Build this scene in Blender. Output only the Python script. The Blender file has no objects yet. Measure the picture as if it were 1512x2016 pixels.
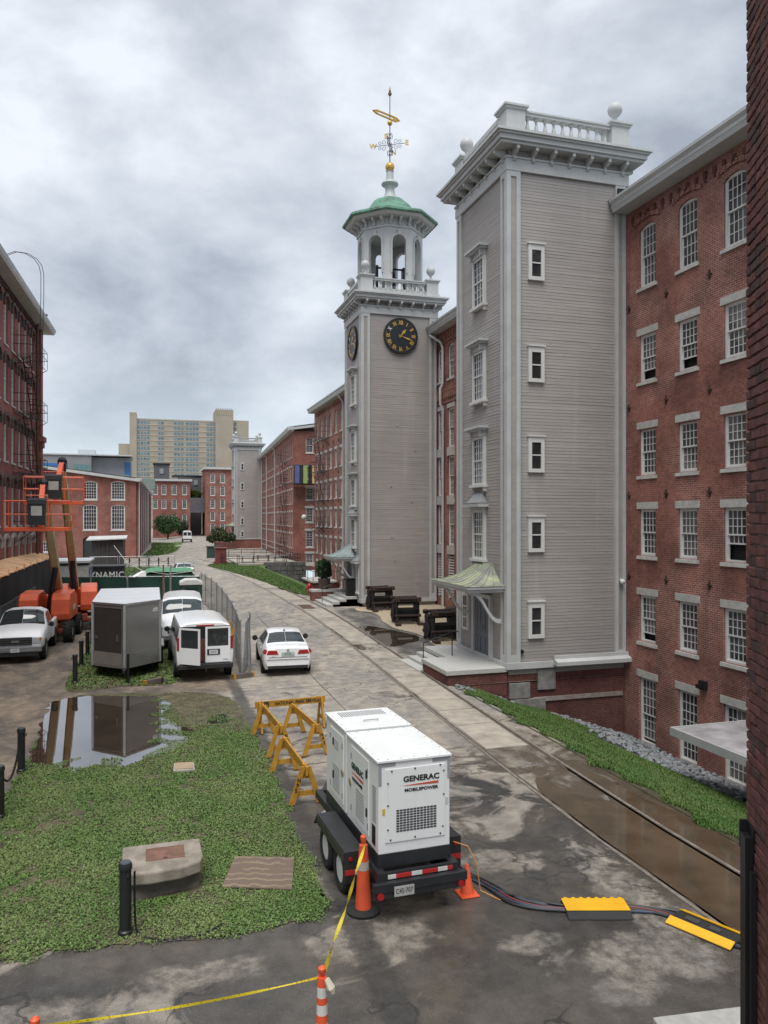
import bpy, bmesh, math, random
import numpy as np
from mathutils import Vector, Matrix
R = math.radians
random.seed(7); RNG = np.random.default_rng(7)
scene = bpy.context.scene
COL = scene.collection

# ------------------------------------------------------------------ camera
cam_data = bpy.data.cameras.new('camera'); cam = bpy.data.objects.new('camera', cam_data); COL.objects.link(cam)
cam.location = (0, 0, 5.7)
cam.rotation_euler = (R(90), 0, -math.atan(461 / 1520))
cam_data.sensor_fit = 'HORIZONTAL'; cam_data.sensor_width = 36; cam_data.lens = 36 * 1520 / 1512
cam_data.shift_y = 12 / 1512
cam_data.clip_start = 0.1; cam_data.clip_end = 5000
scene.camera = cam

# ------------------------------------------------------------------ sky, sun, exposure
SUN_EL, SUN_AZ = 66, -158          # azimuth measured from +Y towards +X
world = bpy.data.worlds.new('World'); scene.world = world; world.use_nodes = True
wn, wl = world.node_tree.nodes, world.node_tree.links
for n in list(wn): wn.remove(n)
def WN(t, **k):
    n = wn.new(t)
    for a, b in k.items(): setattr(n, a, b)
    return n
def wmath(op, a, b=None, c=None):
    n = WN('ShaderNodeMath', operation=op)
    for i, v in enumerate((a, b, c)):
        if v is None: continue
        if isinstance(v, (int, float)): n.inputs[i].default_value = v
        else: wl.new(v, n.inputs[i])
    return n.outputs[0]
w_out = WN('ShaderNodeOutputWorld'); w_bg = WN('ShaderNodeBackground'); w_bg.inputs[1].default_value = 0.1
w_sky = WN('ShaderNodeTexSky', sky_type='NISHITA', sun_disc=False, sun_elevation=R(SUN_EL), sun_rotation=R(SUN_AZ))
w_tc = WN('ShaderNodeTexCoord'); w_sep = WN('ShaderNodeSeparateXYZ'); wl.new(w_tc.outputs['Generated'], w_sep.inputs[0])
zz = wmath('MAXIMUM', w_sep.outputs[2], 0.0)
den = wmath('ADD', zz, 0.42)
w_cmb = WN('ShaderNodeCombineXYZ')
wl.new(w_sep.outputs[0], w_cmb.inputs[0]); wl.new(w_sep.outputs[1], w_cmb.inputs[1])
wl.new(wmath('MULTIPLY', zz, 1.7), w_cmb.inputs[2])
n1 = WN('ShaderNodeTexNoise'); n1.inputs['Scale'].default_value = 3.6; n1.inputs['Detail'].default_value = 7; n1.inputs['Roughness'].default_value = 0.55; n1.inputs['Distortion'].default_value = 0.1
n2 = WN('ShaderNodeTexNoise'); n2.inputs['Scale'].default_value = 1.5; n2.inputs['Detail'].default_value = 3; n2.inputs['Distortion'].default_value = 0.1
w_map = WN('ShaderNodeMapping'); w_map.inputs['Location'].default_value = (3.1, 1.7, 0); wl.new(w_cmb.outputs[0], w_map.inputs[0])
wl.new(w_map.outputs[0], n1.inputs['Vector']); wl.new(w_map.outputs[0], n2.inputs['Vector'])
cl = wmath('ADD', wmath('MULTIPLY', n1.outputs['Fac'], 0.55), wmath('MULTIPLY', n2.outputs['Fac'], 0.45))
w_ramp = WN('ShaderNodeValToRGB'); wl.new(cl, w_ramp.inputs[0])
cr = w_ramp.color_ramp
cr.elements[0].position = 0.40; cr.elements[0].color = (0.295, 0.322, 0.368, 1)
cr.elements[1].position = 0.585; cr.elements[1].color = (0.68, 0.715, 0.76, 1)
e = cr.elements.new(0.45); e.color = (0.395, 0.428, 0.482, 1)
e = cr.elements.new(0.52); e.color = (0.53, 0.565, 0.615, 1)
w_hz = WN('ShaderNodeMapRange'); wl.new(w_sep.outputs[2], w_hz.inputs[0]); w_hz.inputs[1].default_value = -0.02; w_hz.inputs[2].default_value = 0.2; w_hz.inputs[3].default_value = 0.85; w_hz.inputs[4].default_value = 0.0
w_mh = WN('ShaderNodeMixRGB'); wl.new(w_hz.outputs[0], w_mh.inputs[0]); wl.new(w_ramp.outputs[0], w_mh.inputs[1]); w_mh.inputs[2].default_value = (0.60, 0.69, 0.755, 1)
w_sc = WN('ShaderNodeMixRGB', blend_type='MULTIPLY'); w_sc.inputs[0].default_value = 1; wl.new(w_mh.outputs[0], w_sc.inputs[1]); w_sc.inputs[2].default_value = (6.3, 6.3, 6.3, 1)
w_mx = WN('ShaderNodeMixRGB'); w_mx.inputs[0].default_value = 0.93; wl.new(w_sky.outputs[0], w_mx.inputs[1]); wl.new(w_sc.outputs[0], w_mx.inputs[2])
wl.new(w_mx.outputs[0], w_bg.inputs[0]); wl.new(w_bg.outputs[0], w_out.inputs[0])

sd = bpy.data.lights.new('sun', 'SUN'); sd.energy = 1.5; sd.angle = R(40); sd.color = (1.0, 0.97, 0.92)
sun = bpy.data.objects.new('sun', sd); COL.objects.link(sun)
sv = Vector((math.cos(R(SUN_EL)) * math.sin(R(SUN_AZ)), math.cos(R(SUN_EL)) * math.cos(R(SUN_AZ)), math.sin(R(SUN_EL))))
sun.rotation_euler = sv.to_track_quat('Z', 'Y').to_euler(); sun.location = (-30, 20, 60)
vs = scene.view_settings; vs.view_transform = 'Standard'; vs.look = 'None'; vs.gamma = 1; vs.use_curve_mapping = False; vs.exposure = 1.12
scene.cycles.use_denoising = True; scene.cycles.max_bounces = 6; scene.cycles.diffuse_bounces = 3; scene.cycles.glossy_bounces = 3
scene.cycles.caustics_reflective = False; scene.cycles.caustics_refractive = False

# ------------------------------------------------------------------ helpers
ORG = {}
def setp(o, label=None, cat=None, group=None, kind=None):
    if label: o['label'] = label
    if cat: o['category'] = cat
    if group: o['group'] = group
    if kind: o['kind'] = kind
    return o
def thing(name, label, cat, loc, rz=0, group=None, local=False):
    o = bpy.data.objects.new(name, None); COL.objects.link(o); o.empty_display_size = 0.3
    o.location = loc; o.rotation_euler = (0, 0, rz)
    ORG[o] = Vector((0, 0, 0)) if local else Vector(loc)
    return setp(o, label, cat, group)
def link(me, name, parent, loc=None, rz=0, rot=None, scale=None):
    o = bpy.data.objects.new(name, me); COL.objects.link(o)
    if parent is not None:
        o.parent = parent; ORG[o] = Vector((0, 0, 0)) if loc is not None else ORG[parent]
        if loc is not None: o.location = Vector(loc) - ORG[parent]
    elif loc is not None: o.location = loc; ORG[o] = Vector(loc)
    o.rotation_euler = rot if rot else (0, 0, rz)
    if scale: o.scale = scale
    return o
class Fr:
    """wall frame: u along the wall, n outwards, z up"""
    def __init__(s, x, y, th):
        s.x, s.y, s.th = x, y, R(th); s.c, s.s = math.cos(s.th), math.sin(s.th)
    def p(s, u, n, z): return (s.x + s.c * u - s.s * n, s.y + s.s * u + s.c * n, z)
class MB:
    def __init__(s): s.v, s.f, s.m, s.cm = [], [], [], 0
    def mat(s, i): s.cm = i; return s
    def add(s, vs, fs):
        b = len(s.v); s.v += [tuple(v) for v in vs]
        for f in fs: s.f.append(tuple(b + i for i in f)); s.m.append(s.cm)
        return s
    def quad(s, a, b, c, d): return s.add([a, b, c, d], [(0, 1, 2, 3)])
    BF = [(0, 3, 2, 1), (4, 5, 6, 7), (0, 1, 5, 4), (1, 2, 6, 5), (2, 3, 7, 6), (3, 0, 4, 7)]
    def box(s, x0, x1, y0, y1, z0, z1):
        return s.add([(x0, y0, z0), (x1, y0, z0), (x1, y1, z0), (x0, y1, z0), (x0, y0, z1), (x1, y0, z1), (x1, y1, z1), (x0, y1, z1)], MB.BF)
    def fbox(s, F, u0, u1, n0, n1, z0, z1):
        return s.add([F.p(u0, n0, z0), F.p(u1, n0, z0), F.p(u1, n1, z0), F.p(u0, n1, z0), F.p(u0, n0, z1), F.p(u1, n0, z1), F.p(u1, n1, z1), F.p(u0, n1, z1)], MB.BF)
    def hexa(s, b, t): return s.add(list(b) + list(t), MB.BF)
    def prism(s, poly, fn):
        """poly: 2D points; fn(a,b,k) -> 3D with k in 0,1"""
        n = len(poly)
        vs = [fn(a, b, 0) for a, b in poly] + [fn(a, b, 1) for a, b in poly]
        fs = [tuple(range(n))[::-1], tuple(range(n, 2 * n))] + [(i, (i + 1) % n, n + (i + 1) % n, n + i) for i in range(n)]
        return s.add(vs, fs)
    def beam(s, p0, p1, w, h, up=(0, 0, 1)):
        p0, p1 = Vector(p0), Vector(p1); d = (p1 - p0).normalized(); u = Vector(up)
        if abs(d.dot(u)) > 0.98: u = Vector((1, 0, 0))
        x = d.cross(u).normalized(); z = x.cross(d).normalized()
        def q(p): return [p - x * w / 2 - z * h / 2, p + x * w / 2 - z * h / 2, p + x * w / 2 + z * h / 2, p - x * w / 2 + z * h / 2]
        return s.add(q(p0) + q(p1), [(0, 1, 2, 3)[::-1], (4, 5, 6, 7), (0, 1, 5, 4), (1, 2, 6, 5), (2, 3, 7, 6), (3, 0, 4, 7)])
    def tube(s, path, r, n=6, caps=True):
        pts = [Vector(p) for p in path]; m = len(pts); b = len(s.v); prev = None
        for i, p in enumerate(pts):
            d = (pts[min(i + 1, m - 1)] - pts[max(i - 1, 0)]).normalized()
            u = Vector((0, 0, 1)) if abs(d.z) < 0.95 else Vector((1, 0, 0))
            if prev is not None:
                u = prev
            x = d.cross(u)
            if x.length < 1e-4: x = d.cross(Vector((0, 1, 0)))
            x.normalize(); z = x.cross(d).normalized(); prev = z
            rr = r[i] if isinstance(r, (list, tuple)) else r
            for k in range(n):
                a = 2 * math.pi * k / n
                q = p + (x * math.cos(a) + z * math.sin(a)) * rr; s.v.append(tuple(q))
        for i in range(m - 1):
            for k in range(n):
                s.f.append((b + i * n + k, b + i * n + (k + 1) % n, b + (i + 1) * n + (k + 1) % n, b + (i + 1) * n + k)); s.m.append(s.cm)
        if caps:
            s.f.append(tuple(b + k for k in range(n))[::-1]); s.m.append(s.cm)
            s.f.append(tuple(b + (m - 1) * n + k for k in range(n))); s.m.append(s.cm)
        return s
    def lathe(s, prof, c=(0, 0, 0), n=12, ang0=0, axis='z', caps=True):
        b = len(s.v); m = len(prof)
        for r, z in prof:
            for k in range(n):
                a = ang0 + 2 * math.pi * k / n
                if axis == 'z': s.v.append((c[0] + r * math.cos(a), c[1] + r * math.sin(a), c[2] + z))
                elif axis == 'x': s.v.append((c[0] + z, c[1] + r * math.cos(a), c[2] + r * math.sin(a)))
                else: s.v.append((c[0] + r * math.sin(a), c[1] + z, c[2] + r * math.cos(a)))
        for i in range(m - 1):
            for k in range(n):
                s.f.append((b + i * n + k, b + i * n + (k + 1) % n, b + (i + 1) * n + (k + 1) % n, b + (i + 1) * n + k)); s.m.append(s.cm)
        if caps:
            s.f.append(tuple(b + k for k in range(n))[::-1]); s.m.append(s.cm)
            s.f.append(tuple(b + (m - 1) * n + k for k in range(n))); s.m.append(s.cm)
        return s
    def sphere(s, c, r, n=12, sz=1.0):
        k = max(5, n // 2)
        return s.lathe([(max(1e-3, r * math.sin(math.pi * i / k)), -r * sz * math.cos(math.pi * i / k)) for i in range(k + 1)], c, n)
    def grid(s, pts):
        m, n = len(pts), len(pts[0]); b = len(s.v)
        for row in pts: s.v += [tuple(p) for p in row]
        for i in range(m - 1):
            for j in range(n - 1):
                s.f.append((b + i * n + j, b + i * n + j + 1, b + (i + 1) * n + j + 1, b + (i + 1) * n + j)); s.m.append(s.cm)
        return s
    def mesh(s, name, mats, off=None, smooth=None):
        me = bpy.data.meshes.new(name)
        v = s.v if off is None else [(a - off[0], b - off[1], c - off[2]) for a, b, c in s.v]
        me.from_pydata(v, [], s.f)
        if not isinstance(mats, (list, tuple)): mats = [mats]
        for q in mats: me.materials.append(q)
        if len(mats) > 1: me.polygons.foreach_set('material_index', s.m)
        if smooth is not None:
            me.shade_smooth(); me.set_sharp_from_angle(angle=R(smooth))
        me.update(); return me
    def build(s, name, mats, parent=None, smooth=None, bevel=0, label=None, kind=None, fix=False):
        if parent is not None:
            off = ORG[parent]; me = s.mesh(name, mats, off, smooth); o = bpy.data.objects.new(name, me); COL.objects.link(o); o.parent = parent; ORG[o] = off
        else:
            a = np.array(s.v); lo, hi = a.min(0), a.max(0); off = ((lo[0] + hi[0]) / 2, (lo[1] + hi[1]) / 2, lo[2])
            me = s.mesh(name, mats, off, smooth); o = bpy.data.objects.new(name, me); COL.objects.link(o); o.location = off; ORG[o] = Vector(off)
        if fix:
            bm = bmesh.new(); bm.from_mesh(me); bmesh.ops.recalc_face_normals(bm, faces=bm.faces); bm.to_mesh(me); bm.free()
        if bevel:
            md = o.modifiers.new('bevel', 'BEVEL'); md.width = bevel; md.segments = 2; md.limit_method = 'ANGLE'; md.angle_limit = R(40)
        return setp(o, label=label, kind=kind)
TXT = {}
def text_mesh(s, size, mat, ext=0.004, spacing=1.0, sx=1.0, bold=0.0):
    key = (s, size, mat.name, ext, spacing, sx, bold)
    if key in TXT: return TXT[key]
    c = bpy.data.curves.new('lettering', 'FONT'); c.body = s; c.size = size; c.extrude = ext; c.align_x = 'CENTER'; c.align_y = 'CENTER'; c.space_character = spacing; c.resolution_u = 3
    c.offset = bold
    o = bpy.data.objects.new('lettering', c); COL.objects.link(o)
    me = bpy.data.meshes.new_from_object(o.evaluated_get(bpy.context.evaluated_depsgraph_get()))
    bpy.data.objects.remove(o); bpy.data.curves.remove(c)
    if sx != 1.0:
        me.transform(Matrix.Diagonal((sx, 1, 1, 1)))
    me.materials.clear(); me.materials.append(mat); TXT[key] = me
    return me
def text(s, size, mat, parent, loc, face=0, name='lettering', **k):
    """face: rotation about z in degrees, 0 faces -Y, -90 faces -X"""
    return link(text_mesh(s, size, mat, **k), name, parent, loc, rot=(R(90), 0, R(face)))
def chain_pts(a, b, sag, n=14):
    a, b = Vector(a), Vector(b)
    return [a.lerp(b, i / n) - Vector((0, 0, sag * 4 * (i / n) * (1 - i / n))) for i in range(n + 1)]

# ------------------------------------------------------------------ materials
MATS = {}
def nodes(name):
    m = bpy.data.materials.new(name); m.use_nodes = True
    nt = m.node_tree; b = nt.nodes['Principled BSDF']; MATS[name] = m
    return m, nt, b
class NT:
    def __init__(s, nt): s.nt, s.n, s.l = nt, nt.nodes, nt.links
    def new(s, t, **k):
        n = s.n.new(t)
        for a, b in k.items(): setattr(n, a, b)
        return n
    def put(s, sock, v):
        if isinstance(v, (int, float)): sock.default_value = v
        elif isinstance(v, (tuple, list)): sock.default_value = tuple(v) + ((1,) if len(sock.default_value) == 4 and len(v) == 3 else ())
        else: s.l.new(v, sock)
    def math(s, op, a, b=None, c=None, clamp=False):
        n = s.new('ShaderNodeMath', operation=op); n.use_clamp = clamp
        for i, v in enumerate((a, b, c)):
            if v is not None: s.put(n.inputs[i], v)
        return n.outputs[0]
    def noise(s, scale, detail=4, rough=0.55, vec=None, dist=0.0):
        n = s.new('ShaderNodeTexNoise'); n.inputs['Scale'].default_value = scale; n.inputs['Detail'].default_value = detail; n.inputs['Roughness'].default_value = rough; n.inputs['Distortion'].default_value = dist
        s.l.new(vec if vec is not None else s.pos(), n.inputs['Vector']); return n.outputs['Fac']
    def pos(s):
        if not hasattr(s, '_p'): s._p = s.new('ShaderNodeNewGeometry').outputs['Position']
        return s._p
    def xyz(s):
        if not hasattr(s, '_x'):
            q = s.new('ShaderNodeSeparateXYZ'); s.l.new(s.pos(), q.inputs[0]); s._x = q.outputs
        return s._x
    def step(s, v, a, b, o0=0.0, o1=1.0):
        n = s.new('ShaderNodeMapRange', interpolation_type='SMOOTHSTEP'); s.put(n.inputs[0], v); n.inputs[1].default_value = a; n.inputs[2].default_value = b; n.inputs[3].default_value = o0; n.inputs[4].default_value = o1
        return n.outputs[0]
    def mix(s, f, a, b, mode='MIX'):
        n = s.new('ShaderNodeMixRGB', blend_type=mode); s.put(n.inputs[0], f); s.put(n.inputs[1], a); s.put(n.inputs[2], b); return n.outputs[0]
    def bump(s, h, strength, dist=0.01):
        n = s.new('ShaderNodeBump'); n.inputs['Strength'].default_value = strength; n.inputs['Distance'].default_value = dist; s.l.new(h, n.inputs['Height']); return n.outputs[0]
def M(name, col, rough=0.6, metal=0.0, var=0.12, scale=2.5, bump=0.0, bscale=30, spec=0.5, dirt=0.0, dcol=(0.12, 0.10, 0.08), dscale=1.2, coat=0.0):
    if name in MATS: return MATS[name]
    m, nt, b = nodes(name); t = NT(nt)
    c = col
    if var:
        f = t.noise(scale, 5)
        k = t.step(f, 0.25, 0.75, 1 - var, 1 + var)
        c = t.mix(1.0, tuple(col) + (1,), k, 'MULTIPLY')
    if dirt:
        d = t.step(t.noise(dscale, 6, 0.65), 0.48, 0.72, 0, dirt)
        c = t.mix(d, c if not isinstance(c, tuple) else c + (1,), dcol + (1,))
    t.put(b.inputs['Base Color'], c if not isinstance(c, tuple) else tuple(c))
    b.inputs['Roughness'].default_value = rough; b.inputs['Metallic'].default_value = metal; b.inputs['Specular IOR Level'].default_value = spec
    if coat: b.inputs['Coat Weight'].default_value = coat; b.inputs['Coat Roughness'].default_value = 0.05
    if bump: t.l.new(t.bump(t.noise(bscale, 4), bump, 0.01), b.inputs['Normal'])
    return m
def brick_mat(name, c1, c2, mortar, bw=0.205, rh=0.069, patch=0.5, dark=0.3, bump=0.6):
    m, nt, b = nodes(name); t = NT(nt); g = t.new('ShaderNodeNewGeometry')
    ns = t.new('ShaderNodeSeparateXYZ'); t.l.new(g.outputs['True Normal'], ns.inputs[0])
    ax = t.math('GREATER_THAN', t.math('ABSOLUTE', ns.outputs[0]), 0.6)
    x = t.xyz()
    u = t.math('ADD', t.math('MULTIPLY', x[1], ax), t.math('MULTIPLY', x[0], t.math('SUBTRACT', 1.0, ax)))
    cmb = t.new('ShaderNodeCombineXYZ'); t.l.new(u, cmb.inputs[0]); t.l.new(x[2], cmb.inputs[1])
    br = t.new('ShaderNodeTexBrick'); t.l.new(cmb.outputs[0], br.inputs['Vector'])
    br.inputs['Scale'].default_value = 1.0; br.inputs['Brick Width'].default_value = bw; br.inputs['Row Height'].default_value = rh
    br.inputs['Mortar Size'].default_value = 0.0065; br.inputs['Mortar Smooth'].default_value = 0.2; br.inputs['Bias'].default_value = -0.1
    br.inputs['Color1'].default_value = c1 + (1,); br.inputs['Color2'].default_value = c2 + (1,)
    f = t.noise(0.55, 5, 0.6); f2 = t.noise(0.23, 4, 0.6, dist=0.5); f3 = t.noise(9.0, 3)
    mcol = t.mix(t.step(f2, 0.45, 0.58), tuple(0.75 * a + 0.22 * bb for a, bb in zip(c1, mortar)) + (1,), mortar + (1,))
    t.l.new(mcol, br.inputs['Mortar'])
    col = t.mix(1.0, br.outputs['Color'], t.step(f, 0.25, 0.75, 1 - dark, 1 + dark * 0.7), 'MULTIPLY')
    col = t.mix(1.0, col, t.step(f3, 0.3, 0.7, 0.85, 1.15), 'MULTIPLY')
    stre = t.new('ShaderNodeMapping'); stre.inputs['Scale'].default_value = (1, 1, 0.12); t.l.new(t.pos(), stre.inputs[0])
    fs = t.noise(1.6, 5, 0.6, stre.outputs[0])
    col = t.mix(t.step(fs, 0.55, 0.8, 0, 0.35), col, (0.10, 0.06, 0.055, 1))
    t.l.new(col, b.inputs['Base Color']); b.inputs['Roughness'].default_value = 0.88; b.inputs['Specular IOR Level'].default_value = 0.25
    h = t.math('ADD', t.math('MULTIPLY', br.outputs['Fac'], -1.0), t.math('MULTIPLY', f3, 0.4))
    t.l.new(t.bump(h, bump, 0.006), b.inputs['Normal'])
    return m
BRICK = brick_mat('mill_brick', (0.285, 0.118, 0.092), (0.205, 0.088, 0.075), (0.52, 0.39, 0.33), dark=0.4)
BRICK_DK = brick_mat('dark_old_brick', (0.15, 0.058, 0.05), (0.11, 0.048, 0.043), (0.20, 0.13, 0.11), dark=0.45)
BRICK_FAR = brick_mat('distant_mill_brick', (0.285, 0.115, 0.09), (0.225, 0.09, 0.075), (0.34, 0.22, 0.18))
def glass_mat(name, col, rough, spec=0.6, wave=0.03):
    m, nt, b = nodes(name); t = NT(nt)
    f = t.noise(1.3, 3); t.put(b.inputs['Base Color'], t.mix(1.0, col + (1,), t.step(f, 0.3, 0.7, 0.6, 1.5), 'MULTIPLY'))
    b.inputs['Roughness'].default_value = rough; b.inputs['Specular IOR Level'].default_value = spec
    t.l.new(t.bump(t.noise(2.2, 2), wave, 0.05), b.inputs['Normal'])
    return m
GLASS = glass_mat('window_glass', (0.035, 0.037, 0.04), 0.06)
GLASS_FAR = glass_mat('far_window_glass', (0.05, 0.055, 0.06), 0.12, 0.5)
DARK = M('dark_interior', (0.012, 0.012, 0.013), 0.9, var=0)
TRIM = M('white_trim_paint', (0.485, 0.495, 0.49), 0.55, var=0.07, scale=1.5, dirt=0.18, dcol=(0.34, 0.34, 0.33), dscale=2.2)
TRIM_W = M('window_white_paint', (0.62, 0.62, 0.60), 0.5, var=0.05)
STONE = M('granite_lintel', (0.46, 0.45, 0.42), 0.8, var=0.15, scale=6, bump=0.3, dirt=0.3, dcol=(0.28, 0.26, 0.24))
def siding_mat(name, col):
    m, nt, b = nodes(name); t = NT(nt)
    mp = t.new('ShaderNodeMapping'); mp.inputs['Scale'].default_value = (0.35, 0.35, 9.0); t.l.new(t.pos(), mp.inputs[0])
    streak = t.noise(1.0, 4, 0.6, mp.outputs[0]); big = t.noise(0.28, 4, 0.6)
    mp2 = t.new('ShaderNodeMapping'); mp2.inputs['Scale'].default_value = (1.6, 1.6, 0.1); t.l.new(t.pos(), mp2.inputs[0])
    run = t.noise(1.0, 4, 0.6, mp2.outputs[0])
    c = t.mix(1.0, col + (1,), t.step(streak, 0.3, 0.7, 0.93, 1.06), 'MULTIPLY')
    c = t.mix(1.0, c, t.step(big, 0.3, 0.7, 0.92, 1.07), 'MULTIPLY')
    c = t.mix(t.step(run, 0.55, 0.75, 0, 0.22), c, (0.52, 0.50, 0.49, 1))
    mp3 = t.new('ShaderNodeMapping'); mp3.inputs['Scale'].default_value = (0.9, 0.9, 17.0); t.l.new(t.pos(), mp3.inputs[0])
    lines = t.noise(1.0, 3, 0.5, mp3.outputs[0]); c = t.mix(t.math('MULTIPLY', t.step(lines, 0.62, 0.70, 0, 0.5), t.step(t.noise(0.35, 3), 0.4, 0.6, 0.25, 1.0)), c, (0.17, 0.16, 0.155, 1))
    z_ = t.xyz()[2]; c = t.mix(t.step(t.math('ADD', z_, t.math('MULTIPLY', run, 1.5)), 4.2, 1.5, 0, 0.22), c, (0.20, 0.19, 0.185, 1))
    t.l.new(c, b.inputs['Base Color']); b.inputs['Roughness'].default_value = 0.62
    t.l.new(t.bump(streak, 0.15, 0.01), b.inputs['Normal'])
    return m
SIDING = siding_mat('greige_clapboard', (0.345, 0.320, 0.302))
def copper_mat(name, green, brown, thr):
    m, nt, b = nodes(name); t = NT(nt)
    f = t.noise(1.1, 6, 0.65, dist=0.8); f2 = t.noise(7, 4)
    k = t.step(t.math('ADD', f, t.math('MULTIPLY', f2, 0.15)), thr - 0.1, thr + 0.16)
    t.put(b.inputs['Base Color'], t.mix(k, brown + (1,), green + (1,))); b.inputs['Roughness'].default_value = 0.6; b.inputs['Metallic'].default_value = 0.15
    return m
VERDI = copper_mat('verdigris_copper', (0.11, 0.27, 0.185), (0.075, 0.10, 0.088), 0.51)
COPPER = copper_mat('weathered_copper', (0.40, 0.44, 0.27), (0.23, 0.235, 0.215), 0.55)
LEADROOF = M('grey_metal_roof', (0.25, 0.26, 0.26), 0.45, 0.3, dirt=0.3)
IRON = M('black_iron', (0.018, 0.018, 0.02), 0.45, 0.3, var=0.2, bump=0.1)
RUST = M('rusty_iron', (0.06, 0.032, 0.024), 0.8, 0.2, var=0.4, scale=5, bump=0.3)
STEEL = M('galvanised_steel', (0.38, 0.39, 0.40), 0.4, 0.7, var=0.15)
CHROME = M('bright_steel', (0.6, 0.6, 0.6), 0.2, 0.9, var=0.05)
GOLD = M('gilded_metal', (0.62, 0.40, 0.10), 0.35, 0.5, var=0.15, scale=4)
RUBBER = M('tyre_rubber', (0.018, 0.018, 0.018), 0.85, var=0.2, scale=12)
WHITE_CAR = M('white_car_paint', (0.84, 0.85, 0.86), 0.28, var=0.03, coat=0.6, dirt=0.08, dcol=(0.45, 0.43, 0.40))
CARGLASS = M('car_glass', (0.03, 0.04, 0.042), 0.04, var=0, spec=0.8)
REDLIGHT = M('red_lamp_plastic', (0.35, 0.012, 0.015), 0.2, var=0.1, scale=10)
AMBER = M('amber_lamp_plastic', (0.55, 0.20, 0.02), 0.2, var=0.1)
BLACKPL = M('black_plastic', (0.02, 0.02, 0.022), 0.5, var=0.15)
PLATE = M('licence_plate_white', (0.62, 0.65, 0.66), 0.4, var=0.05)
INK = M('black_lettering', (0.012, 0.012, 0.014), 0.6, var=0)
ORANGE = M('orange_lift_paint', (0.72, 0.115, 0.04), 0.4, var=0.1, dirt=0.2, dcol=(0.4, 0.09, 0.05))
CREAM = M('cream_boom_paint', (0.50, 0.42, 0.24), 0.45, var=0.12, dirt=0.3, dcol=(0.30, 0.22, 0.12))
CONCRETE = M('cast_concrete', (0.36, 0.34, 0.30), 0.85, var=0.2, scale=5, bump=0.4, dirt=0.4, dcol=(0.16, 0.14, 0.12))
GRANITE = M('step_granite', (0.44, 0.44, 0.42), 0.7, var=0.1, scale=14, dirt=0.2, dcol=(0.3, 0.29, 0.27))
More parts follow.
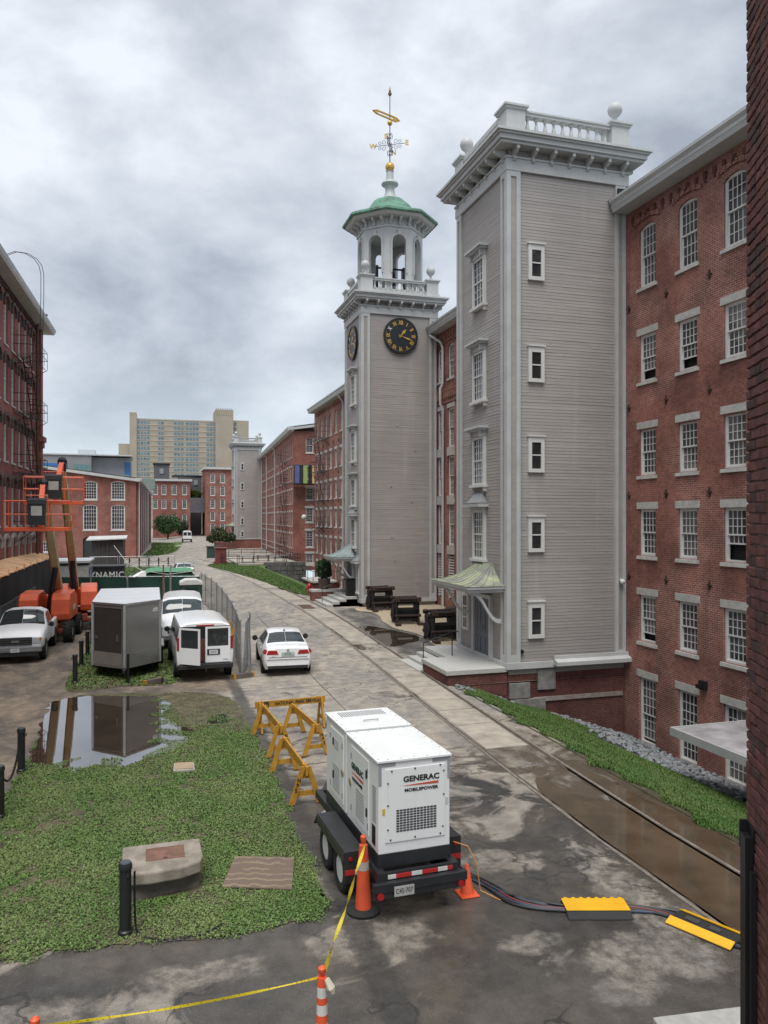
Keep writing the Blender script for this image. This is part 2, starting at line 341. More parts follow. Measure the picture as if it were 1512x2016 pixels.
# ------------------------------------------------------------------ ground
def ground_material():
    m, nt, b = nodes('wet_yard_ground'); t = NT(nt); x = t.xyz()
    big = t.noise(0.22, 5, 0.6, dist=0.6); med = t.noise(0.62, 7, 0.62, dist=0.9); fine = t.noise(6.0, 5, 0.65); grit = t.noise(70, 3, 0.7)
    stv = t.new('ShaderNodeMapping'); stv.inputs['Scale'].default_value = (1.0, 0.4, 1); t.l.new(t.pos(), stv.inputs[0])
    med2 = t.noise(0.9, 6, 0.6, stv.outputs[0], dist=0.6)
    tan = t.mix(t.step(med2, 0.35, 0.65), (0.345, 0.305, 0.25, 1), (0.235, 0.22, 0.20, 1))
    tan = t.mix(t.step(fine, 0.60, 0.72, 0, 0.55), tan, (0.11, 0.10, 0.09, 1))
    asp = t.mix(t.step(big, 0.35, 0.65), (0.098, 0.086, 0.071, 1), (0.042, 0.041, 0.041, 1))
    near = t.step(x[1], 24.0, 9.0)                        # older asphalt near, bare concrete further up the street
    k = t.math('ADD', med, t.math('MULTIPLY', t.math('SUBTRACT', near, 0.5), 0.26))
    k = t.math('ADD', k, t.math('MULTIPLY', t.math('SUBTRACT', fine, 0.5), 0.10))
    am = t.step(k, 0.455, 0.555)
    # dry islands of bare concrete
    isl = None
    for cx_, cy_, ra, rb in ((5.6, 11.7, .75, .38), (5.85, 15.7, .55, 1.0), (7.0, 10.45, .42, .75), (4.9, 9.35, .4, .25), (6.3, 8.6, .95, .55), (7.1, 9.3, .5, .5), (5.6, 8.1, .5, .3), (6.6, 18.5, .7, 1.6), (3.0, 10.0, .8, .5), (5.2, 13.2, .35, .5), (.6, 9.9, .8, .25), (-1.3, 9.6, .7, .3)):
        dx_ = t.math('DIVIDE', t.math('SUBTRACT', x[0], cx_), ra); dy_ = t.math('DIVIDE', t.math('SUBTRACT', x[1], cy_), rb)
        q_ = t.math('ADD', t.math('MULTIPLY', dx_, dx_), t.math('MULTIPLY', dy_, dy_)); isl = q_ if isl is None else t.math('MINIMUM', isl, q_)
    rag = t.noise(1.7, 6, 0.68)
    isl = t.step(t.math('SUBTRACT', isl, t.math('MULTIPLY', t.math('SUBTRACT', rag, 0.45), 5.5)), 1.3, 0.1)
    am = t.math('MULTIPLY', am, t.math('SUBTRACT', 1.0, t.math('MULTIPLY', isl, t.step(t.noise(5.0, 5, 0.7), 0.35, 0.62, 0.25, 0.95))))
    tan = t.mix(t.math('MULTIPLY', near, 0.55), tan, (0.175, 0.155, 0.13, 1))
    agg = t.noise(26, 4, 0.75)
    asp = t.mix(t.step(agg, 0.56, 0.70, 0, 0.55), asp, (0.17, 0.155, 0.135, 1)); tan = t.mix(t.step(agg, 0.56, 0.72, 0, 0.5), tan, (0.16, 0.145, 0.125, 1))
    asp = t.mix(t.step(t.noise(0.45, 5, 0.6, dist=0.7), 0.46, 0.64, 0, 0.7), asp, (0.10, 0.083, 0.064, 1))
    col = t.mix(am, tan, asp)
    # dirt lane on the left
    lane = t.math('MULTIPLY', t.step(t.math('ADD', x[0], t.math('MULTIPLY', t.math('SUBTRACT', fine, 0.5), 0.5)), -2.35, -2.85), t.step(x[1], 12.5, 15.0))
    lane = t.math('MULTIPLY', lane, t.step(x[1], 60.0, 54.0))
    back = t.math('MULTIPLY', t.step(x[0], 3.0, 2.6), t.math('MULTIPLY', t.step(x[1], 25.2, 26.2), t.step(x[1], 62.0, 58.0)))
    lane = t.math('MAXIMUM', lane, back)
    dirt = t.mix(t.step(med2, 0.36, 0.62), (0.26, 0.205, 0.15, 1), (0.12, 0.10, 0.085, 1))
    dirt = t.mix(t.step(fine, 0.58, 0.70, 0, 0.7), dirt, (0.055, 0.045, 0.04, 1))
    col = t.mix(lane, col, dirt)
    # dark gutter along the lawn
    gut = t.math('MULTIPLY', t.step(t.math('ABSOLUTE', t.math('SUBTRACT', t.math('ADD', x[0], t.math('MULTIPLY', fine, 0.35)), 2.92)), 0.28, 0.12), t.step(x[1], 29.0, 26.0))
    col = t.mix(t.math('MULTIPLY', gut, 0.8), col, (0.045, 0.043, 0.04, 1))
    # darker wet asphalt strip in front of the looms
    ws = t.math('MULTIPLY', t.step(t.math('ADD', x[0], t.math('MULTIPLY', t.math('SUBTRACT', med, 0.5), 1.6)), 9.7, 10.3), t.math('MULTIPLY', t.step(x[1], 28.8, 30.5), t.step(x[1], 44.2, 42.5)))
    col = t.mix(t.math('MULTIPLY', ws, t.step(med2, 0.35, 0.6, 0.55, 0.95)), col, (0.075, 0.072, 0.068, 1))
    # silt along the tram rails
    silt = t.math('MULTIPLY', t.step(x[0], 7.4, 8.0), t.step(x[1], 21.0, 15.0))
    col = t.mix(t.math('MULTIPLY', silt, t.step(med, 0.40, 0.5, 0.25, 0.9)), col, (0.085, 0.062, 0.042, 1))
    vor = t.new('ShaderNodeTexVoronoi', feature='DISTANCE_TO_EDGE'); vor.inputs['Scale'].default_value = 0.33
    wob = t.new('ShaderNodeVectorMath', operation='ADD'); nz = t.new('ShaderNodeTexNoise'); nz.inputs['Scale'].default_value = 1.6; nz.inputs['Detail'].default_value = 5; t.l.new(t.pos(), nz.inputs['Vector']); t.l.new(t.pos(), wob.inputs[0]); t.l.new(nz.outputs['Color'], wob.inputs[1]); t.l.new(wob.outputs[0], vor.inputs['Vector'])
    crk = t.math('MULTIPLY', t.step(vor.outputs['Distance'], 0.010, 0.003), t.step(t.noise(0.4, 3), 0.42, 0.55)); crk = t.math('MULTIPLY', crk, t.math('SUBTRACT', 1.0, lane))
    col = t.mix(t.math('MULTIPLY', crk, 0.75), col, (0.03, 0.028, 0.026, 1))
    mot = t.noise(2.6, 6, 0.7); col = t.mix(1.0, col, t.step(mot, 0.30, 0.70, 0.72, 1.26), 'MULTIPLY')
    col = t.mix(1.0, col, t.step(grit, 0.3, 0.7, 0.66, 1.34), 'MULTIPLY')
    t.l.new(col, b.inputs['Base Color'])
    wet = t.step(t.noise(0.5, 5, 0.6, dist=0.5), 0.42, 0.6)
    r = t.math('SUBTRACT', t.math('SUBTRACT', 0.78, t.math('MULTIPLY', am, 0.28)), t.math('MULTIPLY', t.math('MULTIPLY', wet, am), 0.37))
    t.l.new(r, b.inputs['Roughness']); b.inputs['Specular IOR Level'].default_value = 0.5
    h = t.math('ADD', t.math('MULTIPLY', grit, 0.5), t.math('MULTIPLY', fine, 0.9))
    t.l.new(t.bump(h, 0.55, 0.02), b.inputs['Normal'])
    return m
GROUND = ground_material()
def sst(t): t = np.clip(t, 0, 1); return t * t * (3 - 2 * t)
def tz(x, y): return 0.48 * sst((np.asarray(y, float) - 25) / 20) * sst((np.asarray(x, float) - 3.5) / 4.5)   # the street climbs a little past the first tower
g = MB()
g.quad((-700, -80, 0), (10, -80, 0), (10, 24.4, 0), (-700, 24.4, 0))
gxs = [-700, -60, 3.4] + list(np.linspace(3.5, 8, 10)) + [11.2, 12, 16.9, 60, 900]; gys = [24.4] + list(np.linspace(25, 45, 14)) + [49.7, 84, 110, 300, 2500]
for i in range(len(gxs) - 1):
    for j in range(len(gys) - 1):
        if 11.1 < gxs[i] < 16.8 and 49 < gys[j] < 83: continue
        g.quad(*[(a, c, float(tz(a, c))) for a, c in ((gxs[i], gys[j]), (gxs[i + 1], gys[j]), (gxs[i + 1], gys[j + 1]), (gxs[i], gys[j + 1]))])
g.quad((16.9, -80, -2.3), (900, -80, -2.3), (900, 24.4, -2.3), (16.9, 24.4, -2.3))
ground = g.build('ground', GROUND); setp(ground, kind='structure')

def smooth_loop(pts, n=8, jit=0.0):
    out = []; m = len(pts)
    for i in range(m):
        p0, p1, p2, p3 = [Vector((*pts[(i + k - 1) % m], 0)) for k in range(4)]
        for k in range(n):
            t = k / n
            q = 0.5 * ((2 * p1) + (p2 - p0) * t + (2 * p0 - 5 * p1 + 4 * p2 - p3) * t * t + (3 * p1 - p0 - 3 * p2 + p3) * t ** 3)
            out.append((q.x + random.uniform(-jit, jit), q.y + random.uniform(-jit, jit)))
    return out
def inside(px, py, poly):
    c = np.zeros(len(px), bool); n = len(poly)
    for i in range(n):
        x0, y0 = poly[i]; x1, y1 = poly[(i + 1) % n]
        c ^= ((y0 > py) != (y1 > py)) & (px < (x1 - x0) * (py - y0) / (y1 - y0 + 1e-12) + x0)
    return c
def sheet(name, poly, z, mat, kind='structure'):
    bm = bmesh.new(); vs = [bm.verts.new((a, b, z)) for a, b in poly]; f = bm.faces.new(vs); bmesh.ops.triangulate(bm, faces=[f])
    if max(float(tz(a, b)) for a, b in poly) > 0:
        bmesh.ops.subdivide_edges(bm, edges=bm.edges, cuts=3, use_grid_fill=True)
        for v in bm.verts: v.co.z = z + float(tz(v.co.x, v.co.y))
    bmesh.ops.recalc_face_normals(bm, faces=bm.faces)
    for f in bm.faces:
        if f.normal.z < 0: f.normal_flip()
    me = bpy.data.meshes.new(name); bm.to_mesh(me); bm.free(); me.materials.append(mat)
    o = bpy.data.objects.new(name, me); COL.objects.link(o); return setp(o, kind=kind)
SOIL = M('lawn_soil', (0.105, 0.088, 0.052), 0.8, var=0.45, scale=3, bump=0.6, bscale=25, dirt=0.7, dcol=(0.06, 0.047, 0.034), dscale=1.1)
lawn_poly = smooth_loop([(-3.6, 10.6), (-1.8, 10.95), (-0.6, 10.92), (0.9, 10.7), (1.9, 10.75), (2.42, 10.95), (2.5, 12), (2.55, 14), (2.62, 16), (2.66, 19), (2.6, 22), (2.5, 24.4), (1.8, 25.7), (0.5, 26.1), (-1.0, 26.5), (-2.3, 26.4), (-2.75, 24), (-2.75, 20), (-2.9, 17), (-3.5, 14), (-4.2, 12)], 9, 0.06)
sheet('lawn', lawn_poly, 0.012, SOIL)
strip_poly = smooth_loop([(-2.7, 27.7), (-1, 27.5), (0.8, 27.6), (0.95, 30), (0.9, 36), (0.7, 44), (-2.4, 44), (-2.55, 36)], 6, 0.03)
sheet('trailer_lawn', strip_poly, 0.012, SOIL)
def water_mat(name, col, ior=1.55, rough=0.02):
    m, nt, b = nodes(name); t = NT(nt)
    t.put(b.inputs['Base Color'], t.mix(t.step(t.noise(1.2, 4), 0.3, 0.7), col + (1,), tuple(c * 0.6 for c in col) + (1,)))
    b.inputs['Roughness'].default_value = rough; b.inputs['IOR'].default_value = ior; b.inputs['Specular IOR Level'].default_value = 0.5
    t.l.new(t.bump(t.noise(1.5, 2), 0.015, 0.02), b.inputs['Normal'])
    return m
WATER = water_mat('puddle_water', (0.06, 0.044, 0.029), 6.0)
MUDWATER = water_mat('muddy_puddle_water', (0.10, 0.072, 0.046), 1.4, 0.06)
puddle_main = smooth_loop([(-2.68, 19.6), (-2.75, 21.5), (-2.9, 24), (-2.8, 25.9), (-1.9, 26.3), (-0.6, 25.9), (0.3, 25.4), (0.6, 24.3), (0.35, 23.2), (0.75, 22), (1.15, 20.9), (0.75, 20.0), (0.1, 19.3), (-0.6, 18.7), (-1.2, 18.95), (-1.65, 18.55), (-2.1, 19.2)], 9, 0.085)
puddles = [puddle_main]
sheet('lawn_puddle', puddle_main, 0.020, WATER)
for nm, pts, mat in (
    ('track_puddle', [(7.72, 7.5), (7.68, 10), (7.66, 12.0), (7.74, 13.4), (7.8, 14.6), (8.2, 15.3), (8.35, 14.2), (8.9, 13.6), (9.0, 14.8), (9.25, 16.6), (9.5, 15.2), (9.62, 13.5), (9.85, 12.2), (9.8, 11.0), (10.0, 9.5), (10.1, 7.5), (8.8, 6.6)], MUDWATER),
    ('loom_puddle', [(9.75, 36.6), (10.3, 37.2), (11.0, 36.2), (11.9, 34.2), (11.7, 33.0), (10.9, 32.4), (10.1, 31.9), (9.6, 32.6), (9.5, 34.5)], WATER),
    ('small_puddle', [(1.55, 21.9), (1.6, 22.5), (2.0, 22.8), (2.2, 22.2), (2.0, 21.8)], WATER),
    ('van_puddle', [(0.05, 27.65), (0.1, 28.2), (0.45, 28.5), (0.62, 28.1), (0.5, 27.6)], WATER),
    ('street_puddle', [(8.9, 63), (9.35, 60), (9.6, 56), (9.85, 52.5), (9.5, 53), (9.2, 56), (8.9, 60)], WATER),
    ('rail_puddle', [(8.5, 31.6), (8.5, 33.6), (8.45, 36.8), (8.75, 35), (8.85, 32)], MUDWATER),
    ('lane_puddle', [(-1.6, 8.9), (-1.0, 9.15), (-0.2, 9.1), (0.1, 8.8), (-0.7, 8.6)], WATER),
    ('kerb_puddle', [(3.0, 14.3), (3.3, 14.8), (3.6, 14.6), (3.4, 14.1)], WATER)):
    pl = smooth_loop(pts, 6, 0.03); sheet(nm, pl, 0.02 if 'small' in nm or 'van' in nm else 0.006, mat); puddles.append(pl)
sheet('mud_patch', smooth_loop([(8.5, 43.0), (8.5, 46), (8.75, 47), (9.15, 45.6), (9.1, 43.0)], 6, 0.03), 0.006, M('red_mud', (0.10, 0.05, 0.035), 0.35, var=0.3))
k = MB(); k.hexa([(5.2, 6.2, -.02), (9.0, 5.6, -.02), (9.0, 7.0, -.02), (5.4, 7.42, -.02)], [(5.2, 6.2, .1), (9.0, 5.6, .1), (9.0, 7.0, .1), (5.4, 7.42, .1)])
kerb = k.build('kerb', M('kerb_concrete', (0.42, 0.41, 0.38), 0.8, var=0.15, scale=6), bevel=0.015); setp(kerb, kind='structure')

SEAMG = M('paving_seam', (0.07, 0.062, 0.055), 0.8, var=0.4, scale=6)
for (xa, ya, xb, yb) in ((2.9, 25.6, 7.9, 25.9), (3.2, 33.0, 8.1, 33.2), (3.9, 40.6, 7.9, 40.9), (4.0, 48.8, 7.9, 49.0), (5.55, 21.5, 5.75, 44.0), (3.05, 17.6, 7.5, 17.8)):
    n_ = 14; d_ = Vector((xb - xa, yb - ya, 0)).normalized(); p_ = Vector((-d_.y, d_.x, 0)); L0, R0 = [], []
    for i in range(n_ + 1):
        q_ = Vector((xa, ya, 0)).lerp(Vector((xb, yb, 0)), i / n_) + p_ * random.uniform(-.025, .025); w_ = random.uniform(.008, .022); L0.append((q_.x + p_.x * w_, q_.y + p_.y * w_)); R0.append((q_.x - p_.x * w_, q_.y - p_.y * w_))
    sheet('paving_seam', L0 + R0[::-1], 0.004, SEAMG)
# ------------------------------------------------------------------ sunken bank and stones
BANK_K = 0.34
def bank_z(x): return np.where(x < 10, 0.0, -(x - 10) * BANK_K)
gx = np.linspace(9.85, 16.75, 24); gy = np.linspace(-8, 24.45, 50)
b = MB(); b.grid([[(X, Y, float(bank_z(np.array(X))) + 0.012 + 0.05 * math.sin(X * 2.1 + Y * 0.7) * (1 if 10.4 < X < 16 else 0)) for Y in gy] for X in gx][::-1])
bank = b.build('grass_bank', M('bank_soil', (0.05, 0.065, 0.025), 0.95, var=0.4, bump=0.5), smooth=60); setp(bank, kind='structure')
def rock_edge(y): return 13.55 + 0.25 * np.sin(y * 0.9) + 0.15 * np.sin(y * 2.3) - np.clip((y - 21.5) * 0.12, 0, 1)
def vnoise(x, y, s, ph=0):
    return 0.5 + 0.25 * (np.sin(x * s + 1.3 * np.sin(y * s * 0.7 + ph)) + np.sin(y * s * 1.13 + 1.7 * np.sin(x * s * 0.61 + ph * 2)))
def leaf_mesh(name, P, size, h, mat, tilt=0.9, aspect=1.5):
    n = len(P); a = RNG.uniform(0, 2 * np.pi, n); tl = RNG.uniform(0.1, tilt, n); s = size * RNG.uniform(0.6, 1.4, n)
    u = np.stack([np.cos(a), np.sin(a), np.zeros(n)], 1) * (s / 2)[:, None]
    w = np.stack([-np.sin(a) * np.cos(tl), np.cos(a) * np.cos(tl), np.sin(tl)], 1) * (s * aspect / 2)[:, None]
    C = P + np.stack([np.zeros(n), np.zeros(n), RNG.uniform(0.0, h, n)], 1)
    V = np.stack([C - u * 0.6 - w, C + u * 0.6 - w, C + u + w * 0.2, C + w, C - u + w * 0.2], 1).reshape(-1, 3)
    me = bpy.data.meshes.new(name); me.vertices.add(5 * n); me.vertices.foreach_set('co', V.astype(np.float32).ravel())
    me.loops.add(5 * n); me.loops.foreach_set('vertex_index', np.arange(5 * n, dtype=np.int32)); me.polygons.add(n)
    me.polygons.foreach_set('loop_start', np.arange(0, 5 * n, 5, dtype=np.int32)); me.update(calc_edges=True); me.validate(); me.materials.append(mat)
    o = bpy.data.objects.new(name, me); COL.objects.link(o); return o
def grass_mat(name, c1, c2, c3):
    m, nt, b = nodes(name); t = NT(nt)
    f = t.noise(0.7, 4, 0.6); f2 = t.noise(22, 2, 0.6)
    c = t.mix(t.step(f, 0.38, 0.62), c1 + (1,), c2 + (1,)); c = t.mix(t.step(f2, 0.55, 0.75, 0, 0.8), c, c3 + (1,))
    c = t.mix(1.0, c, t.step(t.noise(45, 1), 0.3, 0.7, 0.6, 1.35), 'MULTIPLY')
    t.l.new(c, b.inputs['Base Color']); b.inputs['Roughness'].default_value = 0.6; b.inputs['Specular IOR Level'].default_value = 0.3
    return m
LAWN_G = grass_mat('clover_lawn_leaves', (0.092, 0.165, 0.040), (0.138, 0.190, 0.060), (0.26, 0.32, 0.13))
BANK_G = grass_mat('bank_grass_leaves', (0.070, 0.138, 0.030), (0.100, 0.155, 0.042), (0.17, 0.22, 0.075))
n = 520000
px = RNG.uniform(-4.3, 2.8, n); py = RNG.uniform(10.5, 26.6, n)
keep = inside(px + 0.16 * (vnoise(px, py, 7.0, .4) - .5) + RNG.normal(0, .05, n), py + 0.2 * (vnoise(px, py, 8.3, 1.1) - .5) + RNG.normal(0, .06, n), lawn_poly)
dens = (0.35 + 0.95 * vnoise(px, py, 1.4)) * (0.6 + 0.6 * vnoise(px, py, 4.3, 1)) * np.where(vnoise(px, py, 2.3, 3.3) * vnoise(px, py, 9.1, .7) > .52, .25, 1.1)
mud = np.clip((py - 20.2) / 2.2, 0, 1) * np.clip((px - 0.2) / 0.8, 0, 1) + np.clip((py - 23.5) / 1.5, 0, 1)
dens = dens * np.where(mud > 0, np.clip(1 - mud * 0.92, 0.05, 1), 1)
for pl in (puddle_main, puddles[3]):
    ins = inside(px, py, pl); dens = np.where(ins, np.where(vnoise(px, py, 6.1, 2) * 0.6 + 0.75 * np.clip((19.9 - py) / 1.6, 0, 1) + .55 * np.clip(px + .35, 0, 1) > 0.72, 0.4, 0.0), dens)
for pl in ([(-.42, 11.98), (.78, 12.1), (.8, 13.02), (-.42, 13.0)], [(1.06, 12.06), (2.07, 11.66), (2.3, 12.72), (1.36, 13.05)], [(.5, 17.85), (.97, 17.8), (.97, 18.35), (.53, 18.4)]): dens = np.where(inside(px, py, pl), 0, dens)
# fewer leaves further away
dens = dens * np.clip(1.25 - (py - 11) * 0.035, 0.6, 1.2)
keep &= RNG.uniform(0, 1, n) < dens
P = np.stack([px[keep], py[keep], np.full(keep.sum(), 0.014)], 1)
o = leaf_mesh('lawn_grass', P, 0.021, 0.026, LAWN_G); setp(o, 'low clover and grass covering the lawn in front', 'grass', kind='stuff')
n = 30000; px = RNG.uniform(-2.8, 1.0, n); py = RNG.uniform(27.4, 44, n); keep = inside(px, py, strip_poly) & (RNG.uniform(0, 1, n) < 0.3 + 0.9 * vnoise(px, py, 2.0)) & ~inside(px, py, puddles[4])
P = np.stack([px[keep], py[keep], np.full(keep.sum(), 0.014)], 1)
o = leaf_mesh('trailer_grass', P, 0.045, 0.03, LAWN_G); setp(o, 'thin grass under and beside the enclosed trailer', 'grass', kind='stuff')
n = 330000; py = RNG.uniform(2, 24.4, n); px = RNG.uniform(9.7, 14.2, n)
edge0 = 9.95 - 0.1 * np.sin(py * 1.7) + 0.12 * np.sin(py * 5.1)
keep = (px > edge0) & (px < rock_edge(py) + 0.1)
P = np.stack([px[keep], py[keep], bank_z(px[keep]) + 0.02 + 0.05 * np.sin(px[keep] * 2.1 + py[keep] * 0.7) * ((px[keep] > 10.4))], 1)
o = leaf_mesh('bank_grass', P, 0.015, 0.03, BANK_G, 1.45, 5.5); setp(o, 'green grass on the bank sloping down to the mill', 'grass', kind='stuff')
# riprap stones
ROCK = M('blue_grey_stone', (0.185, 0.195, 0.205), 0.75, var=0.5, scale=4.5, bump=0.3, bscale=20)
def rock_mesh(i):
    bm = bmesh.new(); bmesh.ops.create_icosphere(bm, subdivisions=1, radius=1)
    for v in bm.verts:
        v.co *= random.uniform(0.7, 1.15); v.co.z *= 0.62
    me = bpy.data.meshes.new('stone'); bm.to_mesh(me); bm.free(); me.materials.append(ROCK); return me
ROCKS = [rock_mesh(i) for i in range(7)]
bed = MB(); bed.quad((13.3, -8, -1.10), (16.75, -8, -2.27), (16.75, 24.4, -2.27), (13.3, 24.4, -1.10))
bedo = bed.build('stone_bed', M('stone_bed_base', (0.06, 0.065, 0.07), 0.9, var=0.4)); setp(bedo, kind='structure')
pos = []; tries = 0
while len(pos) < 1150 and tries < 30000:
    tries += 1
    y = random.uniform(11.5, 24.2); x = random.uniform(12.7, 16.5)
    if x < float(rock_edge(np.array(y))) + random.uniform(-0.1, 0.2): continue
    s = random.uniform(0.055, 0.115)
    if all((x - a) ** 2 + (y - c) ** 2 > (0.72 * (s + q)) ** 2 for a, c, q in pos[-400:]): pos.append((x, y, s))
pos.sort(key=lambda p: -p[2] / math.hypot(p[0], p[1]))
rest = MB()
for i, (x, y, s) in enumerate(pos):
    z = float(bank_z(np.array(x))) + 0.05 + s * 0.3
    if i < 300:
        o = link(random.choice(ROCKS), 'stone', bedo, (x, y, z), rot=(random.uniform(-.4, .4), random.uniform(-.4, .4), random.uniform(0, 6)), scale=(s * random.uniform(.9, 1.3), s, s))
    else:
        me = random.choice(ROCKS); a = random.uniform(0, 6)
        rest.add([(x + s * (v.co.x * math.cos(a) - v.co.y * math.sin(a)), y + s * (v.co.x * math.sin(a) + v.co.y * math.cos(a)), z + s * v.co.z) for v in me.vertices], [tuple(p.vertices) for p in me.polygons])
o = rest.build('loose_stones', ROCK, bedo, kind='stuff')
# small stones heaped along the porch base
rest = MB()
for i in range(90):
    y = random.uniform(23.75, 24.35); x = random.uniform(9.8, 11.9); s = random.uniform(0.05, 0.11); me = random.choice(ROCKS)
    z = float(bank_z(np.array(x))) + 0.04
    rest.add([(x + s * v.co.x, y + s * v.co.y, z + s * v.co.z) for v in me.vertices], [tuple(p.vertices) for p in me.polygons])
o = rest.build('porch_stones', ROCK); setp(o, 'small grey stones heaped along the brick porch base', 'stones', kind='stuff')

# ------------------------------------------------------------------ tram rails and slabs
RY = [-6, 4, 9, 12, 16, 20, 24, 29, 34, 43, 52, 62, 75, 90, 105]; RX = [7.9, 7.75, 7.62, 7.6, 7.72, 7.9, 8.1, 8.32, 8.36, 8.24, 8.12, 7.92, 7.3, 6.1, 4.6]
def rx(y): return float(np.interp(y, RY, RX))
RAILM = M('rail_steel', (0.34, 0.30, 0.26), 0.42, 0.5, var=0.3, scale=6)
GROOVE = M('rail_groove', (0.085, 0.068, 0.05), 0.5, var=0.3)
ys = list(np.arange(-6, 105, 1.5))
track = thing('tram_track', 'steel tram rails set in worn concrete slabs along the street', 'rail track', (8.5, 9, 0))
for off in (0, 1.44):
    m = MB()
    for a, c in zip(ys[:-1], ys[1:]):
        xa, xb = rx(a) + off, rx(c) + off
        qa, qb = float(tz(xa, a)), float(tz(xb, c))
        m.hexa([(xa - .035, a, qa - .05), (xa + .035, a, qa - .05), (xb + .035, c, qb - .05), (xb - .035, c, qb - .05)], [(xa - .03, a, qa + .022), (xa + .03, a, qa + .022), (xb + .03, c, qb + .022), (xb - .03, c, qb + .022)])
    ro = m.build('rail', RAILM, track)
    m = MB(); sg = 1 if off == 0 else -1
    for a, c in zip(ys[:-1], ys[1:]):
        xa, xb = rx(a) + off + sg * .07, rx(c) + off + sg * .07
        qa, qb = float(tz(xa, a)), float(tz(xb, c))
        m.hexa([(xa - .03, a, qa - .05), (xa + .03, a, qa - .05), (xb + .03, c, qb - .05), (xb - .03, c, qb - .05)], [(xa - .03, a, qa + .006), (xa + .03, a, qa + .006), (xb + .03, c, qb + .006), (xb - .03, c, qb + .006)])
    m.build('groove', GROOVE, ro)
SLAB = M('track_slab', (0.37, 0.33, 0.275), 0.75, var=0.2, scale=2.2, bump=0.35, bscale=40, dirt=0.55, dcol=(0.14, 0.125, 0.11), dscale=0.8)
y = 17.5
while y < 78:
    L = random.uniform(1.2, 2.3); y2 = y + L - 0.05
    if not (30.0 < y < 32.5) and random.random() < 0.93:
        m = MB(); q = random.uniform(.008, .018)
        xa, xb = rx(y) + .16, rx(y2) + .16; w = 1.12
        qa, qb = float(tz(xa, y)), float(tz(xb, y2))
        m.hexa([(xa, y, qa - .05), (xa + w, y, qa - .05), (xb + w, y2, qb - .05), (xb, y2, qb - .05)], [(xa, y, qa + q), (xa + w, y + random.uniform(-.03, .03), qa + q), (xb + w, y2, qb + q), (xb, y2, qb + q)])
        m.build('slab', SLAB, track)
    y += L
# gravel bed between the two towers
GRAVEL = M('tan_gravel', (0.40, 0.33, 0.24), 0.9, var=0.45, scale=18, bump=0.8, bscale=40, dirt=0.4, dcol=(0.20, 0.17, 0.14), dscale=1.0)
sheet('gravel_bed', smooth_loop([(16.55, 29), (16.55, 36), (16.55, 43.55), (13, 43.55), (11.6, 43.5), (11.2, 42), (11.9, 41), (11.5, 38), (11.5, 36), (12.1, 34.2), (11.9, 32), (11.9, 29.6), (13, 29)], 5, 0.04), 0.03, GRAVEL)
rest = MB()
for i in range(2600):
    y = random.uniform(29.6, 43.4); x = random.uniform(12.6, 16.4); s = random.uniform(.02, .05); me = random.choice(ROCKS)
    q = .03 + float(tz(x, y))
    rest.add([(x + s, y, q), (x, y + s, q), (x - s, y, q), (x, y - s, q), (x + random.uniform(-.4, .4) * s, y, q + s)], [(0, 1, 4), (1, 2, 4), (2, 3, 4), (3, 0, 4)])
o = rest.build('gravel_stones', GRAVEL); setp(o, 'loose tan gravel around the rusty looms', 'gravel', kind='stuff')
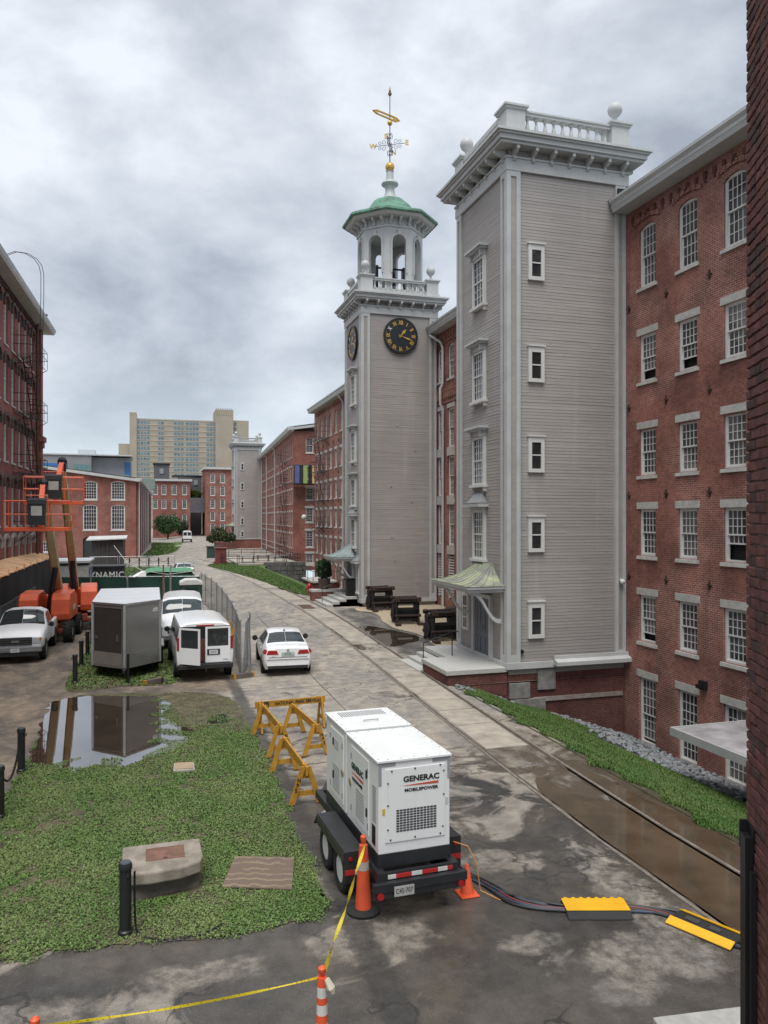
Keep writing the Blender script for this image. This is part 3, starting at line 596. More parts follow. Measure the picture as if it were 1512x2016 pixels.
# ------------------------------------------------------------------ windows and walls
WINC = {}
def arc_z(x, w, rise):                       # height of a segmental arch above its springing
    return rise * (1 - (2 * x / w) ** 2)
def window_kit(w, h, cols, ru, rl, arch=0.0, opened=0.0, fr=0.065, mun=0.022, depth=0.13, lo_frac=0.5, sill=True, lintel=True, glass=None, trim=None, single=False, lint_h=0.24):
    """meshes of one sash window; x along the wall, y outwards, z up from the sill"""
    key = (w, h, cols, ru, rl, arch, opened, fr, mun, depth, lo_frac, sill, lintel, single, glass, trim)
    if key in WINC: return WINC[key]
    glass = glass or GLASS; trim = trim or TRIM_W
    hs = h - arch; f = MB(); d0, d1 = -depth - .06, -depth + .06; panes = []
    f.box(-w / 2, -w / 2 + fr, d0, d1, 0, hs); f.box(w / 2 - fr, w / 2, d0, d1, 0, hs); f.box(-w / 2 + fr, w / 2 - fr, d0, d1 - .01, 0, fr)
    if arch:
        N = 8; poly = [(-w / 2, hs)] + [(-w / 2 + w * i / N, hs + arc_z(-w / 2 + w * i / N, w, arch)) for i in range(1, N)] + [(w / 2, hs), (w / 2 - fr, hs - fr * .3)]
        poly += [(w / 2 - fr - (w - 2 * fr) * i / N, hs - fr + arc_z(w / 2 - fr - (w - 2 * fr) * i / N, w, arch)) for i in range(1, N)] + [(-w / 2 + fr, hs - fr * .3)]
        f.prism(poly, lambda a, b, k: (a, d0 if k == 0 else d1, b))
    else: f.box(-w / 2 + fr, w / 2 - fr, d0, d1 - .01, h - fr, h)
    iw = w - 2 * fr; z0, z1 = fr, h - fr; zm = z0 + (z1 - z0) * lo_frac
    def sash(za, zb, rows, yc, topmuntin):
        s = .035; t = .018
        f.box(-iw / 2, -iw / 2 + s, yc - t, yc + t, za, zb); f.box(iw / 2 - s, iw / 2, yc - t, yc + t, za, zb)
        f.box(-iw / 2 + s, iw / 2 - s, yc - t, yc + t, za, za + s * 1.3); f.box(-iw / 2 + s, iw / 2 - s, yc - t, yc + t, zb - s, zb)
        gw = iw - 2 * s; gz0, gz1 = za + s * 1.3, zb - s
        for i in range(1, cols): x = -gw / 2 + gw * i / cols; f.box(x - mun / 2, x + mun / 2, yc - t * .8, yc + t * .8, gz0, gz1)
        for j in range(1, rows):
            z = gz0 + (gz1 - gz0) * j / rows
            for i in range(cols): f.box(-gw / 2 + gw * i / cols + mun / 2, -gw / 2 + gw * (i + 1) / cols - mun / 2, yc - t * .8, yc + t * .8, z - mun / 2, z + mun / 2)
        for j in range(rows):
            for i in range(cols):
                panes.append((-gw / 2 + gw * (i + .5) / cols, yc - .006, gz0 + (gz1 - gz0) * (j + .5) / rows, gw / cols, (gz1 - gz0) / rows))
    if rl:
        o = opened * (zm - z0)
        sash(z0 + o, zm + o, rl, -depth - .025, False); sash(zm - .02, z1, ru, -depth + .02, True)
    else: sash(z0, z1, ru, -depth, True)
    K = {'panes': panes}
    g = MB()
    for (x, y, z, pw, ph) in panes: g.box(x - pw / 2, x + pw / 2, y - .003, y + .003, z - ph / 2, z + ph / 2)
    if single:
        mm = MB(); mm.v = list(f.v); mm.f = list(f.f); mm.m = [0] * len(f.f); mm.cm = 1; mm.add(g.v, g.f); K['frame'] = mm.mesh('window', [trim, glass])
    else: K['frame'] = f.mesh('window', trim)
    K['glass'] = g.mesh('glazing', glass)
    pw, ph = panes[0][3], panes[0][4]
    K['pane'] = {}
    for (_, _, _, pw, ph) in panes:
        q = (round(pw, 4), round(ph, 4))
        if q not in K['pane']: K['pane'][q] = MB().box(-pw / 2, pw / 2, -.003, .003, -ph / 2, ph / 2).mesh('pane', glass)
    if sill: K['sill'] = MB().hexa([(-w / 2 - .1, -.1, -.13), (w / 2 + .1, -.1, -.13), (w / 2 + .1, .06, -.13), (-w / 2 - .1, .06, -.13)], [(-w / 2 - .1, -.1, .0), (w / 2 + .1, -.1, .0), (w / 2 + .1, .05, -.02), (-w / 2 - .1, .05, -.02)]).mesh('sill', STONE)
    if lintel: K['lintel'] = MB().box(-w / 2 - .13, w / 2 + .13, -.1, .02, h + .002, h + lint_h).mesh('lintel', STONE)
    WINC[key] = K; return K
def put_window(parent, F, u, z, K, lvl=1, name='window', n=0.0):
    """lvl 0: one mesh; 1: + glazing, sill, lintel; 2: each pane an object"""
    loc = F.p(u, n, z); w = link(K['frame'], name, parent, loc, rz=F.th); ORG[w] = Vector((0, 0, 0))
    if lvl >= 1:
        if lvl == 1: link(K['glass'], 'glazing', w, (0, 0, 0))
        else:
            for (x, y, zz_, pw, ph) in K['panes']: link(K['pane'][(round(pw, 4), round(ph, 4))], 'pane', w, (x, y, zz_))
    for k in ('sill', 'lintel'):
        if k in K: link(K[k], k, w, (0, 0, 0))
    return w
def wall(parent, F, u0, u1, z0, z1, holes, mat, reveal=0.22, name='wall', n=0.0, rmat=None):
    """wall sheet with real openings (ua, ub, za, zb, arch rise) and their reveals"""
    us = sorted({u0, u1} | {h[0] for h in holes} | {h[1] for h in holes}); zs = sorted({z0, z1} | {h[2] for h in holes} | {h[3] for h in holes})
    m = MB()
    for i in range(len(us) - 1):
        zc0 = None
        for j in range(len(zs)):
            solid = False
            if j < len(zs) - 1:
                uc, zc = (us[i] + us[i + 1]) / 2, (zs[j] + zs[j + 1]) / 2
                solid = not any(h[0] < uc < h[1] and h[2] < zc < h[3] for h in holes)
            if solid and zc0 is None: zc0 = zs[j]
            if not solid and zc0 is not None:
                m.quad(F.p(us[i], n, zc0), F.p(us[i], n, zs[j]), F.p(us[i + 1], n, zs[j]), F.p(us[i + 1], n, zc0)); zc0 = None
    for h in holes:
        ua, ub, za, zb = h[:4]; ar = h[4] if len(h) > 4 else 0; d = n - reveal; zt = zb - ar
        m.quad(F.p(ua, n, za), F.p(ua, n, zb), F.p(ua, d, zb), F.p(ua, d, za)); m.quad(F.p(ub, n, za), F.p(ub, d, za), F.p(ub, d, zb), F.p(ub, n, zb))
        m.quad(F.p(ua, n, za), F.p(ua, d, za), F.p(ub, d, za), F.p(ub, n, za))
        if ar:
            N = 8; w = ub - ua; c = (ua + ub) / 2
            pts = [(ua + w * i / N, zt + arc_z(-w / 2 + w * i / N, w, ar)) for i in range(N + 1)]
            for (a, b_), (c_, d_) in zip(pts[:-1], pts[1:]):
                m.quad(F.p(a, n, b_), F.p(a, n, zb), F.p(c_, n, zb), F.p(c_, n, d_)); m.quad(F.p(a, n, b_), F.p(c_, n, d_), F.p(c_, d, d_), F.p(a, d, b_))
        else: m.quad(F.p(ua, n, zb), F.p(ub, n, zb), F.p(ub, d, zb), F.p(ua, d, zb))
    return m.build(name, mat, parent)
def arch_hood(parent, F, u, z, w, rise, mat, n=0.0, name='arch_brick', bricks=11):
    """ring of projecting bricks over a segmental arch, with label stops"""
    for i in range(bricks):
        t0 = -1 + 2 * i / bricks; t1 = -1 + 2 * (i + 1) / bricks - .03; W = w + .5
        pts = []
        for t in (t0, t1): pts.append((t * W / 2, z + arc_z(t * w / 2, w, rise)))
        m = MB(); up = .15
        pr = n + (.075 if i % 2 == 0 else .055)
        m.hexa([F.p(u + pts[0][0], n - .02, pts[0][1] + .06), F.p(u + pts[1][0], n - .02, pts[1][1] + .06), F.p(u + pts[1][0], pr, pts[1][1] + .06), F.p(u + pts[0][0], pr, pts[0][1] + .06)],
               [F.p(u + pts[0][0], n - .02, pts[0][1] + .06 + up), F.p(u + pts[1][0], n - .02, pts[1][1] + .06 + up), F.p(u + pts[1][0], pr, pts[1][1] + .06 + up), F.p(u + pts[0][0], pr, pts[0][1] + .06 + up)])
        m.build(name, mat, parent)

# ------------------------------------------------------------------ the long mill on the right
FX = 16.6
mill = thing('mill_building', 'long red brick mill with white eaves behind the grey towers', 'building', (FX + 6, 40, 0))
F = Fr(FX, 0, 90)
W = 0.92
rowsA = [(13.82, 15.98, .14, 'a'), (10.5, 12.14, 0, 's'), (7.2, 8.8, 0, 's'), (4.38, 6.02, 0, 's'), (1.36, 3.0, 0, 's'), (-2.2, 0.1, 0, 'b')]
rowsB = [(13.82, 15.8, .14, 'a'), (9.82, 12.1, 0, 'p'), (7.0, 9.3, 0, 'p'), (4.12, 6.55, 0, 'p'), (1.0, 3.65, 0, 'l')]
rowsC = [(13.7, 15.7, .14, 'a'), (10.5, 12.15, 0, 's'), (7.6, 9.25, 0, 's'), (4.9, 6.55, 0, 's'), (2.15, 3.8, 0, 's'), (-0.6, 1.25, 0, 's')]
colsA = [12.6, 14.7, 16.8, 18.9, 21.0, 23.1]; colsB = [30.2, 32.1, 33.95, 35.8, 37.7, 39.6, 41.45, 43.1]
colsC = [49.0 + 2.12 * i for i in range(15)]
holes = []
for cols, rows in ((colsA, rowsA), (colsB, rowsB), (colsC, rowsC)):
    for c in cols:
        for (za, zb, ar, kd) in rows: holes.append((c - W / 2, c + W / 2, za, zb, ar))
wall(mill, F, 8, 80, -2.6, 16.8, holes, BRICK)
m = MB(); m.box(FX + .32, FX + 12, 8.05, 79.95, -2.6, 16.6); m.build('interior', DARK, mill)
m = MB(); m.quad((FX, 80, -2.6), (FX, 80, 16.7), (FX + 13, 80, 16.7), (FX + 13, 80, -2.6)); m.build('end_wall', BRICK, mill)
m = MB(); m.quad((FX, 8, -2.6), (FX + 13, 8, -2.6), (FX + 13, 8, 16.7), (FX, 8, 16.7)); m.build('end_wall', BRICK, mill)
opens = {(21.0, 1): .42, (23.1, 1): .42, (18.9, 3): .62, (23.1, 4): .3, (23.1, 5): .1}
def blind_glass(name, c_low, c_high, zlo):
    m, nt, b = nodes(name); t = NT(nt); tc = t.new('ShaderNodeTexCoord'); ob = t.new('ShaderNodeObjectInfo')
    r_ = t.math('ADD', t.noise(0.9, 3), t.math('MULTIPLY', t.noise(6.0, 2), .15)); t.put(b.inputs['Base Color'], t.mix(t.step(r_, zlo - .06, zlo + .06), c_low + (1,), c_high + (1,))); b.inputs['Roughness'].default_value = .07; b.inputs['Specular IOR Level'].default_value = .6
    t.l.new(t.bump(t.noise(2.2, 2), .03, .05), b.inputs['Normal']); return m
GLV = [GLASS, blind_glass('glass_with_blinds', (.035, .037, .04), (.16, .155, .145), .58), blind_glass('glass_with_curtain', (.05, .052, .055), (.11, .11, .105), .5), GLASS]
npane = 0
for c in colsA:
    for ri, (za, zb, ar, kd) in enumerate(rowsA):
        op = opens.get((c, ri), 0); gm_ = GLV[int(c * 7 + ri * 5) % 4]
        if kd == 'a': K = window_kit(W, 2.16, 4, 3, 3, arch=.14, lintel=False, glass=gm_)
        elif kd == 's': K = window_kit(W, 1.64, 4, 3, 3, opened=op, glass=gm_)
        else: K = window_kit(W, 2.3, 4, 4, 3, opened=op, lo_frac=.44, glass=gm_)
        lv = 2 if c in (18.9, 21.0) and npane < 275 else 1
        if lv == 2: npane += len(K['panes'])
        put_window(mill, F, c, za, K, lv)
        if kd == 'a': arch_hood(mill, F, c, zb, W, .14, BRICK)
LOUVER = M('louver_white', (0.5, 0.5, 0.49), .6)
for c in colsB:
    for ri, (za, zb, ar, kd) in enumerate(rowsB):
        if kd == 'a':
            put_window(mill, F, c, za, window_kit(W, 1.98, 4, 3, 3, arch=.14, lintel=False), 1); arch_hood(mill, F, c, zb, W, .14, BRICK)
        elif kd == 'p':
            put_window(mill, F, c, za, window_kit(W, round(zb - za, 2), 4, 3, 3, sill=False, lint_h=.26), 1)
            m = MB(); m.fbox(F, c - .52, c + .52, -.02, .05, za - .5, za - .002); m.build('spandrel_panel', STONE, mill)
        else:
            m = MB(); m.fbox(F, c - W / 2, c - W / 2 + .06, -.16, -.04, za, zb); m.fbox(F, c + W / 2 - .06, c + W / 2, -.16, -.04, za, zb); m.fbox(F, c - W / 2 + .06, c + W / 2 - .06, -.16, -.04, zb - .06, zb)
            lo = m.build('louver', LOUVER, mill)
            for i in range(16):
                z = za + .1 + i * (zb - za - .2) / 16
                m = MB(); m.hexa([F.p(c - .4, -.14, z + .09), F.p(c + .4, -.14, z + .09), F.p(c + .4, -.05, z), F.p(c - .4, -.05, z)], [F.p(c - .4, -.14, z + .11), F.p(c + .4, -.14, z + .11), F.p(c + .4, -.05, z + .02), F.p(c - .4, -.05, z + .02)]); m.build('slat', LOUVER, lo)
for c in colsC:
    for ri, (za, zb, ar, kd) in enumerate(rowsC):
        if kd == 'a': put_window(mill, F, c, za, window_kit(W, 2.0, 4, 3, 3, arch=.14, lintel=False, single=True), 0)
        else: put_window(mill, F, c, za, window_kit(W, round(zb - za, 2), 4, 3, 3, single=True), 0)
# corbel table under the eaves and the band between the towers
def corbels(u0, u1, z, step, h, name, pr=.09):
    u = u0
    while u < u1:
        m = MB(); m.fbox(F, u, u + .12, -.02, pr, z, z + h); m.fbox(F, u + .02, u + .1, -.02, pr * .6, z - .12, z); m.build(name, BRICK_DK if u < 26 else BRICK, mill); u += step
corbels(10, 24.2, 16.28, .42, .22, 'corbel', .055); corbels(29.2, 43.4, 16.2, .42, .3, 'corbel', .07); corbels(48, 79.5, 16.25, .42, .25, 'corbel', .06)
m = MB(); m.fbox(F, 29, 43.5, -.02, .06, 13.12, 13.3); m.fbox(F, 29, 43.5, -.02, .06, 12.42, 12.5); m.build('brick_band', BRICK, mill)
u = 36.1
while u < 43.5:
    m = MB(); m.prism([(u, 13.1), (u + .16, 13.1), (u + .16, 12.75), (u + .08, 12.6), (u, 12.75)], lambda a, b_, k: F.p(a, -.02 if k == 0 else .09, b_)); m.build('band_corbel', BRICK, mill); u += .33
for y0, y1 in ((8, 24.3), (29.0, 43.5), (47.6, 80.3)):
    m = MB(); prof = [(.0, 16.72), (.60, 16.72), (.65, 16.86), (.67, 16.88), (.67, 16.98), (.76, 17.08), (.76, 17.16), (.0, 17.22)]
    m.prism(prof, lambda a, b_, k: F.p(y0 if k == 0 else y1, a, b_)); m.build('eave', TRIM, mill, fix=True)
m = MB(); m.quad((FX - .74, 8, 17.18), (FX - .74, 80.3, 17.18), (FX + 6.5, 80.3, 19.0), (FX + 6.5, 8, 19.0)); m.quad((FX + 6.5, 8, 19.0), (FX + 6.5, 80.3, 19.0), (FX + 13.9, 80.3, 17.235), (FX + 13.9, 8, 17.235))
m.build('roof', LEADROOF, mill)
STAR = MB(); STAR.prism([(.0, .16), (.03, .04), (.1, 0), (.03, -.04), (0, -.16), (-.03, -.04), (-.1, 0), (-.03, .04)], lambda a, b_, k: (a, .0 if k == 0 else .05, b_))
star_me = STAR.mesh('wall_tie', RUST)
for z in (13.25, 9.68, 6.52, 3.62): 
    for y_ in (24.15, 22.05, 19.95, 17.85): link(star_me, 'wall_tie', mill, F.p(y_, .0, z), rz=R(90))
for z in (12.9, 10.0, 7.3, 4.4):
    for i in range(0, 15): link(star_me, 'wall_tie', mill, F.p(50 + 2.12 * i, .0, z), rz=R(90))
# downpipes
def pipe(parent, pts, r, mat=TRIM, name='downpipe'): return MB().tube(pts, r, 8).build(name, mat, parent, smooth=40)
pipe(mill, [F.p(43.4, .6, 16.65), F.p(42.75, .13, 16.1), F.p(42.42, .13, 15.7), F.p(42.42, .13, 13.6), F.p(42.42, .28, 13.3), F.p(42.42, .28, 12.4), F.p(42.42, .13, 12.1), F.p(42.42, .13, .4), F.p(42.3, .35, .25)], .075)
pipe(mill, [F.p(66.8, .6, 16.65), F.p(66.8, .15, 16.0), F.p(66.8, .15, .2)], .085)
m = MB(); m.fbox(F, 40.5, 41.1, .0, .5, 0, .62); m.build('vent_box', M('dark_box', (.05, .05, .06), .5), mill)
m = MB(); m.box(16.0, 16.2, 28.9, 29.2, 0, .1)
m = MB(); m.fbox(F, 20.05, 20.3, .0, .16, .35, .62); m.fbox(F, 20.1, 20.25, .16, .3, .4, .52); m.build('wall_lamp', IRON, mill)
# fire escape between clock tower and far end
def fire_escape(parent, F, uc, w, levels, mat, name='fire_escape', out=.95, ladder=True):
    for i, z in enumerate(levels):
        m = MB()
        for q in np.arange(0, out + .01, .16): m.fbox(F, uc - w / 2, uc + w / 2, q, q + .03, z - .03, z)
        for s in (-1, 1): m.tube([F.p(uc + s * w / 2, .0, z - .75), F.p(uc + s * w / 2, out, z - .03)], .022, 4)
        po = m.build('platform', mat, parent); m = MB()
        for h in (.55, 1.05):
            m.tube([F.p(uc - w / 2, 0, z + h), F.p(uc - w / 2, out, z + h), F.p(uc + w / 2, out, z + h), F.p(uc + w / 2, 0, z + h)], .02, 4)
        for q in np.linspace(-w / 2, w / 2, 5): m.tube([F.p(uc + q, out, z), F.p(uc + q, out, z + 1.05)], .015, 4)
        m.build('railing', mat, po)
        if ladder and i + 1 < len(levels):
            m = MB(); z2 = levels[i + 1]; a, b_ = (uc - w * .3, uc + w * .3)
            for nn in (.35, .75):
                m.tube([F.p(a, nn, z2), F.p(b_, nn, z)], .03, 4)
            for q in range(12): t_ = q / 12; m.fbox(F, a + (b_ - a) * t_ - .1, a + (b_ - a) * t_ + .1, .35, .75, z2 + (z - z2) * t_, z2 + (z - z2) * t_ + .02)
            m.build('stair_flight', mat, parent)
fire_escape(mill, F, 75.5, 5.0, [13.55, 10.35, 7.45, 4.75], IRON)
# vestibule with flat roof in the sunken area
vb = thing('vestibule', 'small grey vestibule with flat metal roof beside the basement windows', 'vestibule', (14.8, 15, -1.6))
m = MB(); m.box(13.0, 16.55, 13.6, 17.0, .12, .24); m.build('flat_roof', M('stained_roof_metal', (.36, .35, .36), .5, .2, var=.3, scale=1.6, dirt=.5, dcol=(.2, .19, .2), dscale=1.4), vb)
m = MB(); m.box(12.94, 16.55, 13.54, 13.6, .06, .27); m.box(12.94, 13.0, 13.6, 17.0, .06, .27); m.box(12.94, 16.55, 17.0, 17.06, .06, .27); m.build('roof_edge', M('roof_edge_metal', (.45, .45, .45), .5, .2), vb)
m = MB(); m.box(13.45, 16.55, 13.8, 14.9, -2.3, .12); m.build('wall', M('vestibule_paint', (.22, .22, .215), .7), vb)

# ------------------------------------------------------------------ clapboard towers
def siding_part(parent, F, u0, u1, z0, z1, lap, name='siding'):
    m = MB(); n_ = int(round((z1 - z0) / lap)); rw = random.Random(3)
    segs = 3
    for i in range(n_):
        za, zb = z0 + i * lap, z0 + (i + 1) * lap
        cuts = sorted([u0, u1] + [rw.uniform(u0, u1) for _ in range(2)])
        for a, c in zip(cuts[:-1], cuts[1:]):
            if c - a < .02: continue
            o1, o2 = .0075 + rw.uniform(-.002, .005), .0075 + rw.uniform(-.002, .005)
            m.quad(F.p(a, o1, za), F.p(c, o2, za), F.p(c, .002, zb + .0), F.p(a, .002, zb + .0)); m.quad(F.p(a, .0, za), F.p(c, .0, za), F.p(c, o2, za), F.p(a, o1, za))
    return m.build(name, SIDING, parent, kind='stuff')
def pilaster(parent, F, u0, u1, z0, z1):
    w = u1 - u0; s = w * .3
    m = MB(); m.fbox(F, u0, u0 + s, -.02, .085, z0, z1); m.fbox(F, u1 - s, u1, -.02, .085, z0, z1); m.fbox(F, u0 + s, u1 - s, -.02, .083, z0, z0 + .25); m.fbox(F, u0 + s, u1 - s, -.02, .083, z1 - .2, z1)
    po = m.build('corner_board', TRIM, parent)
    m = MB(); m.fbox(F, u0 + s, u1 - s, -.02, .045, z0 + .25, z1 - .2); m.build('panel', SIDING, po)
BRK = MB(); BRK.prism([(0, 0), (.1, .0), (.16, .06), (.16, .12), (.12, .16), (.14, .2), (.26, .22), (.36, .28), (.42, .3), (.42, .46), (0, .46)], lambda a, b_, k: (-.055 if k == 0 else .055, a, b_))
bracket_me = BRK.mesh('bracket', TRIM)
def baluster_mesh(h, r):
    pr = [(r * 1.1, 0), (r * 1.1, h * .1), (r * .55, h * .14), (r * .75, h * .22), (r * 1.0, h * .36), (r * .72, h * .55), (r * .45, h * .74), (r * .7, h * .8), (r * .5, h * .84), (r * 1.05, h * .9), (r * 1.05, h)]
    return MB().lathe(pr, (0, 0, 0), 8).mesh('baluster', TRIM, smooth=40)
bal_me = baluster_mesh(.62, .085)
FIN = MB(); FIN.lathe([(.2, 0), (.2, .05), (.1, .1), (.065, .2), (.075, .3), (.1, .36), (.17, .41), (.24, .50), (.27, .61), (.25, .72), (.19, .82), (.1, .88), (.02, .9)], (0, 0, 0), 14)
ball_me = FIN.mesh('ball_finial', TRIM, smooth=50)
def tower(tw, X0, X1, Y0, Y1, zb, lap=.112, ov=.6, top=18.5, balls=(1, 1, 1, 1), pw=.44, blip=False):
    """square clapboard tower; visible sides face -Y and -X"""
    FY, FXf = Fr(0, Y0, 180), Fr(X0, 0, 90)
    FY1, FX1 = Fr(0, Y1, 0), Fr(X1, 0, -90)
    m = MB(); m.box(X0 + .02, X1 - .02, Y0 + .02, Y1 - .02, zb - .2, top + .2); m.build('core', SIDING, tw)
    fz = top - .74
    siding_part(tw, FY, -X1 + .02, -X0 - .02, zb + .24, fz, lap); siding_part(tw, FXf, Y0 + .02, Y1 - .02, zb + .24, fz, lap)
    siding_part(tw, FY, -X1 + .02, -X0 - .02, fz + .46, top, lap); siding_part(tw, FXf, Y0 + .02, Y1 - .02, fz + .46, top, lap)
    siding_part(tw, FY1, X0, X1, 12, top, lap * 2)
    pilaster(tw, FY, -X0 - pw, -X0 + .083, zb + .22, fz); pilaster(tw, FY, -X1 + .003, -X1 + pw, zb + .22, fz)
    pilaster(tw, FXf, Y0, Y0 + pw, zb + .22, fz); pilaster(tw, FXf, Y1 - pw, Y1, zb + .22, fz)
    # base board, frieze
    m = MB(); m.box(X0 - .11, X1 + .0, Y0 - .11, Y0 + .3, zb, zb + .22); m.box(X0 - .11, X0 + .3, Y0 + .3, Y1 + .1, zb, zb + .22); m.build('base_board', TRIM, tw)
    m = MB(); m.box(X0 - .1, X1 + .1, Y0 - .1, Y1 + .1, fz, fz + .42); m.box(X0 - .14, X1 + .14, Y0 - .14, Y1 + .14, fz + .42, fz + .48); m.build('frieze', TRIM, tw)
    nb = 7
    for i in range(nb):
        u = X0 + .18 + (X1 - X0 - .36) * i / (nb - 1); link(bracket_me, 'bracket', tw, (u, Y0 - .03, top - .42), rz=R(180))
        v = Y0 + .18 + (Y1 - Y0 - .36) * i / (nb - 1); link(bracket_me, 'bracket', tw, (X0 - .03, v, top - .42), rz=R(90))
    for i in range(3):
        link(bracket_me, 'bracket', tw, (X1 + .03, Y0 + .2 + i * .7, top - .42), rz=R(-90))
    # cornice
    m = MB()
    for o, za, zc in ((ov - .12, top, top + .1), (ov - .04, top + .1, top + .26), (ov + .03, top + .26, top + .33), (ov + .1, top + .33, top + .42), (ov - .05, top + .42, top + .47)):
        m.box(X0 - o, X1 + o, Y0 - o, Y1 + o, za + .0005, zc)
    m.build('cornice', TRIM, tw)
    # balustrade
    zt = top + .47; i0 = .12; P = .66
    bl = MB(); bl.box(X0 - i0 + .05, X1 + i0 - .05, Y0 - i0 + .08, Y0 + .35, zt, zt + .16); bl.box(X0 - i0 + .08, X0 + .35, Y0 + .35, Y1 - .35, zt, zt + .16); bl.box(X1 - .35, X1 + i0 - .08, Y0 + .35, Y1 - .35, zt, zt + .16); bl.box(X0 - i0 + .05, X1 + i0 - .05, Y1 - .35, Y1 + i0 - .08, zt, zt + .16)
    bo = bl.build('balustrade', TRIM, tw)
    rl = MB(); rz0 = zt + .78
    for (a, b_, c, d) in ((X0 + P - .1, X1 - P + .1, Y0 - .06, Y0 + .22), (X0 + P - .1, X1 - P + .1, Y1 - .22, Y1 + .06), (X0 - .06, X0 + .22, Y0 + P - .1, Y1 - P + .1), (X1 - .22, X1 + .06, Y0 + P - .1, Y1 - P + .1)):
        rl.box(a, b_, c, d, rz0, rz0 + .1); e = .04; rl.box(a, b_, c - e, d + e, rz0 + .1, rz0 + .16)
    rl.build('handrail', TRIM, bo)
    nbx = 10
    for i in range(nbx):
        x = X0 + P + .12 + (X1 - X0 - 2 * P - .24) * i / (nbx - 1); y = Y0 + P + .12 + (Y1 - Y0 - 2 * P - .24) * i / (nbx - 1)
        link(bal_me, 'baluster', bo, (x, Y0 + .08, zt + .16)); link(bal_me, 'baluster', bo, (X0 + .08, y, zt + .16)); link(bal_me, 'baluster', bo, (x, Y1 - .08, zt + .16)); link(bal_me, 'baluster', bo, (X1 - .08, y, zt + .16))
    for k_, (cx, cy) in enumerate(((X0 + .25, Y0 + .25), (X1 - .25, Y0 + .25), (X0 + .25, Y1 - .25), (X1 - .25, Y1 - .25))):
        m = MB(); h = .36
        m.box(cx - h - .06, cx + h + .06, cy - h - .06, cy + h + .06, zt + .001, zt + .2); m.box(cx - h, cx + h, cy - h, cy + h, zt + .2, zt + .92); m.box(cx - h - .05, cx + h + .05, cy - h - .05, cy + h + .05, zt + .92, zt + 1.0); m.box(cx - h - .1, cx + h + .1, cy - h - .1, cy + h + .1, zt + 1.0, zt + 1.07)
        p = m.build('pier', TRIM, bo)
        if balls[k_]: ORG[p] = ORG[bo]; link(ball_me, 'ball_finial', bo, (cx, cy, zt + 1.07))
    return FY, FXf
def narrow_window(tw, F, u, z0, z1, w=.6):
    m = MB(); c = .13; m.fbox(F, u - w / 2, u - w / 2 + c, -.02, .1, z0, z1); m.fbox(F, u + w / 2 - c, u + w / 2, -.02, .1, z0, z1); m.fbox(F, u - w / 2 + c, u + w / 2 - c, -.02, .098, z0, z0 + .13); m.fbox(F, u - w / 2 + c, u + w / 2 - c, -.02, .098, z1 - .2, z1); m.fbox(F, u - w / 2 - .03, u + w / 2 + .03, -.02, .14, z1, z1 + .05)
    zm = (z0 + z1) / 2 - .04; m.fbox(F, u - w / 2 + c, u + w / 2 - c, -.02, .075, zm, zm + .045)
    wo = m.build('window', TRIM_W, tw)
    for za, zb, d in ((z0 + .13, zm, .05), (zm + .045, z1 - .2, .062)):
        m = MB(); m.fbox(F, u - w / 2 + c, u + w / 2 - c, -.01, d, za, zb); m.build('pane', GLASS, wo)
def tall_window(tw, F, u, z0, z1, w=.86, hood='flat', cols=3):
    c = .11; m = MB(); m.fbox(F, u - w / 2, u - w / 2 + c, -.02, .12, z0, z1); m.fbox(F, u + w / 2 - c, u + w / 2, -.02, .12, z0, z1); m.fbox(F, u - w / 2 + c, u + w / 2 - c, -.02, .118, z1 - .1, z1)
    iw = w - 2 * c; zm = (z0 + z1) / 2; m.fbox(F, u - iw / 2, u + iw / 2, -.02, .09, zm - .03, zm + .03); m.fbox(F, u - iw / 2, u + iw / 2, -.02, .09, z0, z0 + .07)
    for i in range(1, cols): x = u - iw / 2 + iw * i / cols; m.fbox(F, x - .014, x + .014, -.02, .075, z0 + .07, zm - .03); m.fbox(F, x - .014, x + .014, -.02, .085, zm + .03, z1 - .1)
    for a, b_ in ((z0 + .07, zm - .03), (zm + .03, z1 - .1)):
        for j in range(1, 3):
            z = a + (b_ - a) * j / 3
            for i in range(cols): m.fbox(F, u - iw / 2 + iw * i / cols + .014, u - iw / 2 + iw * (i + 1) / cols - .014, -.02, .072, z - .012, z + .012)
    wo = m.build('window', TRIM_W, tw)
    for a, b_, d in ((z0 + .07, zm - .03, .05), (zm + .03, z1 - .1, .06)):
        m = MB(); m.fbox(F, u - iw / 2, u + iw / 2, -.01, d, a, b_); m.build('pane', GLASS, wo)
    m = MB(); m.fbox(F, u - w / 2 - .1, u + w / 2 + .1, -.02, .2, z0 - .1, z0 - .002)
    for s in (-1, 1): m.fbox(F, u + s * w / 2 - .05, u + s * w / 2 + .05, .0, .13, z0 - .25, z0 - .1)
    m.build('sill', TRIM_W, wo)
    m = MB()
    if hood == 'flat':
        m.fbox(F, u - w / 2 - .02, u + w / 2 + .02, -.02, .16, z1 + .001, z1 + .2); m.fbox(F, u - w / 2 - .12, u + w / 2 + .12, -.02, .3, z1 + .2, z1 + .27); m.fbox(F, u - w / 2 - .18, u + w / 2 + .18, -.02, .38, z1 + .27, z1 + .36)
        for s in (-1, 1): m.fbox(F, u + s * (w / 2 - .06) - .05, u + s * (w / 2 - .06) + .05, .16, .26, z1 - .02, z1 + .2)
        m.build('hood', TRIM, wo)
    else:
        m.fbox(F, u - w / 2 - .04, u + w / 2 + .04, -.02, .2, z1 + .001, z1 + .12); m.fbox(F, u - w / 2 - .2, u + w / 2 + .2, -.02, .42, z1 + .12, z1 + .26)
        m.build('hood', TRIM, wo); ogee_roof(wo, F, u - w / 2 - .22, u + w / 2 + .22, .44, u - w / 2 + .12, u + w / 2 - .12, z1 + .262, z1 + .62, LEADROOF, 0, name='hood_roof')
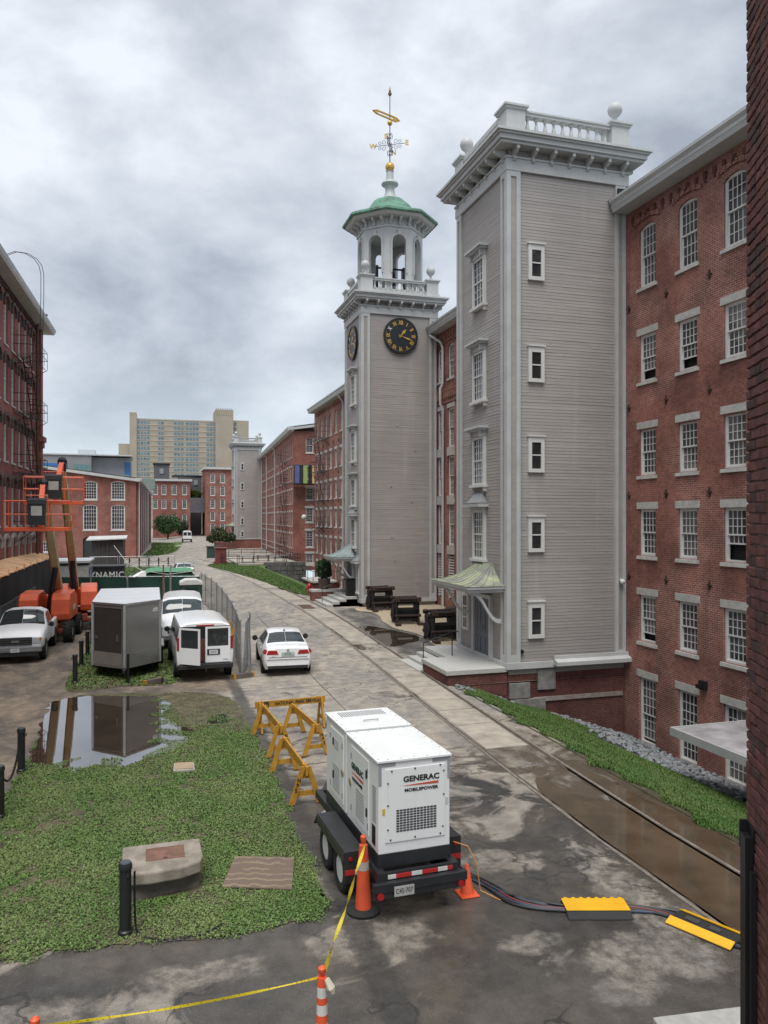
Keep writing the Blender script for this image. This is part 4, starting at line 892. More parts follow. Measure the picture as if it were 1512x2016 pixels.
def ogee_roof(parent, F, u0, u1, n1, t0, t1, z0, z1, mat, seams, name='canopy_roof'):
    N = 10; m = MB(); rows = []
    for i in range(N + 1):
        t = i / N; zf = t ** 2.1; z = z0 + (z1 - z0) * zf
        rows.append([F.p(u0 + (t0 - u0) * t, 0.02, z), F.p(u0 + (t0 - u0) * t, n1 + (.1 - n1) * t, z), F.p(u1 + (t1 - u1) * t, n1 + (.1 - n1) * t, z), F.p(u1 + (t1 - u1) * t, 0.02, z)])
    m.grid(rows); m.add(rows[-1], [(0, 1, 2, 3)])
    ro = m.build(name, mat, parent, smooth=30, fix=True)
    for k in range(seams):
        q = k / max(1, seams - 1)
        pts = []
        for i in range(N + 1):
            t = i / N; z = z0 + (z1 - z0) * t ** 2.1
            pts.append(F.p((u0 + (u1 - u0) * q) * (1 - t) + (t0 + (t1 - t0) * q) * t, n1 + (.1 - n1) * t + .005, z + .012))
        MB().tube(pts, .014, 4).build('seam', mat, ro)
    for su, st in ((u0, t0), (u1, t1)):
        for q in (0.33, 0.66):
            pts = []
            for i in range(N + 1):
                t = i / N; z = z0 + (z1 - z0) * t ** 2.1; pts.append(F.p(su + (st - su) * t, (n1 + (.1 - n1) * t) * q + .02 * (1 - q), z + .012))
            if seams: MB().tube(pts, .014, 4).build('seam', mat, ro)
    return ro
def canopy(tw, F, u0, u1, n1, t0, t1, z0, z1, mat, seams=8):
    m = MB(); m.fbox(F, u0 + .08, u1 - .08, .09, n1 - .08, z0 - .22, z0 - .1); m.fbox(F, u0, u1, .09, n1, z0 - .1, z0); m.build('canopy_frame', TRIM, tw)
    ogee_roof(tw, F, u0 - .03, u1 + .03, n1 + .03, t0, t1, z0 + .002, z1, mat, seams)
    for u in (u0 + .25, u1 - .25):
        pts = []
        for i in range(15):
            t = i / 14; n = .12 + (n1 - .3) * t; z = z0 - 1.25 + 1.02 * (t + .16 * math.sin(2 * math.pi * t + math.pi))
            pts.append((n, z))
        m = MB()
        for a, b_ in zip(pts[:-1], pts[1:]):
            h = .075; m.hexa([F.p(u - .05, a[0], a[1] - h), F.p(u + .05, a[0], a[1] - h), F.p(u + .05, b_[0], b_[1] - h), F.p(u - .05, b_[0], b_[1] - h)], [F.p(u - .05, a[0], a[1] + h), F.p(u + .05, a[0], a[1] + h), F.p(u + .05, b_[0], b_[1] + h), F.p(u - .05, b_[0], b_[1] + h)])
        m.build('scroll_bracket', TRIM, tw)
DOORP = M('grey_blue_door_paint', (.115, .125, .155), .5, var=.1)
def double_door(tw, F, u0, u1, z0, z1):
    m = MB(); m.fbox(F, u0 - .14, u0, -.02, .13, z0, z1 + .14); m.fbox(F, u1, u1 + .14, -.02, .13, z0, z1 + .14); m.fbox(F, u0, u1, -.02, .13, z1, z1 + .14); m.build('door_frame', TRIM, tw)
    c = (u0 + u1) / 2
    for a, b_ in ((u0, c - .01), (c + .01, u1)):
        m = MB(); m.fbox(F, a, b_, -.02, .06, z0 + .02, z1); d = m.build('door', DOORP, tw)
        w = (b_ - a - .3) / 2
        for i in range(2):
            for za, zb in ((z0 + .2, z0 + .75), (z0 + .9, z1 - .2)):
                x = a + .1 + i * (w + .1); m = MB(); m.fbox(F, x, x + w, .06, .072, za, zb); m.fbox(F, x + .04, x + w - .04, .072, .08, za + .04, zb - .04); m.build('door_panel', DOORP, d)
    m = MB(); m.fbox(F, c - .06, c - .03, .06, .12, z0 + 1.0, z0 + 1.2); m.build('door_handle', STEEL, d)

# --- near tower
X0, X1, Y0, Y1 = 11.9, 16.58, 24.4, 28.9
nt_ = thing('stair_tower', 'tall greige clapboard stair tower nearest to the camera, balustrade on top', 'tower', (14.2, 26.6, 0.45))
FY, FXf = tower(nt_, X0, X1, Y0, Y1, .45, balls=(0, 1, 1, 1))
for z0, z1 in ((14.03, 15.29), (10.46, 11.71), (7.3, 8.55), (4.51, 5.75), (1.49, 2.76)): narrow_window(nt_, FY, -12.955, z0, z1, .62)
for z0, z1, hd, cc in ((13.65, 15.45, 'flat', 3), (10.1, 11.95, 'flat', 4), (6.95, 8.75, 'flat', 4), (4.18, 6.0, 'ogee', 4)): tall_window(nt_, FXf, 26.72, z0, z1, 1.05, hd, cc)
canopy(nt_, FXf, 24.45, 27.95, 1.5, 25.6, 26.8, 3.34, 4.05, COPPER)
double_door(nt_, FXf, 25.75, 27.15, .55, 2.75)
m = MB(); m.fbox(FXf, 27.75, 28.3, -.02, .1, 1.35, 2.75); wo = m.build('side_window', TRIM_W, nt_)
for i in range(2):
    for j in range(3): m = MB(); m.fbox(FXf, 27.83 + i * .2, 28.0 + i * .2, .1, .104, 1.45 + j * .42, 1.82 + j * .42); m.build('pane', GLASS, wo)
# masonry under the tower and its ledge
m = MB(); m.box(X0 + .02, X1, Y0 + .05, Y1, -2.4, .45); m.build('foundation', BRICK_DK, nt_)
OLDST = M('foundation_granite', (.21, .20, .19), .85, var=.3, scale=3, bump=.5, bscale=12)
for (a, b_, za, zb) in ((11.95, 12.75, -.6, -.05), (12.0, 13.35, -1.25, -.62), (12.3, 13.7, -1.9, -1.28), (13.05, 13.75, -.35, .4), (13.4, 14.6, -2.35, -1.92)):
    m = MB(); m.box(a, b_, Y0 - .03, Y0 + .2, za, zb); m.build('stone_block', OLDST, nt_, bevel=.02)
m = MB(); m.box(12.9, 16.5, Y0 - .005, Y0 + .2, -.75, -.6); m.build('stone_course', M('pale_render', (.30, .25, .23), .9, var=.3, scale=5), nt_)
m = MB(); m.box(13.6, 16.62, Y0 - .4, Y0 - .11, .53, .64); m.box(13.6, 16.62, Y0 - .2, Y0 - .11, .64, .86); m.hexa([(13.6, Y0 - .4, .64), (16.62, Y0 - .4, .64), (16.62, Y0 - .2, .64), (13.6, Y0 - .2, .64)], [(13.6, Y0 - .4, .66), (16.62, Y0 - .4, .66), (16.62, Y0 - .2, .74), (13.6, Y0 - .2, .74)]); m.build('ledge', TRIM, nt_)
cm = MB(); cm.sphere((16.35, Y0 - .2, 3.4), .1, 10); cm.box(16.3, 16.4, Y0 - .12, Y0, 3.42, 3.5); cm.build('security_camera', TRIM_W, nt_, smooth=50)
m = MB(); m.lathe([(.07, 0), (.07, .1)], (12.4, Y0 - .1, 1.05), 8, axis='y'); m.build('vent_cap', IRON, nt_)
m = MB(); m.box(16.2, 16.58, Y0 - .16, Y0 + .3, 17.1, 17.62); m.build('roof_saddle', IRON, nt_)
# porch
porch = thing('stone_porch', 'granite porch with brick base and steps at the nearest tower door', 'porch', (10.7, 26.8, 0))
m = MB(); m.box(9.66, 11.88, 24.42, 26.85, -.5, .36); m.box(10.66, 11.88, 26.85, 29.35, 0, .36); m.build('brick_base', BRICK_DK, porch)
m = MB(); m.box(9.6, 11.88, 24.36, 26.9, .361, .52); m.build('slab', GRANITE, porch, bevel=.01); m = MB(); m.box(10.6, 11.88, 26.905, 29.4, .361, .518); m.build('slab', GRANITE, porch, bevel=.01)
for i, (xa, za) in enumerate(((10.25, .34), (9.9, .20), (9.5, .08))):
    m = MB(); m.box(xa, 10.6, 26.92, 29.3, max(0, za - .14), za + .0); m.build('step', GRANITE, porch, bevel=.01)
hr = MB(); hr.tube([(9.75, 27.1, .08), (9.75, 27.1, 1.05), (10.95, 27.1, 1.42), (11.15, 27.1, 1.42)], .022, 6); hr.tube([(10.9, 27.1, .5), (10.9, 27.1, 1.4)], .02, 6); hr.build('handrail', IRON, porch, smooth=40)

# --- clock tower
X0, X1, Y0, Y1 = 11.9, 16.5, 43.6, 47.55
ct = thing('clock_tower', 'greige clapboard clock tower with green domed cupola and weathervane', 'tower', (14.2, 45.5, .76))
FY, FXf = tower(ct, X0, X1, Y0, Y1, .72, lap=.125, ov=.52, top=18.45)
for z0, z1, hd in ((12.6, 14.4, 'flat'), (9.15, 10.95, 'flat'), (6.45, 8.1, 'flat'), (3.95, 5.7, 'ogee')): tall_window(ct, FXf, 45.4, z0, z1, 1.0, hd, 3)
canopy(ct, FXf, 44.9, 47.6, 1.45, 45.6, 46.8, 3.35, 4.1, M('lead_grey_copper', (.30, .36, .36), .5, .3, dirt=.3), 6)
double_door(ct, FXf, 45.6, 46.9, 1.05, 3.0)
tall_window(ct, FXf, 44.35, 1.3, 2.9, .55, 'ogee', 2)
m = MB(); m.box(X0 + .02, X1, Y0 + .06, Y1, 0, .73); m.build('foundation', BRICK_DK, ct)
CLK = M('clock_dial_black', (.012, .015, .018), .45, var=.1)
def clock(F, u, z, r, face):
    m = MB(); m.prism([(r * math.cos(a), r * math.sin(a)) for a in np.linspace(0, 2 * math.pi, 48, endpoint=False)], lambda a, b_, k: F.p(u + a, .035 if k == 0 else .11, z + b_)); c = m.build('clock', CLK, ct)
    m = MB()
    N = 48
    for i in range(N):
        a0, a1 = 2 * math.pi * i / N, 2 * math.pi * (i + 1) / N
        m.hexa([F.p(u + .9 * r * math.cos(a0), .11, z + .9 * r * math.sin(a0)), F.p(u + .9 * r * math.cos(a1), .11, z + .9 * r * math.sin(a1)), F.p(u + .9 * r * math.cos(a1), .16, z + .9 * r * math.sin(a1)), F.p(u + .9 * r * math.cos(a0), .16, z + .9 * r * math.sin(a0))],
               [F.p(u + r * math.cos(a0), .11, z + r * math.sin(a0)), F.p(u + r * math.cos(a1), .11, z + r * math.sin(a1)), F.p(u + r * math.cos(a1), .16, z + r * math.sin(a1)), F.p(u + r * math.cos(a0), .16, z + r * math.sin(a0))])
    m.build('rim', CLK, c)
    sgn = -1                                        # clockwise as seen from outside: u runs to the viewer's left
    nums = ['XII', 'I', 'II', 'III', 'IIII', 'V', 'VI', 'VII', 'VIII', 'IX', 'X', 'XI']
    for h_, s in enumerate(nums):
        a = 2 * math.pi * h_ / 12; du, dz = sgn * math.sin(a) * .73 * r, math.cos(a) * .73 * r
        p = F.p(u + du, .114, z + dz); me = text_mesh(s, .30 * r, GOLD if s != 'X' else TRIM_W, .008, 1.0, .72, .012)
        o = link(me, 'numeral', c, p); o.rotation_mode = 'XYZ'
        o.rotation_euler = (Matrix.Rotation(R(face), 4, 'Z') @ Matrix.Rotation(R(90), 4, 'X') @ Matrix.Rotation(-a if h_ not in (4, 5, 6, 7, 8) else -a, 4, 'Z')).to_euler()
    m = MB()
    for i in range(60):
        a = 2 * math.pi * i / 60; s = .012 * r
        m.fbox(F, u + .86 * r * math.sin(a) - s, u + .86 * r * math.sin(a) + s, .11, .118, z + .86 * r * math.cos(a) - s, z + .86 * r * math.cos(a) + s)
    m.build('minute_dots', GOLD, c)
    for ang, L, wd in ((R(39), .50, .055), (R(109), .80, .035)):
        d = (sgn * math.sin(ang), math.cos(ang)); q = (-d[1], d[0])
        def P_(l, w, k): return F.p(u + d[0] * l * r + q[0] * w * r, .125 if k == 0 else .14, z + d[1] * l * r + q[1] * w * r)
        m = MB(); poly = [(-.12, -wd * .6), (.25 * L, -wd * .5), (.62 * L, -wd * 1.5), (.75 * L, -wd * .7), (L, 0), (.75 * L, wd * .7), (.62 * L, wd * 1.5), (.25 * L, wd * .5), (-.12, wd * .6)]
        m.prism(poly, P_); m.build('hand', GOLD, c)
clock(FY, -14.23, 16.5, 1.06, 0); clock(FXf, 45.55, 16.35, 1.03, -90)
for (x, z) in ((14.05, 11.2), (15.15, 9.75), (13.65, 7.6), (14.95, 6.7), (13.7, 4.6), (13.9, 3.2), (15.3, 1.85)):
    m = MB(); m.lathe([(.05, 0), (.04, .04)], (x, Y0 - .05, z), 8, axis='y'); m.build('siding_plug', SIDING, ct)
# cupola
cx, cy = 14.2, 45.57; OCT = math.pi / 8
def octa(r): return [(cx + r / math.cos(OCT) * math.cos(OCT + math.pi / 4 * k), cy + r / math.cos(OCT) * math.sin(OCT + math.pi / 4 * k)) for k in range(8)]
cup = MB(); cup.box(cx - 2.15, cx + 2.15, cy - 1.9, cy + 1.9, 18.92, 19.3); cupo = cup.build('cupola', TRIM, ct)
ap = 1.86; zl, zs_, zt = 19.3, 22.15, 23.05; ow = .43
for k in range(8):
    a = math.pi / 4 * k; Fk = Fr(cx + ap * math.cos(a), cy + ap * math.sin(a), math.degrees(a) - 90); hw = ap * math.tan(OCT)
    m = MB(); N = 10; th = .22
    for s in (-1, 1):
        ua, ub = (ow, hw) if s > 0 else (-hw, -ow)
        m.hexa([Fk.p(ua, 0, zl), Fk.p(ub, 0, zl), Fk.p(ub * .93 if s > 0 else ub, -th, zl), Fk.p(ua if s > 0 else ua * .93, -th, zl)][::-1], [Fk.p(ua, 0, zt), Fk.p(ub, 0, zt), Fk.p(ub * .93 if s > 0 else ub, -th, zt), Fk.p(ua if s > 0 else ua * .93, -th, zt)][::-1])
    pts = [(ow * math.cos(math.pi - math.pi * i / N), zs_ + ow * math.sin(math.pi * i / N)) for i in range(N + 1)]
    for (a0, b0), (a1, b1) in zip(pts[:-1], pts[1:]):
        m.hexa([Fk.p(a0, 0, b0), Fk.p(a1, 0, b1), Fk.p(a1, -th, b1), Fk.p(a0, -th, b0)][::-1], [Fk.p(a0, 0, zt), Fk.p(a1, 0, zt), Fk.p(a1, -th, zt), Fk.p(a0, -th, zt)][::-1])
    m.build('arch_panel', TRIM, cupo, fix=True)
    m = MB()
    for (a0, b0), (a1, b1) in zip(pts[:-1], pts[1:]):
        f_ = 1.22
        q = lambda a_, b_: (a_ * f_, zs_ + (b_ - zs_) * f_)
        m.hexa([Fk.p(a0, 0, b0), Fk.p(a1, 0, b1), Fk.p(a1, .06, b1), Fk.p(a0, .06, b0)], [Fk.p(*[q(a0, b0)[0]], 0, q(a0, b0)[1]), Fk.p(q(a1, b1)[0], 0, q(a1, b1)[1]), Fk.p(q(a1, b1)[0], .06, q(a1, b1)[1]), Fk.p(q(a0, b0)[0], .06, q(a0, b0)[1])])
    m.fbox(Fk, -ow * 1.22, -ow, 0, .06, zl + 1, zs_); m.fbox(Fk, ow, ow * 1.22, 0, .06, zl + 1, zs_); m.fbox(Fk, -.1, .1, .0, .1, zs_ + ow - .02, zs_ + ow + .25)
    m.build('archivolt', TRIM, cupo, fix=True)
    for u in (-.58, 0.0, .58): link(bracket_me, 'bracket', cupo, Fk.p(u, .02, 23.1), rz=Fk.th)
def ring(r0, z0, r1, z1): 
    m = MB(); a, b_ = octa(r0), octa(r1); m.prism(a, lambda x, y, k: (x, y, z0)) if False else None
    vs = [(x, y, z0) for x, y in a] + [(x, y, z1) for x, y in b_]; m.add(vs, [(i, (i + 1) % 8, 8 + (i + 1) % 8, 8 + i) for i in range(8)] + [tuple(range(8))[::-1], tuple(range(8, 16))]); return m
ring(1.93, 23.0, 1.93, 23.12).build('entablature', TRIM, cupo); ring(1.86, 23.12, 1.86, 23.6).build('entablature', TRIM, cupo)
ring(2.45, 23.56, 2.62, 23.68).build('soffit', TRIM, cupo)
prof = [(2.66, 23.66), (2.76, 23.74), (2.74, 23.86), (2.6, 23.96), (2.3, 24.02), (1.95, 24.1), (1.68, 24.24), (1.5, 24.45), (1.34, 24.72), (1.14, 25.0), (.88, 25.22), (.6, 25.36), (.42, 25.42)]
m = MB(); rows = [[(x, y, z) for x, y in (octa(r) + [octa(r)[0]])] for r, z in prof]; m.grid(rows); m.add(rows[-1][:8], [tuple(range(8))]); m.build('dome', VERDI, cupo, smooth=28, fix=True)
m = MB(); m.lathe([(.44, 25.38), (.4, 25.5), (.3, 25.8), (.28, 26.0), (.34, 26.15), (.5, 26.25), (.54, 26.32), (.5, 26.42), (.3, 26.45), (.24, 26.5), (.22, 27.1), (.26, 27.12), (.12, 27.16)], (cx, cy, 0), 14); m.build('finial_base', TRIM, cupo, smooth=35)
# bell inside
m = MB(); m.lathe([(.55, 20.2), (.5, 20.3), (.36, 20.6), (.3, 20.9), (.2, 21.05), (.02, 21.1)], (cx, cy, 0), 14); m.tube([(cx - .9, cy, 21.1), (cx + .9, cy, 21.1)], .06, 6); m.box(cx - .95, cx - .8, cy - .2, cy + .2, 19.3, 21.2); m.box(cx + .8, cx + .95, cy - .2, cy + .2, 19.3, 21.2); m.build('bell', IRON, cupo, smooth=40)
# weathervane
wv = thing('weathervane', 'gilded shuttle weathervane with compass letters above the green dome', 'weathervane', (cx, cy, 27.16))
m = MB(); m.tube([(cx, cy, 27.1), (cx, cy, 31.9)], [.035, .025], 6); m.build('rod', M('vane_iron', (.05, .05, .09), .5, .3), wv)
m = MB(); m.sphere((cx, cy, 27.4), .29, 14); m.build('ball', GOLD, wv, smooth=60); m = MB(); m.sphere((cx, cy, 30.12), .16, 12); m.build('ball', GOLD, wv, smooth=60)
m = MB(); m.lathe([(.01, 31.75), (.1, 31.85), (.13, 31.95), (.05, 32.02), (.08, 32.08), (.06, 32.15), (.01, 32.4)], (cx, cy, 0), 8); m.build('spear', M('vane_copper', (.25, .14, .08), .4, .5), wv, smooth=40)
vd = Vector((-.93, -.37, 0)).normalized(); vp = Vector((-vd.y, vd.x, 0))
poly = [(1.35, 0), (1.05, .12), (.2, .16), (-.6, .13), (-.75, 0), (-.6, -.13), (.2, -.16), (1.05, -.12)]
hol = [(.9, 0), (.8, .06), (.2, .07), (.05, 0), (.2, -.07), (.8, -.06)]
m = MB(); zc = 30.48
def vq(a, b_, k): p = Vector((cx, cy, zc)) + vd * a + vp * (-.05 if k == 0 else .05); return (p.x, p.y, p.z + b_)
m.prism([(1.35, 0), (1.05, .13), (-.5, .15), (-.8, 0), (-.5, .07), (1.0, .07)], vq); m.prism([(1.35, 0), (1.0, -.07), (-.5, -.07), (-.8, 0), (-.5, -.15), (1.05, -.13)], vq); m.prism([(-.3, -.07), (-.3, .07), (-.78, .0)], vq); m.prism([(.95, -.07), (1.3, 0), (.95, .07)], vq); m.build('shuttle', GOLD, wv)
ea = Vector((.86, -.5, 0)).normalized(); na = Vector((.5, .86, 0)).normalized(); SCR = M('vane_scrollwork', (.05, .05, .10), .5, .4)
for lt, d in (('E', ea), ('W', -ea), ('N', na), ('S', -na)):
    p = Vector((cx, cy, 28.78)) + d * .95; m = MB(); m.tube([(cx, cy, 28.78), tuple(p)], .02, 5)
    for s in (-1, 1):
        for rr, off in ((.16, .35), (.12, .62)):
            c0 = Vector((cx, cy, 28.78)) + d * off; pts = []
            for i in range(13):
                a = 4.6 * i / 12 * 1.25; q = rr * (1 - .6 * i / 12); pts.append(tuple(c0 + d * (q * math.sin(a)) + Vector((0, 0, s * (.06 + q * (1.2 - math.cos(a)))))))
            m.tube(pts, .014, 4)
    m.build('scroll', SCR, wv)
    o = link(text_mesh(lt, .42, GOLD, .02, 1, 1, .012), 'letter', wv, tuple(p + d * .12), rot=(R(90), 0, R(-17)))
for s in (-1, 1):
    m = MB()
    for q in range(4):
        a0 = math.pi / 2 * q + .4; dd = Vector((math.cos(a0), math.sin(a0), 0)); pts = []
        for i in range(13):
            a = 5.5 * i / 12; rr = .14 * (1 - .55 * i / 12); pts.append(tuple(Vector((cx, cy, 28.78 + s * .5)) + dd * (.02 + rr * (1 - math.cos(a))) + Vector((0, 0, s * rr * math.sin(a) * 1.4))))
        m.tube(pts, .014, 4)
    m.build('scroll', SCR, wv)
# steps, pot platform at the clock tower door
st = thing('entrance_steps', 'granite entrance steps with brick pier at the clock tower door', 'steps', (10.9, 47.5, 0))
for i, (xa, za) in enumerate(((9.9, .62), (10.3, .77), (10.7, .91), (11.1, 1.05))):
    m = MB(); m.box(xa, 11.88, 44.3, 47.6, .3 + .001 * i, za); m.build('step', GRANITE, st, bevel=.01)
m = MB(); m.box(9.75, 11.9, 47.65, 48.4, .3, 1.05); m.build('pier', BRICK, st); m = MB(); m.box(9.7, 11.88, 47.62, 48.45, 1.051, 1.19); m.build('pier_cap', GRANITE, st)
hr = MB(); hr.tube([(10.0, 45.9, .5), (10.0, 45.9, 1.45), (11.3, 45.9, 1.95), (11.5, 45.9, 1.95)], .025, 6); hr.tube([(11.3, 45.9, 1.0), (11.3, 45.9, 1.95)], .02, 6); hr.build('handrail', IRON, st)
# --- far tower
X0, X1, Y0, Y1 = 14.1, 18.7, 135.7, 140.2
ft = thing('stair_tower', 'small-looking pale clapboard tower far down the street, with brick foot', 'tower', (16.4, 138, 2))
FY, FXf = tower(ft, X0, X1, Y0, Y1, 2.0, lap=.25, ov=.6, top=18.3)
for z0, z1 in ((14.0, 15.3), (10.6, 11.9), (7.4, 8.7), (4.5, 5.8), (2.4, 3.5)): narrow_window(ft, FY, -15.4, z0, z1, .62)
for z0, z1, hd in ((12.6, 14.4, 'flat'), (9.15, 10.95, 'flat'), (6.45, 8.1, 'flat')): tall_window(ft, FXf, 138, z0, z1, 1.0, hd, 3)
canopy(ft, FXf, 136.2, 139.8, 1.4, 137.4, 138.6, 4.4, 5.1, COPPER, 5)
m = MB(); m.box(X0 - .02, X1 + .02, Y0 - .02, Y1, 0, 2.0); m.build('foundation', BRICK_FAR, ft)
# --- far wing of the mill
ang = math.degrees(math.atan2(18.7 - 16.2, 136 - 90.2))
fw = thing('mill_wing', 'far red brick mill wing with banners and fire escapes', 'building', (20, 112, 0))
Fw = Fr(16.2, 90.2, 90 - ang)
L = 45.6; colsW = [1.5 + 2.15 * i for i in range(20)]; rowsW = [(13.0, 14.9), (10.2, 11.8), (7.45, 9.05), (4.8, 6.4), (2.2, 3.8), (-.3, 1.2)]
hl = [(c - .46, c + .46, a, b_) for c in colsW for a, b_ in rowsW]
wall(fw, Fw, 0, L, -.5, 16.0, hl, BRICK_FAR)
KW = window_kit(.92, 1.6, 3, 3, 3, single=True, glass=GLASS_FAR); KW2 = window_kit(.92, 1.9, 3, 3, 3, single=True, lintel=False, glass=GLASS_FAR); KW3 = window_kit(.92, 1.5, 3, 3, 3, single=True, glass=GLASS_FAR)
for c in colsW:
    for i, (a, b_) in enumerate(rowsW): put_window(fw, Fw, c, a, KW2 if i == 0 else (KW3 if i == 5 else KW), 0)
Fe = Fr(0, 90.2, 180); he = [(-18.6, -17.68, a, b_) for a, b_ in ((13.45, 15.2), (7.85, 9.3), (5.2, 6.9), (2.25, 4.2), (.15, 1.5), (10.3, 11.8))]
wall(fw, Fe, -30, -16.2, -.5, 16.0, he, BRICK_FAR, name='end_wall')
for (a, b_, za, zb) in he: put_window(fw, Fe, -18.14, za, window_kit(.92, round(zb - za, 2), 4, 3, 3, single=True, lintel=za < 13), 0)
m = MB(); m.hexa([Fw.p(.3, -.3, -.5), Fw.p(L - .1, -.3, -.5), Fw.p(L - .1, -12, -.5), Fw.p(.3, -12, -.5)], [Fw.p(.3, -.3, 15.9), Fw.p(L - .1, -.3, 15.9), Fw.p(L - .1, -12, 15.9), Fw.p(.3, -12, 15.9)]); m.build('interior', DARK, fw)
m = MB(); m.prism([(0, 15.9), (.6, 15.9), (.75, 16.25), (.75, 16.4), (0, 16.45)], lambda a, b_, k: Fw.p(-.4 if k == 0 else L, a, b_)); m.build('eave', TRIM, fw, fix=True)
m = MB(); m.prism([(-15.5, 16.3), (-24, 17.6), (-31, 17.0), (-31, 16.7), (-24, 17.3), (-15.5, 16.0)], lambda a, b_, k: Fe.p(a, 0 if k == 0 else .5, b_)); m.build('gable_eave', TRIM, fw, fix=True)
m = MB(); m.quad(Fw.p(-.4, .72, 16.405), Fw.p(L, .72, 16.405), Fw.p(L, -7, 17.6), Fw.p(-.4, -7, 17.6)); m.build('roof', LEADROOF, fw)
for u in (20.5, 33.5, 43): pipe(fw, [Fw.p(u, .6, 16), Fw.p(u, .15, 15.4), Fw.p(u, .15, .2)], .1)
fire_escape(fw, Fw, 7.5, 4.5, [12.85, 10.05, 7.3, 4.65, 2.1], IRON)
# banners on a scaffold frame at the corner
bn = thing('banner_frame', 'black hanging frame with blue, green and yellow banners on the far wing', 'banners', (17.3, 89.4, 9.6))
m = MB()
for z in (9.7, 11.9): m.tube([(15.6, 91.0, z), (16.1, 88.9, z), (19.2, 88.9, z)], .05, 5)
for x in (16.1, 17.1, 18.1, 19.1): m.tube([(x, 88.9, 9.7), (x, 88.9, 11.9)], .05, 5)
m.box(16.05, 19.2, 88.95, 90.1, 9.62, 9.68); m.build('frame', IRON, bn)
for x, w, c, nm in ((16.35, .45, (.10, .14, .38), 'blue'), (16.85, .4, (.03, .03, .04), 'black'), (17.35, .5, (.30, .42, .14), 'green'), (17.9, .4, (.02, .02, .025), 'black'), (18.4, .5, (.60, .42, .18), 'yellow'), (18.95, .35, (.03, .03, .03), 'black')):
    m = MB(); m.grid([[(x - w / 2 + w * i / 4, 88.82 + .03 * math.sin(i * 2 + x), 9.75 + 2.1 * j / 3) for j in range(4)] for i in range(5)]); m.build('banner', M('banner_' + nm + str(x), c, .8), bn, label=nm + ' banner')
# floodlight and camera on the wall
m = MB(); m.tube([(16.2, 80.0, 5.6), (15.6, 79.6, 5.9)], .05, 5); m.sphere((15.4, 79.5, 5.8), .28, 10); fl = m.build('floodlight', TRIM_W, None, smooth=50); setp(fl, 'round white floodlight on the corner of the near mill', 'floodlight')

# --- left mill
az = R(1.74); Fl = Fr(-7.4, 58.8, -(90 + 1.74) + 0)    # outward normal towards +X
# frame: u grows towards the camera
lm = thing('mill_building', 'red brick mill with iron fire escapes at the left edge', 'building', (-14, 45, 0))
colsL = [3.0 + 2.05 * i for i in range(22)]; rowsL = [(15.5, 18.05, .22), (12.3, 14.8, .22), (8.95, 11.4, .22), (5.3, 7.95, .22), (1.9, 4.55, .22)]
hl = [(c - .5, c + .5, a, b_, r) for c in colsL for a, b_, r in rowsL]
BRICK_L = brick_mat('left_mill_brick', (.29, .10, .082), (.225, .08, .07), (.30, .18, .155))
wall(lm, Fl, 0, 48, 0, 18.8, hl, BRICK_L, reveal=.3)
for c in colsL:
    for j, (a, b_, r) in enumerate(rowsL):
        K = window_kit(1.0, round(b_ - a, 2), 4, 4, 4, arch=.22, lintel=False, depth=.14, single=True); put_window(lm, Fl, c, a, K, 0)
        if c < 16:
            N = 6; m = MB(); pts = [(c - .62 + 1.24 * i / N, b_ - .22 + .05 + arc_z(-.62 + 1.24 * i / N, 1.24, .26)) for i in range(N + 1)]
            for p, q in zip(pts[:-1], pts[1:]): m.hexa([Fl.p(p[0], 0, p[1]), Fl.p(q[0], 0, q[1]), Fl.p(q[0], .13, q[1]), Fl.p(p[0], .13, p[1])], [Fl.p(p[0], 0, p[1] + .2), Fl.p(q[0], 0, q[1] + .2), Fl.p(q[0], .13, q[1] + .2), Fl.p(p[0], .13, p[1] + .2)])
            for s in (-1, 1): m.fbox(Fl, c + s * .62 - .08, c + s * .62 + .08, 0, .13, b_ - .5, b_ - .15)
            m.build('window_hood', M('brownstone', (.10, .075, .068), .85, var=.2) if j < 4 else M('hood_snow_grey', (.36, .34, .33), .8, var=.2), lm, fix=True)
m = MB(); m.hexa([Fl.p(.3, -.4, 0), Fl.p(48, -.4, 0), Fl.p(48, -14, 0), Fl.p(.3, -14, 0)], [Fl.p(.3, -.4, 18.7), Fl.p(48, -.4, 18.7), Fl.p(48, -14, 18.7), Fl.p(.3, -14, 18.7)]); m.build('interior', DARK, lm, fix=True)
m = MB(); m.quad(Fl.p(0, 0, 0), Fl.p(0, -15, 0), Fl.p(0, -15, 18.8), Fl.p(0, 0, 18.8)); m.build('end_wall', BRICK_L, lm)
m = MB(); m.fbox(Fl, -.05, .75, -.2, .22, 0, 18.76); m.fbox(Fl, -.25, .95, -.2, .42, 11.0, 11.35); m.fbox(Fl, -.15, .85, -.2, .32, 10.6, 11.0); m.fbox(Fl, 1.2, 1.5, -.1, .12, 0, 18.7); m.build('corner_pier', BRICK_L, lm)
m = MB(); m.prism([(0, 18.78), (.8, 18.78), (.88, 18.9), (.95, 19.1), (0, 19.16)], lambda a, b_, k: Fl.p(-1.0 if k == 0 else 48, a, b_)); m.build('eave', TRIM, lm, fix=True)
m = MB()
for i in range(90): m.fbox(Fl, 1.2 + i * .4, 1.36 + i * .4, -.02, .12, 18.45, 18.74)
m.build('corbels', M('corbel_brown', (.09, .05, .045), .9), lm, kind='stuff')
m = MB(); m.quad(Fl.p(-1, .93, 19.13), Fl.p(48, .93, 19.13), Fl.p(48, -7, 21.5), Fl.p(-1, -7, 21.5)); m.build('roof', LEADROOF, lm)
